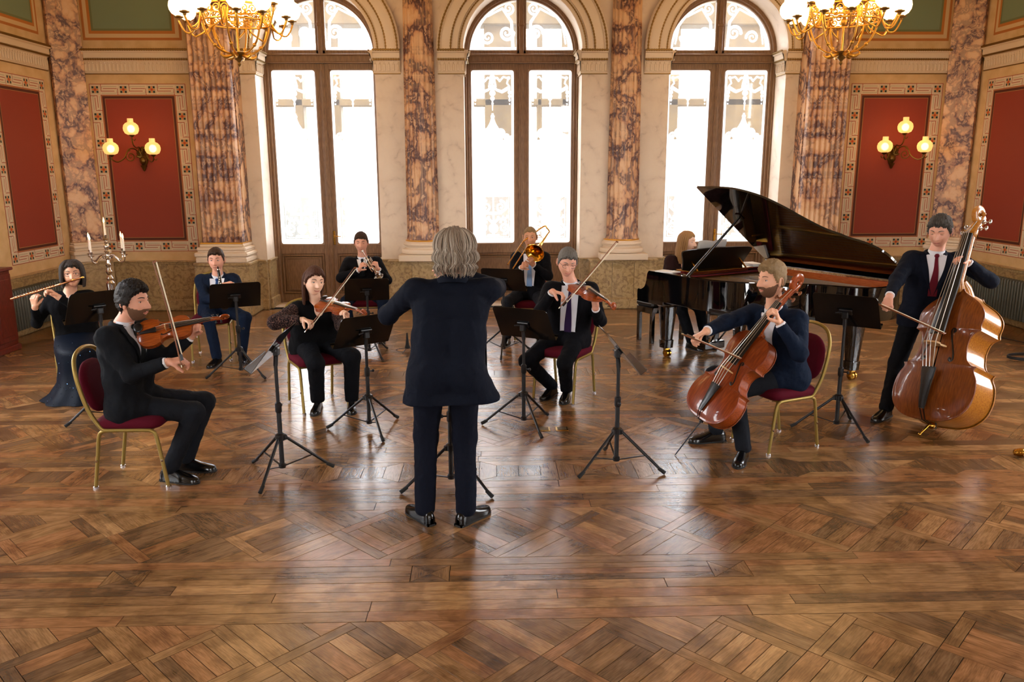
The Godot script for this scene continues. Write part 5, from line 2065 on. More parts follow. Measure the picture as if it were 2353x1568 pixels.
# ---------------------------------------------------------------- figures
# A field of tapered capsules joined by a smooth minimum and meshed as surface nets.
# bone = [a, b, radius at a, radius at b]; clip = [point, normal, reach]
var fold_noise: FastNoiseLite

func field_mesh(out: MB, bones: Array, k: float, cell: float, folds := 0.0, clips := []) -> void:
	var lo := Vector3.INF
	var hi := -Vector3.INF
	for b in bones:
		var r: float = maxf(b[2], b[3])
		lo = lo.min(b[0] - Vector3.ONE * r).min(b[1] - Vector3.ONE * r)
		hi = hi.max(b[0] + Vector3.ONE * r).max(b[1] + Vector3.ONE * r)
	var pad := cell * 3.0 + folds
	lo -= Vector3.ONE * pad
	hi += Vector3.ONE * pad
	var nx := int((hi.x - lo.x) / cell) + 2
	var ny := int((hi.y - lo.y) / cell) + 2
	var nz := int((hi.z - lo.z) / cell) + 2
	var f := PackedFloat32Array()
	f.resize(nx * ny * nz)
	f.fill(1.0)
	var ik := 1.0 / (4.0 * k)
	for b in bones:
		var a: Vector3 = b[0]
		var ab: Vector3 = b[1] - a
		var ra: float = b[2]
		var dr: float = b[3] - ra
		var inv := 1.0 / maxf(ab.length_squared(), 1e-9)
		var reach: float = maxf(b[2], b[3]) + maxf(k, cell * 4.0) + folds * 2.0
		var l: Vector3 = a.min(b[1]) - Vector3.ONE * reach
		var h: Vector3 = a.max(b[1]) + Vector3.ONE * reach
		var x0 := maxi(int((l.x - lo.x) / cell), 0)
		var y0 := maxi(int((l.y - lo.y) / cell), 0)
		var z0 := maxi(int((l.z - lo.z) / cell), 0)
		var x1 := mini(int((h.x - lo.x) / cell) + 1, nx - 1)
		var y1 := mini(int((h.y - lo.y) / cell) + 1, ny - 1)
		var z1 := mini(int((h.z - lo.z) / cell) + 1, nz - 1)
		for z in range(z0, z1 + 1):
			for y in range(y0, y1 + 1):
				var i := (z * ny + y) * nx + x0
				var q := lo + Vector3(x0, y, z) * cell - a
				for x in range(x0, x1 + 1):
					var t := clampf(q.dot(ab) * inv, 0.0, 1.0)
					var d := (q - ab * t).length() - (ra + dr * t)
					if d < reach:
						var o := f[i]
						var m := k - absf(d - o)
						if m > 0.0: f[i] = minf(d, o) - m * m * ik
						elif d < o: f[i] = d
					q.x += cell
					i += 1
	if fold_noise == null:
		fold_noise = FastNoiseLite.new()
		fold_noise.noise_type = FastNoiseLite.TYPE_SIMPLEX_SMOOTH
		fold_noise.frequency = 7.0
		fold_noise.fractal_octaves = 3
		fold_noise.domain_warp_enabled = true
		fold_noise.domain_warp_amplitude = 0.06
		fold_noise.domain_warp_frequency = 4.0
	var near := cell * 3.2 + folds * 2.0
	if folds > 0.0 or clips:
		var i := 0
		for z in nz:
			for y in ny:
				for x in nx:
					var v := f[i]
					if v < near:
						var p := lo + Vector3(x, y, z) * cell
						if folds > 0.0 and v > -near: v += folds * (absf(fold_noise.get_noise_3d(p.x, p.y * 0.8, p.z)) * 2.0 - 0.5)
						for c in clips:
							if p.distance_to(c[0]) < c[2]: v = maxf(v, (p - c[0]).dot(c[1]))
						f[i] = v
					i += 1
	# surface nets
	var at := {}
	var sx := 1
	var sy := nx
	var sz := nx * ny
	var base := out.v.size()
	var lim := cell * 2.8
	var offs := [0, sx, sy, sx + sy, sz, sx + sz, sy + sz, sx + sy + sz]
	var where := PackedInt32Array()
	for z in range(0, nz - 1):
		for y in range(0, ny - 1):
			var i := (z * ny + y) * nx
			for x in range(0, nx - 1):
				var v0 := f[i]
				if v0 < lim and v0 > -lim:
					var v1 := f[i + 1]
					var v2 := f[i + sy]
					var v3 := f[i + sy + 1]
					var v4 := f[i + sz]
					var v5 := f[i + sz + 1]
					var v6 := f[i + sz + sy]
					var v7 := f[i + sz + sy + 1]
					var c := int(v0 < 0) + int(v1 < 0) + int(v2 < 0) + int(v3 < 0) + int(v4 < 0) + int(v5 < 0) + int(v6 < 0) + int(v7 < 0)
					if c > 0 and c < 8:
						var s := Vector3.ZERO
						var m := 0
						if (v0 < 0) != (v1 < 0): s += Vector3(v0 / (v0 - v1), 0, 0); m += 1
						if (v2 < 0) != (v3 < 0): s += Vector3(v2 / (v2 - v3), 1, 0); m += 1
						if (v4 < 0) != (v5 < 0): s += Vector3(v4 / (v4 - v5), 0, 1); m += 1
						if (v6 < 0) != (v7 < 0): s += Vector3(v6 / (v6 - v7), 1, 1); m += 1
						if (v0 < 0) != (v2 < 0): s += Vector3(0, v0 / (v0 - v2), 0); m += 1
						if (v1 < 0) != (v3 < 0): s += Vector3(1, v1 / (v1 - v3), 0); m += 1
						if (v4 < 0) != (v6 < 0): s += Vector3(0, v4 / (v4 - v6), 1); m += 1
						if (v5 < 0) != (v7 < 0): s += Vector3(1, v5 / (v5 - v7), 1); m += 1
						if (v0 < 0) != (v4 < 0): s += Vector3(0, 0, v0 / (v0 - v4)); m += 1
						if (v1 < 0) != (v5 < 0): s += Vector3(1, 0, v1 / (v1 - v5)); m += 1
						if (v2 < 0) != (v6 < 0): s += Vector3(0, 1, v2 / (v2 - v6)); m += 1
						if (v3 < 0) != (v7 < 0): s += Vector3(1, 1, v3 / (v3 - v7)); m += 1
						at[i] = out.v.size()
						where.append(i)
						out.v.append(lo + (Vector3(x, y, z) + s / m) * cell)
						out.n.append(Vector3(v1 - v0 + v3 - v2 + v5 - v4 + v7 - v6, v2 - v0 + v3 - v1 + v6 - v4 + v7 - v5, v4 - v0 + v5 - v1 + v6 - v2 + v7 - v3).normalized())
						out.t.append(Vector2.ZERO)
				i += 1
	for i in where:
		var inside := f[i] < 0
		# the three edges that leave this corner
		for e in 3:
			var st: int = [sx, sy, sz][e]
			if (f[i + st] < 0) == inside: continue
			var u: int = [sy, sz, sx][e]
			var w: int = [sz, sx, sy][e]
			if not (at.has(i - u) and at.has(i - w) and at.has(i - u - w)): continue
			var a: int = at[i]
			var b: int = at[i - u]
			var c: int = at[i - u - w]
			var d: int = at[i - w]
			if inside: out.i.append_array([a, c, b, a, d, c])
			else: out.i.append_array([a, b, c, a, c, d])

func field_at(bones: Array, k: float, p: Vector3) -> float:
	var f := 1.0
	for b in bones:
		var ab: Vector3 = b[1] - b[0]
		var q: Vector3 = p - b[0]
		var t := clampf(q.dot(ab) / maxf(ab.length_squared(), 1e-9), 0.0, 1.0)
		var d: float = (q - ab * t).length() - lerpf(b[2], b[3], t)
		var m := k - absf(d - f)
		f = minf(d, f) - (m * m / (4.0 * k) if m > 0.0 else 0.0)
	return f

# the point where a ray from outside meets the field
func field_hit(bones: Array, k: float, from: Vector3, dir: Vector3, most := 0.6) -> Vector3:
	var t := 0.0
	for _s in 40:
		var d := field_at(bones, k, from + dir * t)
		if d < 0.0006 or t > most: break
		t += maxf(d * 0.9, 0.0008)
	return from + dir * minf(t, most)

# rows of points with shared, averaged normals
func smooth_grid(out: MB, rows: Array, closed := true, flip := false) -> void:
	var nr := rows.size()
	var nc: int = rows[0].size()
	var base := out.v.size()
	var acc := PackedVector3Array()
	acc.resize(nr * nc)
	var ncf := nc if closed else nc - 1
	for r in nr - 1:
		for c in ncf:
			var c2 := (c + 1) % nc
			var m: Vector3 = (rows[r + 1][c2] - rows[r][c]).cross(rows[r + 1][c] - rows[r][c2])
			if flip: m = -m
			acc[r * nc + c] += m
			acc[r * nc + c2] += m
			acc[(r + 1) * nc + c] += m
			acc[(r + 1) * nc + c2] += m
			var a := base + r * nc + c
			var b := base + r * nc + c2
			var d := base + (r + 1) * nc + c
			var e := base + (r + 1) * nc + c2
			if flip: out.i.append_array([a, b, e, a, e, d])
			else: out.i.append_array([a, e, b, a, d, e])
	for r in nr:
		var row: PackedVector3Array = rows[r]
		for c in nc:
			out.v.append(row[c])
			out.n.append(acc[r * nc + c].normalized())
			out.t.append(Vector2(float(c) / nc, float(r) / nr))

func bell(x: float, s: float) -> float:
	return exp(-(x * x) / (s * s))

# ---- heads. Local axes: z forward, y up; azimuth 0 in front
func head_point(az: float, el: float) -> Vector3:
	var p := Vector3(sin(az) * cos(el) * 0.074, sin(el) * 0.114, cos(az) * cos(el) * 0.093)
	var ax := absf(p.x)
	var y := p.y
	if y < 0.0:
		var t := -y / 0.114
		p.x *= 1.0 - 0.26 * t * t
		if p.z < 0.0: p.z *= 1.0 - 0.5 * t
		else: p.z += 0.010 * t * clampf(p.z / 0.05, 0.0, 1.0)
	elif p.z < 0.0: p.z *= 1.06
	if cos(az) > 0.0:
		var nose := smoothstep(0.028, -0.020, y) * smoothstep(-0.040, -0.030, y)
		p.z += 0.030 * nose * bell(p.x, 0.008 + 0.006 * nose)
		p.z += 0.004 * bell(ax - 0.013, 0.006) * bell(y + 0.030, 0.007)
		p.z -= 0.013 * bell(ax - 0.030, 0.015) * bell(y - 0.011, 0.013)
		p.z += 0.005 * bell(ax - 0.028, 0.022) * bell(y - 0.031, 0.009)
		p.z += 0.006 * bell(p.x, 0.022) * (bell(y + 0.053, 0.006) + bell(y + 0.068, 0.007))
		p.z -= 0.004 * bell(p.x, 0.026) * bell(y + 0.060, 0.003)
		p.z += 0.008 * bell(p.x, 0.022) * bell(y + 0.094, 0.017)
		p.z += 0.005 * bell(ax - 0.043, 0.018) * bell(y + 0.022, 0.020)
	return p

func face_z(x: float, y: float) -> Vector3:
	var el := asin(clampf(y / 0.114, -1, 1))
	return head_point(asin(clampf(x / (0.074 * maxf(cos(el), 0.2)), -1, 1)), el)

func az_of(t: float) -> float:
	return PI * (0.6 * t + 0.4 * t * t * t)

func head_shell(out: MB, xf: Transform3D, thick, nc := 64, nr := 60) -> void:
	var rows := []
	for r in nr + 1:
		var el := (float(r) / nr - 0.5) * PI * 0.998
		var row := PackedVector3Array()
		for c in nc:
			var az := az_of(2.0 * c / nc - 1.0)
			var p := head_point(az, el)
			if thick != null:
				var th: float = thick.call(absf(rad_to_deg(az)), p, az)
				p += (p * Vector3(1.0, 0.75, 0.85)).normalized() * th
			row.append(xf * p)
		rows.append(row)
	smooth_grid(out, rows, true, true)

var hair_noise: FastNoiseLite

func strands(p: Vector3, fx: float, amp: float) -> float:
	if hair_noise == null:
		hair_noise = FastNoiseLite.new()
		hair_noise.noise_type = FastNoiseLite.TYPE_SIMPLEX
		hair_noise.frequency = 1.0
		hair_noise.fractal_octaves = 2
	return amp * hair_noise.get_noise_3d(p.x * fx, p.y * fx * 0.35, p.z * fx)

# hair line by azimuth for short hair: brow height fy at the front, round the ears to the nape
func hair_line(a: float, fy: float, temple: float, nape: float) -> float:
	if a < 30.0: return fy
	if a < 62.0: return lerpf(fy, temple, (a - 30.0) / 32.0)
	if a < 78.0: return lerpf(temple, -0.012, (a - 62.0) / 16.0)
	if a < 92.0: return -0.012
	if a < 108.0: return lerpf(-0.012, nape * 0.6, (a - 92.0) / 16.0)
	return lerpf(nape * 0.6, nape, clampf((a - 108.0) / 40.0, 0, 1))

func short_hair(o: Node3D, xf: Transform3D, m: Material, fy := 0.072, temple := 0.050, nape := -0.062, top := 0.022, side := 0.010, rough := 0.006) -> void:
	var b := MB.new()
	head_shell(b, xf, func(a: float, p: Vector3, _az: float) -> float:
		var on := smoothstep(-0.005, 0.006, p.y - hair_line(a, fy, temple, nape) + strands(p, 90.0, 0.010))
		var th := lerpf(side, top, smoothstep(0.02, 0.09, p.y)) + strands(p, 90.0, rough) + strands(p, 220.0, rough * 0.4)
		return lerpf(-0.012, th, on))
	part("hair", b, m, o)

func locks(o: Node3D, xf: Transform3D, m: Material, paths: Array, r0: float, r1: float) -> void:
	var b := MB.new()
	for p in paths:
		var pts := []
		for q in p: pts.append(xf * q)

		pts = smooth_path(pts, 5)
		var rr := []
		for k in pts.size(): rr.append(lerpf(r0, r1, pow(float(k) / (pts.size() - 1), 2.0)))
		b.tube(pts, rr, 7)
	part("hair_locks", b, m, o)

func face_details(o: Node3D, xf: Transform3D, brow: Material, L: Dictionary) -> void:
	for s in [-1.0, 1.0]:
		var e := face_z(s * 0.031, 0.010)
		var b := MB.new()
		b.xf = xf
		if not L.get("shut", false):
			b.ball(e + V(0, 0, -0.0062), V(0.0140, 0.0085, 0.0115), 14, 10)
			var w := part("eye", b, M.eye_white, o)
			b = MB.new()
			b.xf = xf
			var g: Vector2 = L.get("gaze", Vector2.ZERO)
			b.ball(e + V(g.x * 0.005, g.y * 0.004 - 0.0005, 0.0018), V(0.0058, 0.0062, 0.0042), 12, 8)
			part("iris", b, M.iris, w)
		b = MB.new()
		b.xf = xf
		b.ball(e + V(0, 0.0068 if not L.get("shut", false) else 0.0, -0.0066), V(0.0155, 0.0068 if not L.get("shut", false) else 0.0115, 0.0134), 14, 8)
		part("eyelid", b, L.skin, o)
		b = MB.new()
		b.xf = xf
		var lash := []
		for k in 7:
			var a := lerpf(-1.25, 1.25, k / 6.0)
			var low := -0.0035 if L.get("shut", false) else 0.0042
			lash.append(e + V(sin(a) * 0.0145, low - (1.0 - cos(a)) * 0.006, cos(a) * 0.0125 - 0.0058))
		b.tube(lash, [0.0006, 0.0011, 0.0013, 0.0013, 0.0013, 0.0011, 0.0006], 5)
		part("eyelashes", b, M.iris, o)
		var pts := []
		for k in 6:
			var x := lerpf(0.014, 0.048, k / 5.0)
			pts.append(face_z(s * x, 0.033 + 0.005 * sin(PI * k / 5.0)) + V(0, 0, 0.0015))
		b = MB.new()
		b.xf = xf
		b.tube(pts, [0.0022, 0.003, 0.0032, 0.003, 0.0024, 0.0012], 6)
		part("eyebrow", b, brow, o)
	var b := MB.new()
	b.xf = xf
	var smile: float = L.get("smile", 0.0)
	var up := []
	for k in 9:
		var x := lerpf(-0.024, 0.024, k / 8.0)
		up.append(face_z(x, -0.060 + smile * 0.006 * pow(absf(x) / 0.024, 2.0)) + V(0, 0, 0.0015))
	b.tube(up, [0.002, 0.0045, 0.006, 0.0066, 0.0066, 0.0066, 0.006, 0.0045, 0.002], 6)
	part("lips", b, M.lip, o)

func spectacles(o: Node3D, xf: Transform3D) -> void:
	var b := MB.new()
	b.xf = xf
	var z := face_z(0.031, 0.010).z + 0.020
	for s in [-1.0, 1.0]:
		var ring := []
		for k in 21:
			var a := TAU * k / 20
			ring.append(V(s * 0.033 + cos(a) * 0.023, 0.008 + sin(a) * 0.016, z - absf(cos(a) * 0.023 + 0.033) * 0.08))
		b.tube(ring, 0.0016, 5, false)
		b.tube([V(s * 0.056, 0.012, z - 0.006), V(s * 0.076, 0.014, 0.03), V(s * 0.079, 0.012, -0.008)], 0.0016, 5)
	b.tube([V(-0.010, 0.011, z), V(0, 0.014, z + 0.003), V(0.010, 0.011, z)], 0.0016, 5)
	part("spectacles", b, M.spectacle_frame, o)

func ears(out: MB, xf: Transform3D) -> void:
	var keep := out.xf
	out.xf = xf
	for s in [-1.0, 1.0]:
		out.ball(V(s * 0.077, -0.004, -0.008), V(0.008, 0.031, 0.018), 12, 8, Basis(Vector3.UP, s * 0.35) * Basis(Vector3.RIGHT, -0.15))
		var rim := []
		for k in 12:
			var a := -0.9 + 4.4 * k / 11.0
			rim.append(V(s * (0.083), -0.002 + sin(a) * 0.028, -0.010 + cos(a) * -0.016))
		out.tube(rim, 0.0045, 6)
	out.xf = keep

# ---- hands. d = along the fingers, n = out of the palm, s = +1 left hand / -1 right hand
func hand_bones(w: Vector3, d: Vector3, n: Vector3, s: float, curl: Array, size := 1.0, spread := 1.0) -> Array:
	d = d.normalized()
	n = (n - d * n.dot(d)).normalized()
	var side := d.cross(n) * s           # towards the thumb
	var B := []
	var lens := [0.074, 0.082, 0.075, 0.058]
	var pos := [0.030, 0.010, -0.010, -0.028]
	for k in 4:
		var base: Vector3 = w + d * (0.088 - 0.006 * absf(k - 1.2)) * size + side * pos[k] * size
		B.append([w + side * pos[k] * 0.55 * size + d * 0.005, base, 0.0145 * size, 0.0115 * size])
		var c: Array = curl[k]
		var dir: Vector3 = (d + side * pos[k] * 4.0 * spread).normalized()
		var p := base
		var axis := dir.cross(n).normalized()
		for j in 3:
			dir = dir.rotated(axis, deg_to_rad(c[j]))
			var l: float = lens[k] * [0.48, 0.30, 0.24][j] * size
			var q := p + dir * l
			B.append([p, q, (0.0098 - 0.0008 * j) * size, (0.0092 - 0.0010 * j) * size])
			p = q
	var t: Array = curl[4]
	var tb := w + d * 0.022 * size + side * 0.024 * size + n * 0.006 * size
	var td: Vector3 = (d * t[0] + side * t[1] + n * t[2]).normalized()
	B.append([w + d * 0.01, tb, 0.015 * size, 0.015 * size])
	var tm: Vector3 = tb + td * 0.044 * size
	B.append([tb, tm, 0.0145 * size, 0.0115 * size])
	var te: Vector3 = (td + n * t[3] + d * 0.35).normalized()
	B.append([tm, tm + te * 0.036 * size, 0.0112 * size, 0.0092 * size])
	return B

const CURLED := [[55, 60, 35], [60, 62, 38], [64, 64, 38], [68, 66, 40], [0.6, 0.5, 0.75, 0.5]]
const RELAXED := [[18, 28, 18], [24, 34, 20], [30, 38, 22], [36, 40, 24], [0.8, 0.7, 0.35, 0.2]]
const HOLDING := [[38, 48, 28], [42, 50, 30], [46, 52, 30], [46, 50, 30], [0.7, 0.45, 0.8, 0.3]]
const PRESSING := [[42, 62, 38], [46, 66, 38], [50, 66, 40], [50, 60, 38], [0.75, 0.35, 0.75, 0.15]]
const OPEN := [[8, 14, 8], [14, 18, 10], [20, 24, 12], [24, 28, 14], [0.7, 0.9, 0.2, 0.1]]

# ---- shoes: ankle a, toe direction d
func shoe(o: Node3D, a: Vector3, d: Vector3, size := 1.0) -> void:
	d = V(d.x, 0, d.z).normalized()
	var x := d.cross(Vector3.UP)
	var rows := []
	for q in [[-0.078, 0.012, 0.040], [-0.074, 0.026, 0.064], [-0.055, 0.034, 0.082], [-0.02, 0.036, 0.094], [0.02, 0.037, 0.092], [0.06, 0.040, 0.076], [0.10, 0.045, 0.060], [0.14, 0.047, 0.050], [0.175, 0.042, 0.042], [0.20, 0.030, 0.034], [0.212, 0.014, 0.024], [0.215, 0.004, 0.016]]:
		var row := PackedVector3Array()
		for k in 14:
			var t := TAU * k / 14
			var cx := cos(t)
			var cy := sin(t)
			var h: float = q[2] * size
			row.append(V(a.x, 0.010, a.z) + d * q[0] * size + x * signf(cx) * pow(absf(cx), 0.75) * q[1] * size + V(0, (maxf(cy, 0.0) ** 0.8) * h - (0.002 if cy < 0.0 else 0.0), 0))
		rows.append(row)
	var b := MB.new()
	smooth_grid(b, rows, true, false)
	var s := part("shoe", b, M.shoe_black, o)
	b = MB.new()
	var p := PackedVector2Array()
	for q in [[-0.082, 0.016], [-0.074, 0.032], [-0.03, 0.036], [0.05, 0.039], [0.12, 0.049], [0.17, 0.045], [0.205, 0.028], [0.222, 0.006]]: p.append(Vector2(q[1], q[0]) * size)
	for q in [[0.222, -0.006], [0.205, -0.028], [0.17, -0.045], [0.12, -0.049], [0.05, -0.039], [-0.03, -0.036], [-0.074, -0.032], [-0.082, -0.016]]: p.append(Vector2(q[1], q[0]) * size)
	b.xf = Transform3D(Basis(x, d, Vector3.UP if x.cross(d).y > 0 else Vector3.DOWN), V(a.x, 0, a.z))
	b.prism(p, 0.001 if x.cross(d).y > 0 else -0.013, 0.013 if x.cross(d).y > 0 else -0.001)
	b.xf = Transform3D(Basis(x, Vector3.UP, d), V(a.x, 0, a.z))
	b.box(V(0.062, 0.016, 0.07) * size, V(0, 0.009, -0.045 * size), 0.003)
	part("sole", b, M.shoe_sole, s)
	b = MB.new()
	for k in 4:
		var z := 0.03 + 0.018 * k
		b.tube([V(a.x, 0.0, a.z) + d * z * size + x * 0.014 + V(0, 0.098 - 0.009 * k, 0), V(a.x, 0, a.z) + d * z * size - x * 0.014 + V(0, 0.098 - 0.009 * k, 0)], 0.0022, 5)
	part("laces", b, M.black_rubber, s)

# ---- one person. J: joints in the room; L: look
func person(label: String, J: Dictionary, L: Dictionary) -> Node3D:
	var at := V(J.P.x, 0, J.P.z)
	var o := thing("person", label, "person", at)
	for k in J:
		if k != "F" and k != "Ft": J[k] -= at
	var s: float = L.get("s", 1.0)
	var bulk: float = L.get("bulk", 1.0)
	var up: Vector3 = (J.N - J.P).normalized()
	var rt: Vector3 = (J.SR - J.SL).normalized()
	var fw: Vector3 = up.cross(rt).normalized()
	var P: Vector3 = J.P
	var N: Vector3 = J.N
	var hr: Vector3 = (J.HR - J.HL).normalized()
	# --- coat (or blouse): one field for trunk and sleeves
	var st := []      # stations: centre, half width, radius
	var trunk := N - P
	st.append([P - up * 0.02, hr * 0.085 * bulk, 0.118 * s * bulk])
	st.append([P + trunk * 0.36 + fw * 0.005, (hr + rt).normalized() * 0.080 * bulk, 0.108 * s * bulk])
	st.append([P + trunk * 0.70 + fw * 0.008, rt * 0.098, 0.112 * s * lerpf(1.0, bulk, 0.6)])
	var coat := []
	for k in 3:
		coat.append([st[k][0] - st[k][1], st[k][0] + st[k][1], st[k][2], st[k][2]])
		if k:
			for q in [-1.0, 1.0]: coat.append([st[k - 1][0] + st[k - 1][1] * q, st[k][0] + st[k][1] * q, st[k - 1][2], st[k][2]])
	for q in [["SL", -1.0], ["SR", 1.0]]:
		var S: Vector3 = J[q[0]]
		coat.append([st[2][0] + st[2][1] * q[1], S - rt * q[1] * 0.03, st[2][2] * 0.9, 0.066 * s])
		coat.append([N - up * 0.035, S - rt * q[1] * 0.02, 0.056 * s, 0.060 * s])
	var sl: float = L.get("sleeve", 1.0)
	for q in ["L", "R"]:
		coat.append([J["S" + q], J["E" + q], 0.069 * s * sl, 0.055 * s * sl])
		var cuff: Vector3 = J["E" + q].lerp(J["W" + q], 0.90)
		coat.append([J["E" + q], cuff, 0.055 * s * sl, 0.043 * s * sl])
	var trunk_only := coat.slice(0, 11)
	if L.get("skirt", 0.0) > 0.0:      # hanging skirts of a standing man's coat
		var dn: Vector3 = P - V(0, L.skirt, 0)
		var fl: float = L.get("flare", 0.0)
		coat.append([st[0][0] - st[0][1], dn - st[0][1] * 1.15 - hr * fl, st[0][2] * 0.97, 0.118 * s])
		coat.append([st[0][0] + st[0][1], dn + st[0][1] * 1.15 + hr * fl * 2.2, st[0][2] * 0.97, 0.118 * s])
		coat.append([dn - st[0][1], dn + st[0][1], 0.115 * s, 0.115 * s])
	elif L.get("lap", true):           # coat tails spread over seat and lap
		for q in ["L", "R"]:
			coat.append([J["H" + q] + V(0, 0.0, 0), J["H" + q].lerp(J["K" + q], 0.25) + V(0, 0.005, 0), 0.118 * s, 0.096 * s])
	var clips := []
	for q in ["L", "R"]:
		var dv: Vector3 = (J["W" + q] - J["E" + q]).normalized()
		clips.append([J["E" + q].lerp(J["W" + q], 0.90), dv, 0.075])
	if L.get("skirt", 0.0) > 0.0: clips.append([P - V(0, L.skirt, 0), V(0.02, -1, 0).normalized(), 0.6])
	var b := MB.new()
	field_mesh(b, coat, 0.035, 0.0105, 0.006, clips)
	part(L.get("top_name", "jacket"), b, L.coat, o)
	# --- trousers
	if L.get("legs", true):
		var tr := [[J.HL, J.HR, 0.112 * s * bulk, 0.112 * s * bulk]]
		var tclips := []
		for q in ["L", "R"]:
			var wide: float = L.get("leg", 1.0)
			tr.append([J["H" + q], J["K" + q], 0.092 * s * wide, 0.068 * s * wide])
			var hem: Vector3 = J["A" + q] + V(0, 0.005, 0)
			tr.append([J["K" + q], hem, 0.066 * s * wide, 0.056 * s * wide])
			tclips.append([V(hem.x, maxf(hem.y - 0.03, 0.045), hem.z), V(0, -1, 0), 0.12])
		b = MB.new()
		field_mesh(b, tr, 0.03, 0.0105, 0.006, tclips)
		part("trousers", b, L.trousers, o)
		for q in ["L", "R"]:
			var td: Vector3 = L.get("toe" + q, J.F)
			shoe(o, J["A" + q], td, s)
	# --- skin: head, neck, hands, and the limbs inside the clothes
	var hf: Vector3 = L.get("look", J.F)
	var hu: Vector3 = L.get("crown", Vector3.UP)
	var hz := hf.normalized()
	var hx := hu.cross(hz).normalized()
	var hs: float = L.get("head", 1.0) * 1.10
	var H := Transform3D(Basis(hx, hz.cross(hx), hz).scaled_local(Vector3.ONE * hs), J.H)
	b = MB.new()
	head_shell(b, H, null)
	ears(b, H)
	var nk := [[N - up * 0.08, N, 0.062 * s, 0.056 * s], [N, H * V(0, -0.045, -0.022), 0.056 * s, 0.054 * s], [H * V(0, -0.045, -0.022), H * V(0, 0.0, -0.02), 0.052 * s, 0.05 * s]]
	if L.get("neckline", 0.0) > 0.0:
		nk.append([N - up * 0.03, N - up * L.neckline + fw * 0.055, 0.058, 0.060])
	b.tube([P, P + trunk * 0.6, N], [0.08, 0.07, 0.04], 8)
	for q in ["L", "R"]:
		b.tube([J["S" + q], J["E" + q], J["W" + q]], [0.045, 0.04, 0.03 * s], 8)
		if L.get("legs", true): b.tube([J["H" + q], J["K" + q], J["A" + q]], [0.065, 0.05, 0.04], 8)
	field_mesh(b, nk, 0.03, 0.009)
	for q in [["L", 1.0], ["R", -1.0]]:
		var W: Vector3 = J["W" + q[0]]
		var hd: Array = L["hand" + q[0]]      # [direction, palm normal, curl]
		var hb := hand_bones(W, hd[0], hd[1], q[1], hd[2], L.get("hand", 1.0) * s)
		hb.append([J["E" + q[0]].lerp(W, 0.72), W, 0.031 * s, 0.0265 * s])
		field_mesh(b, hb, 0.010, 0.0045)
	part("body", b, L.skin, o)
	# --- face and hair
	face_details(o, H, L.get("brow", L.hair), L)
	if L.has("hair_fn"): L.hair_fn.call(o, H)
	if L.get("glasses", false): spectacles(o, H)
	if L.has("beard"):
		b = MB.new()
		head_shell(b, H, func(a: float, p: Vector3, _az: float) -> float:
			var lower := smoothstep(-0.030, -0.045, p.y + 0.0004 * (a - 40.0) * (-1.0 if a > 40.0 else 0.0))
			var sides := smoothstep(96.0, 84.0, a)
			var cheek := smoothstep(-0.020, -0.050, p.y + 0.012 * bell(a - 45.0, 22.0) - 0.02 * smoothstep(62.0, 80.0, a))
			var mouth := 1.0 - bell(p.x, 0.021) * bell(p.y + 0.060, 0.010)
			var stache := bell(p.y + 0.044, 0.007) * bell(p.x, 0.03)
			var m := clampf(maxf(minf(lower + cheek, 1.0) * sides, stache) * mouth, 0.0, 1.0)
			return lerpf(-0.006, 0.0035 * L.get("beard_len", 1.0) + strands(p, 260.0, 0.0016), smoothstep(0.35, 0.65, m)))
		part("beard", b, L.beard, o)
	# --- shirt front, collar, tie, lapels, cuffs
	if L.has("shirt"):
		_shirt(o, L, coat, trunk_only, P, N, up, rt, fw, H, s, J)
	return o

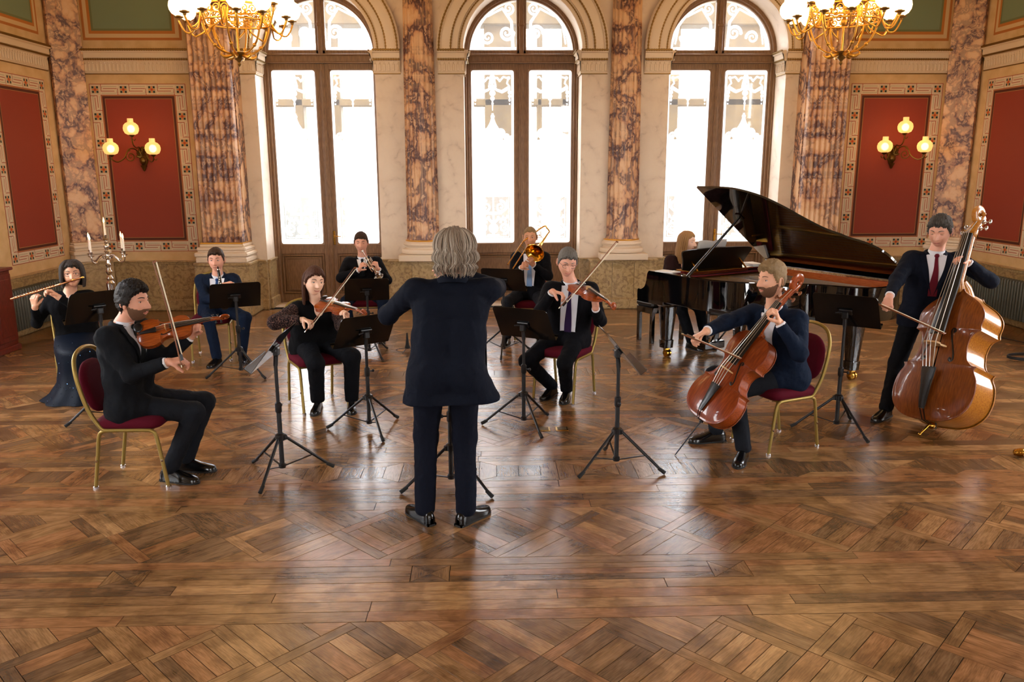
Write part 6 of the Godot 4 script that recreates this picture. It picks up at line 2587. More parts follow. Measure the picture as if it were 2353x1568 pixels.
# shirt front, tie and lapels lie on the coat's surface
func _shirt(o: Node3D, L: Dictionary, coat: Array, trunk: Array, P: Vector3, N: Vector3, up: Vector3, rt: Vector3, fw: Vector3, H: Transform3D, s: float, J: Dictionary) -> void:
	var depth: float = L.get("vee", 0.30)
	var wide: float = L.get("vee_w", 0.075)
	var open: float = L.get("vee_open", 0.012)
	var lay := func(x: float, t: float, lift: float) -> Vector3:
		var q: Vector3 = N + up * (0.015 - t) + rt * x
		return field_hit(trunk, 0.035, q + fw * 0.45, -fw, 0.5) + fw * (lift + 0.006)
	var rows := []
	var b := MB.new()
	if not L.get("back_only", false):
		var n := 14
		for r in n + 1:
			var f := float(r) / n
			var w := lerpf(wide, open, pow(f, 1.1))
			var row := PackedVector3Array()
			for c in 9: row.append(lay.call(lerpf(-w, w, c / 8.0), 0.02 + depth * f, 0.003))
			rows.append(row)
		smooth_grid(b, rows, false, true)
		part("shirt_front", b, L.shirt, o)
		# lapels: from the collar down to the button, folded outwards
		for q in [-1.0, 1.0]:
			rows = []
			for r in n + 1:
				var f := float(r) / n
				var w := lerpf(wide, open, pow(f, 1.1)) - 0.004
				var lw: float = 0.052 * smoothstep(1.02, 0.25, f) * smoothstep(-0.1, 0.12, f) + 0.006
				if f > 0.12 and f < 0.22: lw *= 0.72
				var row := PackedVector3Array()
				for c in 5:
					var g := c / 4.0
					row.append(lay.call(q * (w + lw * g), 0.015 + depth * f, 0.006 + 0.007 * sin(PI * minf(g * 0.8 + 0.1, 1.0))))
				rows.append(row)
			b = MB.new()
			smooth_grid(b, rows, false, q > 0)
			part("lapel", b, L.coat, o)
		if L.has("tie"):
			rows = []
			for r in 13:
				var f := r / 12.0
				var w := lerpf(0.013, 0.034, smoothstep(0.0, 0.9, f))
				var row := PackedVector3Array()
				for c in 5: row.append(lay.call(lerpf(-w, w, c / 4.0), 0.035 + depth * L.get("tie_len", 0.98) * f, 0.009 + 0.003 * sin(PI * c / 4.0)))
				rows.append(row)
			b = MB.new()
			smooth_grid(b, rows, false, true)
			var k: Vector3 = lay.call(0.0, 0.028, 0.010)
			b.ball(k, V(0.020, 0.018, 0.012), 12, 8, Basis(rt, up, rt.cross(up)))
			part("tie", b, L.tie, o)
	# collar: a stand round the neck with two points in front
	b = MB.new()
	var ax: Vector3 = ((H * V(0, -0.05, -0.02)) - N).normalized()
	rows = []
	for r in 4:
		var row := PackedVector3Array()
		for c in 24:
			var a := TAU * c / 24
			var rad: float = [0.074, 0.068, 0.064, 0.066][r] * s
			var d := rt * sin(a) + fw * cos(a)
			row.append(N + d * rad + ax * ([-0.03, 0.005, 0.030, 0.040][r] - (0.018 if r > 1 else 0.0) * maxf(cos(a), 0.0)) * s)
		rows.append(row)
	smooth_grid(b, rows, true, false)
	part("collar", b, L.shirt, o)
	# coat collar
	b = MB.new()
	var pts := []
	for c in 15:
		var a := lerpf(-2.25, 2.25, c / 14.0) + PI
		var d := rt * sin(a) + fw * cos(a)
		pts.append(N + d * 0.080 * s + ax * (0.012 - 0.030 * pow(absf(c - 7) / 7.0, 2.0)))
	b.tube(pts, 0.017 * s, 8, true, 1.5)
	part("coat_collar", b, L.coat, o)
	# cuffs
	for q in ["L", "R"]:
		var e: Vector3 = J["E" + q]
		var w: Vector3 = J["W" + q]
		b = MB.new()
		b.tube([e.lerp(w, 0.80), e.lerp(w, 0.93), e.lerp(w, 0.945)], [0.036 * s, 0.0365 * s, 0.034 * s], 14)
		part("cuff", b, L.shirt, o)

# ---------------------------------------------------------------- joints, measured in metres
const POSE := {
	"conductor": {"P": Vector3(-0.265, 0.954, -4.64), "N": Vector3(-0.225, 1.473, -4.72), "H": Vector3(-0.208, 1.627, -4.75), "F": Vector3(-0.02, 0, -1), "Ft": Vector3(-0.02, 0, -1), "SL": Vector3(-0.456, 1.417, -4.707), "SR": Vector3(-0.003, 1.417, -4.716), "HL": Vector3(-0.362, 0.954, -4.638), "HR": Vector3(-0.168, 0.954, -4.642), "EL": Vector3(-0.634, 1.244, -4.866), "WL": Vector3(-0.556, 1.295, -5.12), "KL": Vector3(-0.409, 0.503, -4.709), "AL": Vector3(-0.413, 0.085, -4.575), "ER": Vector3(0.038, 1.387, -5.007), "WR": Vector3(-0.208, 1.473, -5.08), "KR": Vector3(-0.168, 0.498, -4.7), "AR": Vector3(-0.161, 0.085, -4.553)},
	"flutist": {"P": Vector3(-4.02, 0.56, -7.72), "N": Vector3(-4.051, 0.978, -7.72), "H": Vector3(-3.979, 1.162, -7.66), "F": Vector3(0.447, 0, 0.894), "Ft": Vector3(0.25, 0, 0.968), "SL": Vector3(-3.885, 0.927, -7.762), "SR": Vector3(-4.21, 0.927, -7.678), "HL": Vector3(-3.941, 0.56, -7.76), "HR": Vector3(-4.099, 0.56, -7.68), "EL": Vector3(-3.845, 0.83, -7.514), "WL": Vector3(-4.014, 0.983, -7.42), "KL": Vector3(-3.773, 0.463, -7.388), "AL": Vector3(-3.7, 0.08, -7.3), "ER": Vector3(-4.334, 0.703, -7.593), "WR": Vector3(-4.25, 0.885, -7.45), "KR": Vector3(-3.971, 0.474, -7.291), "AR": Vector3(-3.92, 0.08, -7.25)},
	"violinist": {"P": Vector3(-2.5, 0.55, -5.38), "N": Vector3(-2.504, 1.097, -5.4), "H": Vector3(-2.412, 1.256, -5.38), "F": Vector3(1, 0, 0.02), "Ft": Vector3(0.977, 0, 0.215), "SL": Vector3(-2.464, 1.042, -5.579), "SR": Vector3(-2.543, 1.042, -5.217), "HL": Vector3(-2.498, 0.55, -5.475), "HR": Vector3(-2.502, 0.55, -5.285), "EL": Vector3(-2.299, 0.822, -5.486), "WL": Vector3(-2.096, 0.99, -5.52), "KL": Vector3(-2.076, 0.483, -5.616), "AL": Vector3(-2.202, 0.09, -5.493), "ER": Vector3(-2.39, 0.797, -5.193), "WR": Vector3(-2.138, 0.88, -5.2), "KR": Vector3(-2.07, 0.476, -5.385), "AR": Vector3(-2.238, 0.09, -5.298)},
	"clarinettist": {"P": Vector3(-3.16, 0.55, -9.17), "N": Vector3(-3.083, 0.957, -9.05), "H": Vector3(-3.06, 1.142, -8.98), "F": Vector3(0.196, 0, 0.981), "Ft": Vector3(0.196, 0, 0.981), "SL": Vector3(-2.917, 0.907, -9.1), "SR": Vector3(-3.269, 0.907, -9.03), "HL": Vector3(-3.07, 0.55, -9.188), "HR": Vector3(-3.25, 0.55, -9.152), "EL": Vector3(-2.786, 0.708, -8.95), "WL": Vector3(-2.863, 0.902, -8.8), "KL": Vector3(-2.758, 0.501, -8.886), "AL": Vector3(-2.83, 0.09, -8.902), "ER": Vector3(-3.163, 0.728, -8.84), "WR": Vector3(-2.936, 0.731, -8.72), "KR": Vector3(-3.111, 0.504, -8.741), "AR": Vector3(-3.06, 0.09, -8.739)},
	"violinist2": {"P": Vector3(-1.62, 0.555, -7.2), "N": Vector3(-1.557, 0.966, -7.08), "H": Vector3(-1.548, 1.165, -7), "F": Vector3(0.254, 0, 0.967), "Ft": Vector3(0.447, 0, 0.894), "SL": Vector3(-1.41, 0.917, -7.171), "SR": Vector3(-1.718, 0.917, -7.017), "HL": Vector3(-1.535, 0.555, -7.222), "HR": Vector3(-1.705, 0.555, -7.178), "EL": Vector3(-1.314, 0.778, -6.961), "WL": Vector3(-1.232, 0.849, -6.74), "KL": Vector3(-1.238, 0.497, -6.933), "AL": Vector3(-1.265, 0.1, -6.974), "ER": Vector3(-1.861, 0.838, -6.803), "WR": Vector3(-1.615, 0.86, -6.8), "KR": Vector3(-1.532, 0.469, -6.807), "AR": Vector3(-1.567, 0.1, -6.958)},
	"trumpeter": {"P": Vector3(-1.65, 0.56, -10.3), "N": Vector3(-1.643, 1.009, -10.3), "H": Vector3(-1.639, 1.217, -10.22), "F": Vector3(0.119, 0, 0.993), "Ft": Vector3(0.1, 0, 0.995), "SL": Vector3(-1.46, 0.954, -10.318), "SR": Vector3(-1.828, 0.954, -10.282), "HL": Vector3(-1.556, 0.56, -10.311), "HR": Vector3(-1.744, 0.56, -10.289), "EL": Vector3(-1.321, 0.739, -10.182), "WL": Vector3(-1.411, 0.909, -10), "KL": Vector3(-1.35, 0.519, -9.913), "AL": Vector3(-1.38, 0.09, -9.9), "ER": Vector3(-1.883, 0.789, -10.049), "WR": Vector3(-1.643, 0.897, -10.02), "KR": Vector3(-1.802, 0.517, -9.844), "AR": Vector3(-1.75, 0.09, -9.85)},
	"trombonist": {"P": Vector3(0.5, 0.56, -10.1), "N": Vector3(0.513, 1.081, -10.12), "H": Vector3(0.504, 1.285, -10.05), "F": Vector3(-0.243, 0, 0.97), "Ft": Vector3(-0.1, 0, 0.995), "SL": Vector3(0.696, 1.026, -10.099), "SR": Vector3(0.327, 1.026, -10.136), "HL": Vector3(0.592, 0.56, -10.077), "HR": Vector3(0.408, 0.56, -10.123), "EL": Vector3(0.723, 0.816, -9.901), "WL": Vector3(0.525, 0.972, -9.82), "KL": Vector3(0.632, 0.519, -9.631), "AL": Vector3(0.6, 0.09, -9.62), "ER": Vector3(0.29, 0.802, -9.956), "WR": Vector3(0.393, 0.948, -9.76), "KR": Vector3(0.205, 0.519, -9.724), "AR": Vector3(0.2, 0.09, -9.7)},
	"violist": {"P": Vector3(0.73, 0.56, -7.4), "N": Vector3(0.749, 1.081, -7.34), "H": Vector3(0.704, 1.284, -7.27), "F": Vector3(-0.423, 0, 0.906), "Ft": Vector3(-0.148, 0, 0.989), "SL": Vector3(0.938, 1.024, -7.318), "SR": Vector3(0.557, 1.024, -7.375), "HL": Vector3(0.82, 0.56, -7.358), "HR": Vector3(0.64, 0.56, -7.442), "EL": Vector3(1.01, 0.751, -7.214), "WL": Vector3(0.936, 0.908, -7), "KL": Vector3(0.661, 0.421, -6.94), "AL": Vector3(0.71, 0.09, -7.237), "ER": Vector3(0.449, 0.844, -7.159), "WR": Vector3(0.554, 1.057, -7.02), "KR": Vector3(0.328, 0.392, -7.136), "AR": Vector3(0.579, 0.09, -7.351)},
	"pianist": {"P": Vector3(2.252, 0.6, -9.853), "N": Vector3(2.362, 1.07, -9.776), "H": Vector3(2.408, 1.25, -9.71), "F": Vector3(0.47, 0, 0.883), "Ft": Vector3(0.47, 0, 0.883), "SL": Vector3(2.502, 1.021, -9.865), "SR": Vector3(2.198, 1.021, -9.703), "HL": Vector3(2.33, 0.6, -9.895), "HR": Vector3(2.174, 0.6, -9.812), "EL": Vector3(2.735, 0.937, -9.757), "WL": Vector3(2.689, 0.79, -9.565), "KL": Vector3(2.564, 0.459, -9.578), "AL": Vector3(2.604, 0.1, -9.406), "ER": Vector3(2.216, 0.784, -9.574), "WR": Vector3(2.248, 0.79, -9.33), "KR": Vector3(2.306, 0.461, -9.44), "AR": Vector3(2.409, 0.1, -9.303)},
	"cellist": {"P": Vector3(2.27, 0.57, -5.93), "N": Vector3(2.133, 1.081, -5.86), "H": Vector3(2.087, 1.308, -5.82), "F": Vector3(-0.921, 0, 0.39), "Ft": Vector3(-0.751, 0, 0.661), "SL": Vector3(2.273, 1.027, -5.724), "SR": Vector3(2.021, 1.027, -6.01), "HL": Vector3(2.308, 0.57, -5.84), "HR": Vector3(2.232, 0.57, -6.02), "EL": Vector3(2.216, 0.82, -5.516), "WL": Vector3(2.067, 1.045, -5.56), "KL": Vector3(1.858, 0.467, -5.803), "AL": Vector3(1.868, 0.09, -5.571), "ER": Vector3(1.77, 0.988, -5.854), "WR": Vector3(1.572, 0.958, -5.668), "KR": Vector3(1.789, 0.502, -6.139), "AR": Vector3(1.777, 0.09, -5.978)},
	"bassist": {"P": Vector3(3.786, 0.879, -6.72), "N": Vector3(3.813, 1.405, -6.72), "H": Vector3(3.807, 1.593, -6.68), "F": Vector3(-0.451, 0, 0.892), "Ft": Vector3(-0.352, 0, 0.936), "SL": Vector3(3.987, 1.349, -6.654), "SR": Vector3(3.634, 1.349, -6.786), "HL": Vector3(3.873, 0.879, -6.676), "HR": Vector3(3.7, 0.879, -6.764), "EL": Vector3(4.158, 1.199, -6.464), "WL": Vector3(3.942, 1.361, -6.47), "KL": Vector3(3.803, 0.457, -6.51), "AL": Vector3(3.945, 0.085, -6.695), "ER": Vector3(3.446, 1.194, -6.618), "WR": Vector3(3.295, 1.082, -6.424), "KR": Vector3(3.591, 0.433, -6.751), "AR": Vector3(3.423, 0.085, -6.544)},
}

# ---------------------------------------------------------------- instruments
func frame(y: Vector3, z_hint: Vector3, at: Vector3) -> Transform3D:
	y = y.normalized()
	var z := (z_hint - y * z_hint.dot(y)).normalized()
	return Transform3D(Basis(y.cross(z), y, z), at)

# the family of the violin. y runs from the end button (0) to the scroll, z out of the belly. L = body length
func bowed(called: String, label: String, category: String, xf: Transform3D, L: float, kind: String) -> Node3D:
	var o := thing(called, label, category)
	o.transform = xf
	var bass := kind == "bass"
	var big := bass or kind == "cello"
	var belly: Material = {"violin": M.spruce_amber, "viola": M.spruce_red, "cello": M.spruce_red, "bass": M.spruce_brown}[kind]
	var maple: Material = {"violin": M.maple_red, "viola": M.maple_red, "cello": M.maple_red, "bass": M.maple_amber}[kind]
	var right := [[0.0, 0.0], [0.12, 0.008], [0.21, 0.050], [0.27, 0.126], [0.290, 0.224], [0.278, 0.323], [0.247, 0.388], [0.258, 0.418], [0.226, 0.424], [0.183, 0.463], [0.158, 0.534], [0.154, 0.576], [0.163, 0.624], [0.190, 0.666], [0.226, 0.680], [0.214, 0.708], [0.232, 0.772], [0.231, 0.843], [0.202, 0.921], [0.140, 0.975], [0.070, 0.994], [0.0, 1.0]]
	if bass: right = [[0.0, 0.0], [0.12, 0.006], [0.22, 0.045], [0.285, 0.12], [0.307, 0.22], [0.295, 0.32], [0.262, 0.388], [0.272, 0.42], [0.235, 0.428], [0.195, 0.47], [0.178, 0.54], [0.176, 0.585], [0.185, 0.635], [0.205, 0.668], [0.243, 0.690], [0.235, 0.725], [0.242, 0.78], [0.228, 0.835], [0.182, 0.892], [0.118, 0.938], [0.066, 0.972], [0.048, 1.0]]
	var half := []
	for q in right: half.append(V(q[0] * L * (1.05 if bass else 1.0), q[1] * L, 0))
	# the bouts are smooth, the four corners sharp
	var sm := []
	for seg in [[0, 7], [7, 14], [14, 21]]:
		sm.append_array(smooth_path(half.slice(seg[0], seg[1] + 1), 4))
	var out := PackedVector2Array()
	for p in sm:
		if out.is_empty() or out[-1].distance_to(Vector2(p.x, p.y)) > 1e-5: out.append(Vector2(p.x, p.y))
	for k in range(out.size() - 1, -1, -1):
		if out[k].x > 1e-5: out.append(Vector2(-out[k].x, out[k].y))
	var rib: float = {"violin": 0.088, "viola": 0.09, "cello": 0.155, "bass": 0.215}[kind] * L
	# ribs
	var b := MB.new()
	var r0 := PackedVector3Array()
	var r1 := PackedVector3Array()
	for p in out:
		var q := Vector2(p.x * 0.975, L * 0.5 + (p.y - L * 0.5) * 0.988)
		r0.append(V(q.x, q.y, -rib))
		r1.append(V(q.x, q.y, 0))
	b.grid([r0, r1], true, 35.0)
	part("ribs", b, maple, o)
	# plates: rings that rise to the arch
	for side in [1.0, -1.0]:
		b = MB.new()
		var rows := []
		var th := L * 0.010
		for q in [[1.0, -0.2], [1.012, 0.0], [1.012, 0.6], [1.0, 1.0], [0.965, 0.95], [0.90, 1.35], [0.78, 2.6], [0.60, 3.7], [0.40, 4.3], [0.2, 4.6], [0.02, 4.7]]:
			var row := PackedVector3Array()
			for p in out:
				var c := Vector2(0, clampf(p.y, L * 0.22, L * 0.80))
				var w: Vector2 = c + (p - c) * q[0]
				row.append(V(w.x, w.y, (th * q[1] if side > 0 else -rib - th * q[1])))
			rows.append(row)
		smooth_grid(b, rows, true, side < 0)
		part("belly" if side > 0 else "back", b, belly if side > 0 else maple, o)
	var arch := L * 0.047
	# f-holes
	for s in [-1.0, 1.0]:
		b = MB.new()
		var pts := []
		for q in [[0.085, 0.655], [0.094, 0.672], [0.082, 0.684], [0.070, 0.672], [0.074, 0.635], [0.098, 0.560], [0.120, 0.490], [0.122, 0.452], [0.110, 0.440], [0.098, 0.452], [0.106, 0.468]]:
			var k := clampf(1.0 - pow(q[0] / 0.2, 2.0), 0.0, 1.0)
			pts.append(V(s * q[0] * L, q[1] * L, arch * lerpf(0.50, 0.98, k) + L * 0.002))
		pts = smooth_path(pts, 4)
		var rr := []
		for k in pts.size():
			var f := float(k) / (pts.size() - 1)
			rr.append(L * (0.0065 + 0.004 * (bell(f - 0.08, 0.1) + bell(f - 0.92, 0.1))))
		b.tube(pts, rr, 6, true, 0.35, Vector3.BACK)
		part("sound_hole", b, M.ebony, o)
	# neck, fingerboard
	var nut := L * (1.365 if not bass else 1.42)
	var lift := L * (0.06 if not bass else 0.075)
	b = MB.new()
	b.tube([V(0, L * 0.985, -rib * 0.35), V(0, L * 1.0, -L * 0.005), V(0, L * 1.06, lift * 0.35), V(0, nut, lift * 0.30)], [L * 0.05, L * 0.045, L * 0.036, L * 0.032], 10)
	if bass: b.tube([V(0, L * 0.96, -rib * 0.5), V(0, L * 1.02, -rib * 0.2), V(0, L * 1.06, 0)], [L * 0.06, L * 0.06, L * 0.04], 10)
	part("neck", b, maple, o)
	b = MB.new()
	var fb := []
	for q in [[0.62, 0.060, 1.55], [0.80, 0.055, 1.35], [1.0, 1.0, 1.0], [nut / L, 1.0, 0.80]]:
		var w: float = L * lerpf(0.060, 0.036, (q[0] - 0.62) / (nut / L - 0.62))
		var z: float = lift * q[2]
		var row := PackedVector3Array()
		for e in [[-1.0, -0.10], [-0.96, 0.03], [-0.5, 0.14], [0.0, 0.18], [0.5, 0.14], [0.96, 0.03], [1.0, -0.10]]:
			row.append(V(e[0] * w, q[0] * L, z + e[1] * L * 0.08))
		fb.append(row)
	b.grid(fb, true, 40.0, true)
	b.cap(fb[0], Vector3.DOWN)
	part("fingerboard", b, M.ebony, o)
	# pegbox and scroll
	var hd := L * (0.30 if not bass else 0.20)
	b = MB.new()
	b.tube(smooth_path([V(0, nut - L * 0.01, lift * 0.30), V(0, nut + hd * 0.25, lift * 0.15), V(0, nut + hd * 0.62, -L * 0.025), V(0, nut + hd * 0.84, -L * 0.055)], 4), [L * 0.036, L * 0.040, L * 0.041, L * 0.040, L * 0.038, L * 0.037, L * 0.036, L * 0.035, L * 0.034, L * 0.033, L * 0.032, L * 0.030, L * 0.028], 8)
	part("pegbox", b, maple, o)
	b = MB.new()
	var sc := V(0, nut + hd * 0.88, -L * 0.010)
	var sp := []
	var sr := []
	for k in 29:
		var f := k / 28.0
		var a := -PI * 0.75 + TAU * 1.65 * f
		var rad := hd * 0.26 * (1.0 - 0.78 * f)
		sp.append(sc + V(0, sin(a) * rad, cos(a) * rad))
		sr.append(L * lerpf(0.026, 0.014, f))
	b.tube(sp, sr, 8, true, 1.0 + 0.5)
	for s in [-1.0, 1.0]: b.ball(sc + V(s * L * 0.030, 0, 0), V(L * 0.022, L * 0.016, L * 0.016), 10, 8)
	part("scroll", b, maple, o)
	for k in 4:
		var y := nut + hd * (0.14 + 0.15 * k)
		var s := -1.0 if k % 2 == 0 else 1.0
		b = MB.new()
		var z := lift * 0.12 - L * 0.012 * k
		if bass:
			b.tube([V(s * L * 0.03, y, z), V(s * L * 0.085, y, z)], L * 0.005, 8)
			b.ball(V(s * L * 0.088, y, z), V(L * 0.012, L * 0.020, L * 0.012), 10, 8)
			b.ball(V(s * L * 0.036, y + L * 0.008, z - L * 0.012), V(L * 0.006, L * 0.018, L * 0.018), 12, 8)
			part("machine_head", b, M.chrome, o)
		else:
			b.tube([V(-s * L * 0.034, y, z), V(s * L * 0.075, y, z)], [L * 0.008, L * 0.011], 8)
			b.ball(V(s * L * 0.088, y, z), V(L * 0.016, L * 0.026, L * 0.009), 10, 8)
			part("peg", b, M.ebony if not big else M.bow_wood, o)
	# bridge
	var by := L * 0.545
	var bh := L * (0.092 if not bass else 0.125)
	b = MB.new()
	var bp := PackedVector2Array([Vector2(-0.058, 0.0), Vector2(-0.036, 0.0), Vector2(-0.030, 0.16), Vector2(0.030, 0.16), Vector2(0.036, 0.0), Vector2(0.058, 0.0), Vector2(0.056, 0.12), Vector2(0.044, 0.40), Vector2(0.062, 0.62), Vector2(0.056, 0.86), Vector2(0.03, 0.97), Vector2(0.0, 1.0), Vector2(-0.03, 0.97), Vector2(-0.056, 0.86), Vector2(-0.062, 0.62), Vector2(-0.044, 0.40), Vector2(-0.056, 0.12)])
	for k in bp.size(): bp[k] = Vector2(bp[k].x * L, bp[k].y * bh)
	b.xf = Transform3D(Basis(Vector3.LEFT, Vector3.BACK, Vector3.UP), V(0, by, arch * 0.93))
	b.prism(bp, -L * 0.006, L * 0.006)
	part("bridge", b, M.bridge_maple, o)
	# tailpiece, button, chin rest
	b = MB.new()
	var tz := arch * 0.9 + bh * 0.35
	var trow := []
	for q in [[0.07, 0.022, 0.75], [0.12, 0.030, 0.85], [0.25, 0.042, 1.0], [0.36, 0.058, 1.15], [0.375, 0.054, 1.15]]:
		var row := PackedVector3Array()
		for e in [[-1, -0.3], [-0.9, 0.15], [0, 0.5], [0.9, 0.15], [1, -0.3], [0, -0.5]]: row.append(V(e[0] * q[1] * L, q[0] * L, tz * q[2] + e[1] * L * 0.022))
		trow.append(row)
	b.grid(trow, true, 40.0, true)
	b.cap(trow[0], Vector3.DOWN)
	b.cap(trow[-1], Vector3.UP)
	part("tailpiece", b, M.ebony, o)
	b = MB.new()
	b.tube([V(0, 0.01 * L, -rib * 0.5), V(0, -0.03 * L, -rib * 0.5)], [0.018 * L, 0.022 * L], 10)
	for s in [-1.0, 1.0]: b.tube([V(s * 0.014 * L, 0.075 * L, tz * 0.75), V(s * 0.012 * L, 0.0, L * 0.012), V(s * 0.010 * L, -0.016 * L, -rib * 0.45)], 0.004 * L, 5)
	part("end_button", b, M.ebony, o)
	if not big:
		b = MB.new()
		b.ball(V(-0.13 * L, 0.05 * L, L * 0.055), V(0.105 * L, 0.085 * L, 0.026 * L), 16, 8)
		b.box(V(0.10 * L, 0.02 * L, rib * 1.3), V(-0.05 * L, 0.0, -rib * 0.4), 0.003)
		part("chin_rest", b, M.ebony, o)
	for k in 4:
		var x := (k - 1.5) / 1.5
		b = MB.new()
		var top := arch * 0.93 + bh + L * 0.002
		b.tube([V(x * 0.040 * L, 0.37 * L, tz * 1.15 + L * 0.010), V(x * 0.050 * L, by, top - absf(x) * L * 0.012), V(x * 0.022 * L, nut, lift * 0.80 + L * 0.020), V(x * 0.014 * L, nut + hd * (0.2 + 0.13 * k), lift * 0.2)], L * (0.0026 if not bass else 0.0030), 5)
		part("string", b, M.string_metal, o)
	return o

# bow: frog and tip in the room; hair lies on the side of hair_dir
func bow(label: String, frog: Vector3, tip: Vector3, hair_dir: Vector3, thick := 1.0) -> void:
	var o := thing("bow", label, "bow")
	var d := (tip - frog).normalized()
	var z := (hair_dir - d * hair_dir.dot(d)).normalized()
	o.transform = Transform3D(Basis(d.cross(z), d, z), frog)
	var L := frog.distance_to(tip)
	var pts := []
	var rr := []
	for k in 17:
		var f := k / 16.0
		pts.append(V(0, L * f, 0.010 * sin(PI * f) - 0.004))
		rr.append(lerpf(0.0048, 0.0030, f) * thick)
	var b := MB.new()
	b.tube([V(0, -0.035, -0.004), V(0, -0.012, -0.004)] + pts, [0.004 * thick, 0.0048 * thick] + rr, 8)
	b.beam(V(0, L - 0.004, -0.004), V(0, L + 0.004, 0.020 * thick), 0.007, 0.014, 0.002)
	part("stick", b, M.bow_wood, o)
	b = MB.new()
	b.box(V(0.012, 0.048, 0.024) * thick, V(0, 0.02, 0.010 * thick), 0.003)
	part("frog", b, M.ebony, o)
	b = MB.new()
	b.tube([V(0, -0.045, -0.004), V(0, -0.028, -0.004)], 0.0052 * thick, 8)
	part("screw", b, M.silver, o)
	b = MB.new()
	b.beam(V(0, 0.04, 0.021 * thick), V(0, L, 0.021 * thick), 0.009, 0.0016)
	part("bow_hair", b, M.bow_hair, o)

func flute(foot: Vector3, head: Vector3) -> void:
	var o := thing("flute", "rose-gold concert flute held across by the flutist", "flute")
	o.transform = frame(head - foot, V(0, 1, 0.4), foot)
	var L := foot.distance_to(head)
	var b := MB.new()
	b.lathe([Vector2(0.0095, 0.0), Vector2(0.0095, L * 0.66), Vector2(0.011, L * 0.665), Vector2(0.011, L * 0.70), Vector2(0.0095, L * 0.705), Vector2(0.0085, L)], 14)
	part("tube", b, M.rose_gold, o)
	b = MB.new()
	b.ball(V(0, L * 0.87, 0.008), V(0.011, 0.016, 0.005), 12, 8)
	b.lathe([Vector2(0.0105, L - 0.012), Vector2(0.0105, L + 0.004), Vector2(0.006, L + 0.008)], 12)
	part("lip_plate", b, M.bright_gilt, o)
	for k in 15:
		b = MB.new()
		var y := L * (0.06 + 0.038 * k)
		b.xf = Transform3D(Basis(Vector3.RIGHT, PI / 2), V(0.002 * (k % 3 - 1), y, 0.0115))
		b.lathe([Vector2(0.0085, 0.0), Vector2(0.0085, 0.003), Vector2(0.004, 0.004)], 10)
		part("key", b, M.silver if k < 5 else M.rose_gold, o)
	b = MB.new()
	b.tube([V(0.010, L * 0.05, 0.006), V(0.010, L * 0.64, 0.006)], 0.0022, 6)
	part("key_rod", b, M.rose_gold, o)

func clarinet(mouth: Vector3, foot: Vector3) -> void:
	var o := thing("clarinet", "black clarinet with silver keys played behind a music stand", "clarinet")
	o.transform = frame(mouth - foot, V(0, 0.4, 1), foot)
	var L := foot.distance_to(mouth)
	var b := MB.new()
	b.lathe([Vector2(0.036, 0.0), Vector2(0.030, 0.03), Vector2(0.020, 0.08), Vector2(0.0155, 0.12), Vector2(0.0145, L * 0.5), Vector2(0.0155, L * 0.53), Vector2(0.0145, L * 0.56), Vector2(0.0140, L * 0.80), Vector2(0.0165, L * 0.82), Vector2(0.015, L * 0.89), Vector2(0.012, L * 0.90), Vector2(0.010, L * 0.95), Vector2(0.005, L)], 16)
	part("tube", b, M.ebony, o)
	for k in 12:
		b = MB.new()
		b.xf = Transform3D(Basis(Vector3.RIGHT, PI / 2), V(0.006 * (k % 3 - 1), L * (0.18 + 0.05 * k), 0.013))
		b.lathe([Vector2(0.0075, 0.0), Vector2(0.0075, 0.003), Vector2(0.004, 0.005)], 10)
		part("key", b, M.silver, o)
	b = MB.new()
	b.tube([V(0.012, L * 0.15, 0.010), V(0.012, L * 0.5, 0.010)], 0.002, 6)
	b.tube([V(-0.012, L * 0.3, 0.010), V(-0.012, L * 0.78, 0.010)], 0.002, 6)
	b.lathe([Vector2(0.0155, L * 0.90), Vector2(0.0155, L * 0.93)], 14)
	part("key_rod", b, M.silver, o)

func flare(r0: float, r1: float, length: float, n := 12, at := 0.0) -> Array:
	var out := []
	for k in n + 1:
		var f := float(k) / n
		out.append(Vector2(r0 + (r1 - r0) * (0.12 * f + 0.88 * pow(f, 5.0)), at + length * f))
	return out

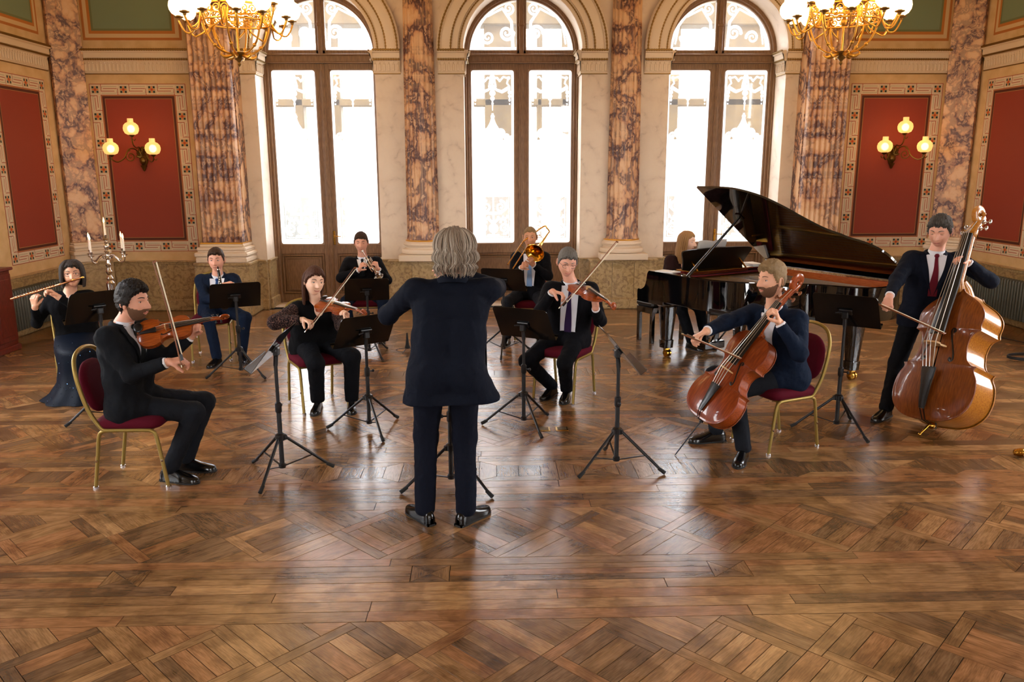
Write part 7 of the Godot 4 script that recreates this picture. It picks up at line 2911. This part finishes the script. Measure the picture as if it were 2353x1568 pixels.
func trumpet(mouth: Vector3, bell_at: Vector3) -> void:
	var o := thing("trumpet", "silver trumpet raised to the lips of the man by the left window", "trumpet")
	o.transform = frame(bell_at - mouth, Vector3.UP, mouth)     # y = towards the bell
	var L := mouth.distance_to(bell_at)
	var b := MB.new()
	b.lathe([Vector2(0.013, 0.0), Vector2(0.012, 0.012), Vector2(0.006, 0.03), Vector2(0.0055, 0.08)], 12)
	b.tube([V(0, 0.07, 0), V(0, L * 0.72, 0)], 0.006, 8)
	part("lead_pipe", b, M.silver, o)
	b = MB.new()
	b.xf = Transform3D(Basis(), V(-0.028, 0, -0.02))
	var prof := flare(0.0065, 0.062, L * 0.72, 14, L * 0.30)
	b.lathe(prof, 28, 80.0, Vector3.ZERO, false)
	part("bell", b, M.silver, o)
	b = MB.new()
	b.tube(smooth_path([V(0, L * 0.72, 0), V(0, L * 0.76, -0.008), V(0, L * 0.77, -0.03), V(0, L * 0.74, -0.05), V(0, L * 0.5, -0.052)], 4), 0.006, 8)
	b.tube(smooth_path([V(-0.028, L * 0.31, -0.02), V(-0.024, L * 0.24, -0.022), V(-0.01, L * 0.22, -0.034), V(0, L * 0.25, -0.05), V(0, L * 0.5, -0.052)], 4), 0.006, 8)
	part("tubing", b, M.silver, o)
	for k in 3:
		b = MB.new()
		b.tube([V(-0.012, L * (0.44 + 0.06 * k), -0.075), V(-0.012, L * (0.44 + 0.06 * k), 0.035)], 0.0105, 12)
		b.tube([V(-0.012, L * (0.44 + 0.06 * k), 0.035), V(-0.012, L * (0.44 + 0.06 * k), 0.055)], 0.003, 8)
		b.ball(V(-0.012, L * (0.44 + 0.06 * k), 0.057), V(0.008, 0.008, 0.003), 10, 6)
		part("valve", b, M.silver, o)

func trombone(mouth: Vector3, slide_end: Vector3, bell_at: Vector3, crook: Vector3) -> void:
	var o := thing("trombone", "brass trombone with its bell facing the room", "trombone", mouth)
	var s := slide_end - mouth
	var c := crook - mouth
	var bl := bell_at - mouth
	var d := s.normalized()
	var across := d.cross(Vector3.BACK).normalized()
	var b := MB.new()
	b.xf = frame(s, Vector3.UP, Vector3.ZERO)
	b.lathe([Vector2(0.013, 0.0), Vector2(0.012, 0.015), Vector2(0.006, 0.035), Vector2(0.006, 0.08)], 12)
	b.xf = Transform3D()
	b.tube([d * 0.06, s], 0.0075, 8)
	b.tube([across * 0.08 + d * 0.02, across * 0.08 + s], 0.0075, 8)
	b.tube([d * 0.12, d * 0.12 + across * 0.08], 0.004, 6)
	b.tube([d * 0.22, d * 0.22 + across * 0.08], 0.004, 6)
	part("slide", b, M.lacquer_brass, o)
	# bell section, facing the room
	var fr := frame(bl - c, Vector3.UP, c)
	var L := (bl - c).length()
	b = MB.new()
	b.xf = fr
	b.lathe(flare(0.010, 0.118, L, 18), 36, 80.0, Vector3.ZERO, false)
	part("bell", b, M.lacquer_brass, o)
	b = MB.new()
	b.xf = fr
	var ring := []
	for k in 37:
		var a := TAU * k / 36
		ring.append(V(cos(a) * 0.118, L, sin(a) * 0.118))
	b.tube(ring, 0.003, 6, false)
	part("bell_rim", b, M.lacquer_brass, o)
	b = MB.new()
	b.tube(smooth_path([c, c + (c - bl).normalized() * 0.05, c + (c - bl).normalized() * 0.07 + across * 0.05, c + (c - bl).normalized() * 0.04 + across * 0.10, across * 0.08 + d * 0.02], 5), 0.010, 8)
	b.tube([c + (bl - c) * 0.3, c + (bl - c) * 0.3 + across * 0.09], 0.004, 6)
	part("tuning_crook", b, M.lacquer_brass, o)

# ---------------------------------------------------------------- the ensemble
func J(who: String) -> Dictionary:
	return POSE[who].duplicate()

func build_people() -> void:
	var sk: Material = M.skin_light
	# conductor, seen from behind
	person("standing conductor in a dark navy suit seen from behind with raised arms", J("conductor"), {
		"coat": M.suit_navy, "trousers": M.trouser_navy, "skin": M.skin_rosy, "hair": M.hair_grey, "skirt": 0.20, "flare": 0.04, "s": 1.02, "bulk": 1.12, "leg": 1.08, "look": V(-0.12, -0.05, -1), "toeL": V(-0.55, 0, -0.8), "toeR": V(0.6, 0, -0.75),
		"handL": [V(0.2, 0.3, -0.9), V(0.9, -0.3, 0.1), RELAXED], "handR": [V(-1, 0.12, -0.05), V(0, -0.5, -0.8), OPEN],
		"shirt": M.suit_navy, "back_only": true,
		"hair_fn": func(o, H):
			short_hair(o, H, M.hair_grey, 0.07, 0.045, -0.095, 0.032, 0.020, 0.016)
			var p := []
			var g := RandomNumberGenerator.new()
			g.seed = 12
			for k in 300:
				var a := deg_to_rad(g.randf_range(68.0, 292.0))
				var q := V(sin(a) * 0.088, 0.0, cos(a) * 0.112)
				var w := g.randf_range(0.97, 1.12)
				var e := g.randf_range(-0.125, -0.075)
				var t := g.randf_range(-0.02, 0.02)
				p.append([q * 0.40 + V(t, 0.140, 0), q * 0.86 * w + V(t, 0.105, 0), q * 1.12 * w + V(t * 0.6, 0.045, 0), q * 1.16 * w + V(-t, -0.02, 0), q * 1.05 * w + V(t * 1.2, -0.070, 0), q * 0.90 * w + V(t, e, 0)])
			locks(o, H, M.hair_grey, p.slice(0, 190), 0.0052, 0.001)
			locks(o, H, M.hair_silver, p.slice(190), 0.0042, 0.0008)})
	# flutist, seated in a long gown
	var fl := person("seated flutist in spectacles and a long dark blue gown", J("flutist"), {
		"coat": M.black_knit, "trousers": M.gown_blue, "skin": sk, "hair": M.hair_flutist, "s": 0.93, "legs": false, "lap": false, "neckline": 0.10, "look": V(0.42, -0.02, 0.9), "glasses": true, "top_name": "blouse", "sleeve": 0.88, "smile": 0.7, "head": 0.97,
		"handL": [V(-0.55, 0.55, 0.35), V(-0.5, 0.1, 0.85), HOLDING], "handR": [V(0.1, 0.9, 0.2), V(0.2, 0.3, -0.9), HOLDING],
		"hair_fn": func(o, H):
			short_hair(o, H, M.hair_flutist, 0.068, 0.04, -0.07, 0.016, 0.014, 0.003)
			var p := []
			for k in 24:
				var a := deg_to_rad(62.0 + 236.0 * k / 23)
				var q := V(sin(a) * 0.082, 0.0, cos(a) * 0.098)
				p.append([q * 0.5 + V(0, 0.115, 0), q * 0.98 + V(0, 0.075, 0), q * 1.15 + V(0, 0.0, 0), q * 1.16 + V(0, -0.06, 0), q * 1.08 + V(0, -0.115, 0)])
			locks(o, H, M.hair_flutist, p, 0.016, 0.008)})
	gown(fl, J("flutist"))
	flute(V(-4.46, 0.957, -7.45), V(-3.80, 1.150, -7.50))
	# first violinist, in profile
	person("seated man in a black suit playing the violin in profile", J("violinist"), {
		"coat": M.suit_charcoal, "trousers": M.trouser_grey, "skin": M.skin_rosy, "hair": M.hair_dark, "look": V(0.97, -0.06, 0.24), "shirt": M.shirt_white, "tie": M.tie_dark, "beard": M.beard_brown, "beard_len": 0.8, "smile": 1.0, "bulk": 1.03,
		"handL": [V(0.35, 0.85, 0.25), V(0.5, 0.2, 0.8), PRESSING], "handR": [V(0.75, 0.05, -0.35), V(0.05, -0.9, -0.3), HOLDING],
		"toeL": V(1, 0, 0.1), "toeR": V(0.95, 0, 0.25),
		"hair_fn": func(o, H):
			short_hair(o, H, M.hair_dark, 0.066, 0.046, -0.075, 0.030, 0.016, 0.008)})
	bowed("violin", "amber violin under the chin of the man in profile", "violin", frame(V(-1.861, 1.153, -5.46) - V(-2.368, 1.06, -5.34), V(0.05, 0.62, 0.78), V(-2.385, 1.035, -5.32)), 0.356, "violin")
	bow("violin bow held upright by the man in profile", V(-2.06, 0.885, -5.2), V(-2.23, 1.53, -5.33), V(0.5, 0.15, -0.8))
	# clarinettist
	person("seated clarinettist in a blue suit and blue tie", J("clarinettist"), {
		"coat": M.suit_blue, "trousers": M.suit_blue, "skin": M.skin_rosy, "hair": M.hair_brown, "s": 0.97, "look": V(0.12, -0.08, 1), "shirt": M.shirt_white, "tie": M.tie_blue, "vee": 0.32, "vee_w": 0.085,
		"handL": [V(-0.7, -0.25, 0.5), V(-0.3, -0.3, -0.9), HOLDING], "handR": [V(0.5, 0.3, 0.6), V(0.5, 0.3, -0.8), HOLDING],
		"toeL": V(0.5, 0, 0.85), "toeR": V(-0.15, 0, 1),
		"hair_fn": func(o, H): short_hair(o, H, M.hair_brown, 0.066, 0.05, -0.06, 0.020, 0.009, 0.004)})
	clarinet(V(-3.012, 1.083, -8.87), V(-2.88, 0.66, -8.60))
	# second violinist
	var lady := person("seated woman in black with lace sleeves playing the violin", J("violinist2"), {
		"coat": M.black_knit, "trousers": M.trouser_black, "skin": M.skin_pale, "hair": M.hair_auburn, "s": 0.93, "bulk": 1.16, "leg": 1.18, "look": V(0.50, -0.14, 0.85), "crown": V(0.12, 1, 0), "lap": false, "neckline": 0.07, "top_name": "blouse", "smile": 0.6, "head": 0.97, "gaze": Vector2(0.6, -0.4),
		"handL": [V(-0.05, 0.95, 0.1), V(-0.55, 0.1, 0.8), PRESSING], "handR": [V(0.8, -0.1, 0.5), V(0.1, -0.9, 0.2), HOLDING],
		"toeL": V(0.15, 0, 1), "toeR": V(0.0, 0, 1),
		"hair_fn": func(o, H):
			short_hair(o, H, M.hair_auburn, 0.066, 0.035, -0.07, 0.018, 0.014, 0.003)
			var p := []
			for k in 12:
				var a := deg_to_rad(100.0 + 160.0 * k / 11)
				var q := V(sin(a) * 0.076, 0.0, cos(a) * 0.10)
				p.append([q * 0.6 + V(0, 0.09, 0), q * 1.08 + V(0, 0.03, 0), q * 1.05 + V(0, -0.07, 0), V(q.x * 0.9, -0.16, q.z * 0.95), V(q.x * 0.8, -0.24, q.z * 0.9)])
			locks(o, H, M.hair_auburn, p, 0.018, 0.010)})
	lace_sleeves(lady, J("violinist2"))
	bowed("violin", "amber violin held by the woman with lace sleeves", "violin", frame(V(-1.031, 0.963, -6.62) - V(-1.5, 0.998, -7.0), V(0.35, 0.62, 0.62), V(-1.51, 0.985, -6.99)), 0.356, "violin")
	bow("violin bow held by the woman with lace sleeves", V(-1.56, 0.80, -6.72), V(-1.163, 1.303, -6.85), V(0.3, -0.5, -0.6))
	# trumpeter
	person("seated trumpeter in a black suit before the left window", J("trumpeter"), {
		"coat": M.suit_black, "trousers": M.suit_blue, "skin": M.skin_rosy, "hair": M.hair_brown, "look": V(0.08, -0.16, 1), "shirt": M.shirt_white, "tie": M.tie_dark, "vee": 0.20, "shut": true,
		"handL": [V(-0.1, 0.75, 0.5), V(-0.9, 0.1, -0.1), CURLED], "handR": [V(0.35, 0.7, 0.5), V(0.8, -0.2, -0.3), HOLDING],
		"hair_fn": func(o, H): short_hair(o, H, M.hair_brown, 0.062, 0.045, -0.06, 0.018, 0.008, 0.004)})
	trumpet(V(-1.612, 1.128, -10.10), V(-1.396, 0.858, -9.80))
	# trombonist
	person("seated trombonist in a black suit and pale blue tie", J("trombonist"), {
		"coat": M.suit_black, "trousers": M.trouser_grey, "skin": M.skin_tan, "hair": M.hair_straw, "look": V(-0.12, -0.08, 1), "shirt": M.shirt_white, "tie": M.tie_pale_blue, "vee": 0.40, "vee_w": 0.09, "vee_open": 0.06,
		"handL": [V(-0.1, 0.55, 0.6), V(-0.5, 0.2, -0.7), CURLED], "handR": [V(0.1, 0.35, 0.7), V(0.6, -0.2, -0.5), CURLED],
		"hair_fn": func(o, H): short_hair(o, H, M.hair_straw, 0.070, 0.058, -0.055, 0.012, 0.006, 0.003)})
	trombone(V(0.478, 1.205, -9.93), V(0.268, 0.960, -9.48), V(0.544, 1.126, -9.70), V(0.735, 1.33, -10.12))
	# viola player
	person("seated silver-haired man in spectacles playing the viola", J("violist"), {
		"coat": M.suit_black, "trousers": M.trouser_black, "skin": M.skin_rosy, "hair": M.hair_salt, "s": 1.03, "look": V(0.10, -0.34, 0.94), "crown": V(0.08, 1, 0), "shirt": M.shirt_white, "tie": M.tie_purple, "vee": 0.42, "vee_w": 0.085, "vee_open": 0.075, "glasses": true, "shut": true, "smile": 0.8, "bulk": 1.06,
		"handL": [V(-0.05, 0.95, 0.05), V(-0.6, 0.1, 0.7), PRESSING], "handR": [V(0.85, -0.15, 0.35), V(0.1, -0.9, 0.2), HOLDING],
		"toeL": V(-0.25, 0, 1), "toeR": V(-0.5, 0, 0.85),
		"hair_fn": func(o, H): short_hair(o, H, M.hair_salt, 0.066, 0.048, -0.06, 0.022, 0.010, 0.005)})
	bowed("viola", "red-brown viola held by the silver-haired man", "viola", frame(V(1.009, 1.024, -6.72) - V(0.791, 1.108, -7.2), V(0.30, 0.72, 0.45), V(0.775, 1.09, -7.20)), 0.40, "viola")
	bow("viola bow slanting up from the silver-haired man's hand", V(0.63, 0.955, -6.90), V(1.113, 1.50, -7.0), V(0.3, -0.6, -0.3))
	# pianist
	person("seated pianist with long fair hair behind the grand piano", J("pianist"), {
		"coat": M.sheer_brown, "trousers": M.trouser_black, "skin": M.skin_pale, "hair": M.hair_blond, "s": 0.93, "legs": true, "lap": false, "neckline": 0.12, "look": V(0.78, -0.14, 0.62), "top_name": "blouse", "sleeve": 0.85, "smile": 0.6, "head": 0.97, "bulk": 0.92, "leg": 1.1,
		"handL": [V(0.5, -0.1, 0.85), V(0, -1, 0), RELAXED], "handR": [V(0.5, -0.1, 0.85), V(0, -1, 0), RELAXED],
		"hair_fn": func(o, H):
			short_hair(o, H, M.hair_blond, 0.068, 0.04, -0.07, 0.014, 0.012, 0.002)
			var p := []
			for k in 20:
				var a := deg_to_rad(70.0 + 220.0 * k / 19)
				var q := V(sin(a) * 0.080, 0.0, cos(a) * 0.098)
				p.append([q * 0.5 + V(0, 0.11, 0), q * 1.05 + V(0, 0.05, 0), q * 1.10 + V(0, -0.05, 0), q * 1.10 + V(0, -0.15, 0.0), q * 1.05 + V(0, -0.25, 0.015)])
			locks(o, H, M.hair_blond, p, 0.016, 0.009)})
	# cellist
	person("seated bearded man in a dark blue suit playing the cello", J("cellist"), {
		"coat": M.suit_blue, "trousers": M.trouser_grey, "skin": M.skin_light, "hair": M.hair_straw, "s": 1.03, "look": V(-0.92, -0.03, 0.36), "shirt": M.shirt_white, "vee": 0.30, "beard": M.beard_brown, "beard_len": 1.2, "smile": 0.9, "brow": M.beard_brown, "bulk": 1.02,
		"handL": [V(-0.35, 0.75, 0.25), V(-0.75, -0.15, -0.25), PRESSING], "handR": [V(-0.85, -0.35, 0.2), V(0.25, -0.85, 0.2), HOLDING],
		"toeL": V(-0.45, 0, 0.85), "toeR": V(-1, 0, 0.15),
		"hair_fn": func(o, H): short_hair(o, H, M.hair_straw, 0.070, 0.048, -0.06, 0.034, 0.009, 0.006)})
	bowed("cello", "glossy red-brown cello leaning on the bearded man", "cello", frame(V(2.249, 1.308, -5.74) - V(1.552, 0.312, -5.66), V(-0.83, 0.30, 0.54), V(1.545, 0.305, -5.66)), 0.755, "cello")
	cello_pin()
	bow("cello bow held low across the strings", V(1.40, 0.955, -5.52), V(1.735, 0.825, -5.36), V(0.3, 0.1, -0.9), 1.3)
	# bassist
	person("standing double bass player in a dark suit and maroon tie", J("bassist"), {
		"coat": M.suit_navy, "trousers": M.trouser_black, "skin": M.skin_rosy, "hair": M.hair_darkgrey, "s": 1.02, "look": V(-0.66, -0.30, 0.68), "shirt": M.shirt_white, "tie": M.tie_maroon, "vee": 0.34, "vee_w": 0.085, "skirt": 0.10, "shut": true, "bulk": 1.03,
		"handL": [V(-0.75, 0.35, 0.1), V(-0.5, -0.55, 0.4), HOLDING], "handR": [V(-0.25, -0.85, 0.35), V(0.5, -0.1, -0.6), CURLED],
		"toeL": V(-0.3, 0, 0.95), "toeR": V(-0.75, 0, 0.6),
		"hair_fn": func(o, H): short_hair(o, H, M.hair_darkgrey, 0.066, 0.046, -0.06, 0.028, 0.012, 0.010)})
	bowed("double_bass", "tall amber double bass leaning towards the standing player", "double bass", frame(V(4.083, 1.794, -6.62) - V(3.495, 0.12, -6.08), V(-0.93, 0.16, 0.38), V(3.50, 0.13, -6.07)), 1.12, "bass")
	bass_pin()
	bow("double bass bow held level below the bridge", V(3.12, 1.055, -6.33), V(3.52, 0.86, -5.97), V(0.6, 0.1, -0.6), 1.5)

func cello_pin() -> void:
	var c: Node3D = get_node("cello")
	var b := MB.new()
	var inv := c.transform.affine_inverse()
	b.tube([V(0, 0.0, -0.055), inv * V(1.385, 0.004, -5.675)], [0.006, 0.0045], 8)
	b.ball(V(0, -0.01, -0.055), V(0.016, 0.02, 0.016), 12, 8)
	part("end_pin", b, M.black_steel, c)

func bass_pin() -> void:
	var c: Node3D = get_node("double_bass")
	var b := MB.new()
	var inv := c.transform.affine_inverse()
	b.tube([V(0, 0.02, -0.10), inv * V(3.462, 0.012, -6.05)], [0.012, 0.008], 8)
	b.ball(inv * V(3.462, 0.014, -6.05), V(0.014, 0.014, 0.014), 10, 8)
	b.ball(V(0, -0.02, -0.10), V(0.03, 0.03, 0.03), 12, 8)
	part("end_pin", b, M.brass, c)

# the long skirt of the gown from lap to floor, flaring into a hem
func gown(o: Node3D, j: Dictionary) -> void:
	var at: Vector3 = o.position
	var f: Vector3 = j.F
	var r := f.cross(Vector3.UP)
	var rows := []
	for q in [[0.60, -0.02, 0.175, 0.135], [0.55, 0.05, 0.205, 0.21], [0.50, 0.14, 0.215, 0.29], [0.44, 0.18, 0.215, 0.29], [0.30, 0.20, 0.20, 0.25], [0.16, 0.22, 0.22, 0.25], [0.06, 0.24, 0.29, 0.30], [0.015, 0.24, 0.36, 0.36], [0.004, 0.24, 0.37, 0.37]]:
		var row := PackedVector3Array()
		for k in 48:
			var a := TAU * k / 48
			var w: float = 1.0 + (0.5 - q[0]) * 0.10 * sin(a * 9.0 + 0.6 * sin(a * 4.0)) * float(q[0] < 0.5)
			row.append(V(0, q[0], 0) + f * (q[1] + cos(a) * q[3] * w) + r * (sin(a) * q[2] * w))
		rows.append(row)
	rows.reverse()
	var b := MB.new()
	smooth_grid(b, rows, true, true)
	part("gown_skirt", b, M.gown_blue, o)
	b = MB.new()
	var g := RandomNumberGenerator.new()
	g.seed = 5
	for k in 170:
		var rr := g.randi_range(1, 6)
		var cc := g.randi_range(0, 47)
		var p: Vector3 = rows[rr][cc].lerp(rows[rr + 1][cc], g.randf())
		var n := V(p.x - f.x * 0.15, 0.05, p.z - f.z * 0.15).normalized()
		b.box(V(0.006, 0.006, 0.002), p + n * 0.003, 0.0, Basis.looking_at(n.rotated(V(g.randf(), g.randf(), g.randf()).normalized(), 0.5), Vector3.UP))
	part("sequins", b, M.sequin, o).set_meta("kind", "stuff")
	# chair hidden by the gown
	make_chair("burgundy banquet chair hidden by the flutist's gown", V(at.x, 0, at.z) - f * 0.02, atan2(f.x, f.z))

func lace_sleeves(o: Node3D, j: Dictionary) -> void:
	var at := o.position
	for q in ["L", "R"]:
		var b := MB.new()
		var s: Vector3 = j["S" + q] - at
		var e: Vector3 = j["E" + q] - at
		var w: Vector3 = j["W" + q] - at
		field_mesh(b, [[s.lerp(e, 0.15), e, 0.068, 0.060], [e, e.lerp(w, 0.9), 0.060, 0.043]], 0.03, 0.0105, 0.006, [[e.lerp(w, 0.88), (w - e).normalized(), 0.07]])
		part("lace_sleeve", b, M.lace_black, o)



# ---------------------------------------------------------------- small things
func build_small_things() -> void:
	# open score on the piano's music desk
	var o := thing("open_score", "open white score standing on the piano's music desk", "sheet music", pn(0.70, 0.40, 1.03))
	o.basis = Basis(PW, Vector3.UP, PL) * Basis(Vector3.RIGHT, deg_to_rad(20.0))
	for s in [-1.0, 1.0]:
		var rows := []
		for r in [0.0, 0.29]:
			var row := PackedVector3Array()
			for k in 9:
				var f := k / 8.0
				row.append(V(s * 0.215 * f, r + 0.01 * f, -0.03 - 0.022 * sin(PI * f) - 0.01 * f))
			rows.append(row)
		var b := MB.new()
		smooth_grid(b, rows, false, s > 0)
		b.box(V(0.20, 0.28, 0.004), V(s * 0.105, 0.145, -0.022))
		part("page", b, M.paper, o)
	for e in [["loose white sheets on the piano's treble arm", 0.08, 0.42, 0.25, 4], ["small stack of white sheets at the bass end of the piano", 1.36, 0.45, -0.2, 9]]:
		o = thing("loose_sheets", e[0], "sheet music", pn(e[1], e[2], 0.992), 0.0, "loose sheets on the piano")
		o.basis = Basis(PW, Vector3.UP, PL) * Basis(Vector3.UP, e[3])
		for k in e[4]:
			var b := MB.new()
			b.box(V(0.15, 0.0025, 0.24), V(0.004 * sin(k * 2.3), 0.0015 + 0.0035 * k, 0.006 * cos(k * 1.7)), 0.0, Basis(Vector3.UP, 0.05 * sin(k * 1.3)))
			part("sheet", b, M.paper, o)
	# instrument peg on the floor
	o = thing("instrument_peg", "small black instrument peg on a folding foot on the floor", "peg stand", V(-1.0, 0, -9.34))
	var b := MB.new()
	b.lathe([Vector2(0.030, 0.03), Vector2(0.032, 0.05), Vector2(0.022, 0.075), Vector2(0.016, 0.13), Vector2(0.010, 0.21), Vector2(0.004, 0.222)], 14)
	part("cone", b, M.black_rubber, o)
	for k in 4:
		var a := TAU * k / 4 + 0.3
		b = MB.new()
		b.tube([V(cos(a) * 0.02, 0.035, sin(a) * 0.02), V(cos(a) * 0.09, 0.022, sin(a) * 0.09), V(cos(a) * 0.15, 0.006, sin(a) * 0.15)], 0.005, 6)
		part("foot", b, M.black_steel, o)
	# brass socket plates let into the floor
	for e in [["square brass floor socket plate, the one nearer the conductor", 0.435], ["square brass floor socket plate, the one nearer the cellist's stand", 0.585]]:
		o = thing("floor_socket", e[0], "floor socket", V(e[1], 0, -6.33), 0.0, "brass floor sockets")
		b = MB.new()
		b.box(V(0.105, 0.005, 0.10), V(0, 0.0026, 0), 0.002)
		part("plate", b, M.brass, o)
		b = MB.new()
		b.box(V(0.075, 0.003, 0.07), V(0, 0.0062, 0), 0.001)
		part("cover", b, M.dark_brass, o)
	# ribbed brass knob of a floor bolt at the edge
	o = thing("brass_floor_knob", "ribbed brass knob lying on the parquet at the edge", "knob", V(3.965, 0, -5.56))
	b = MB.new()
	b.xf = Transform3D(Basis(Vector3.FORWARD, PI / 2), V(-0.05, 0.032, 0))
	b.lathe([Vector2(0.012, 0.0), Vector2(0.022, 0.006), Vector2(0.026, 0.015), Vector2(0.022, 0.020), Vector2(0.029, 0.028), Vector2(0.025, 0.034), Vector2(0.031, 0.042), Vector2(0.027, 0.048), Vector2(0.032, 0.058), Vector2(0.028, 0.066), Vector2(0.030, 0.08), Vector2(0.012, 0.085)], 20)
	part("knob", b, M.brass, o)
	# black cables by the right wall
	b = MB.new()
	var pts := []
	for k in 50:
		var a := TAU * k / 16.0
		pts.append(V(6.03 + cos(a) * (0.17 + 0.0015 * k), 0.008 + 0.0012 * k, -8.62 + sin(a) * 0.13 + 0.002 * k))
	b.tube(pts, 0.006, 6)
	single("coiled_cable", b, M.black_rubber, "coil of black cable on the floor by the right edge", "cable")
	b = MB.new()
	b.tube(smooth_path([V(5.9, 0.007, -10.75), V(6.25, 0.007, -10.5), V(6.45, 0.007, -10.2), V(6.5, 0.007, -9.8), V(6.6, 0.007, -9.4), V(6.75, 0.007, -8.8)], 8), 0.006, 6)
	single("floor_cable", b, M.black_rubber, "black cable trailing along the floor below the right radiator", "cable")
	# dark red cabinet cut by the left edge
	o = thing("mahogany_cabinet", "dark red wooden cabinet cut off at the left edge", "cabinet", V(-5.93, 0, -9.25), PI / 2)
	b = MB.new()
	b.box(V(0.80, 0.93, 0.36), V(0, 0.505, 0), 0.01)
	part("case", b, M.mahogany, o)
	b = MB.new()
	b.box(V(0.86, 0.035, 0.41), V(0, 0.985, 0.005), 0.008)
	part("top", b, M.mahogany, o)
	b = MB.new()
	b.box(V(0.84, 0.07, 0.39), V(0, 0.035, 0.005), 0.01)
	part("plinth", b, M.mahogany, o)
	for s in [-1, 1]:
		b = MB.new()
		b.box(V(0.37, 0.80, 0.018), V(s * 0.195, 0.53, 0.188), 0.006)
		var d := part("door", b, M.mahogany, o)
		b = MB.new()
		b.box(V(0.27, 0.68, 0.012), V(s * 0.195, 0.53, 0.20), 0.008)
		part("door_panel", b, M.mahogany, d)
		b = MB.new()
		b.ball(V(s * 0.035, 0.55, 0.212), V(0.012, 0.012, 0.012), 12, 8)
		part("knob", b, M.brass, d)
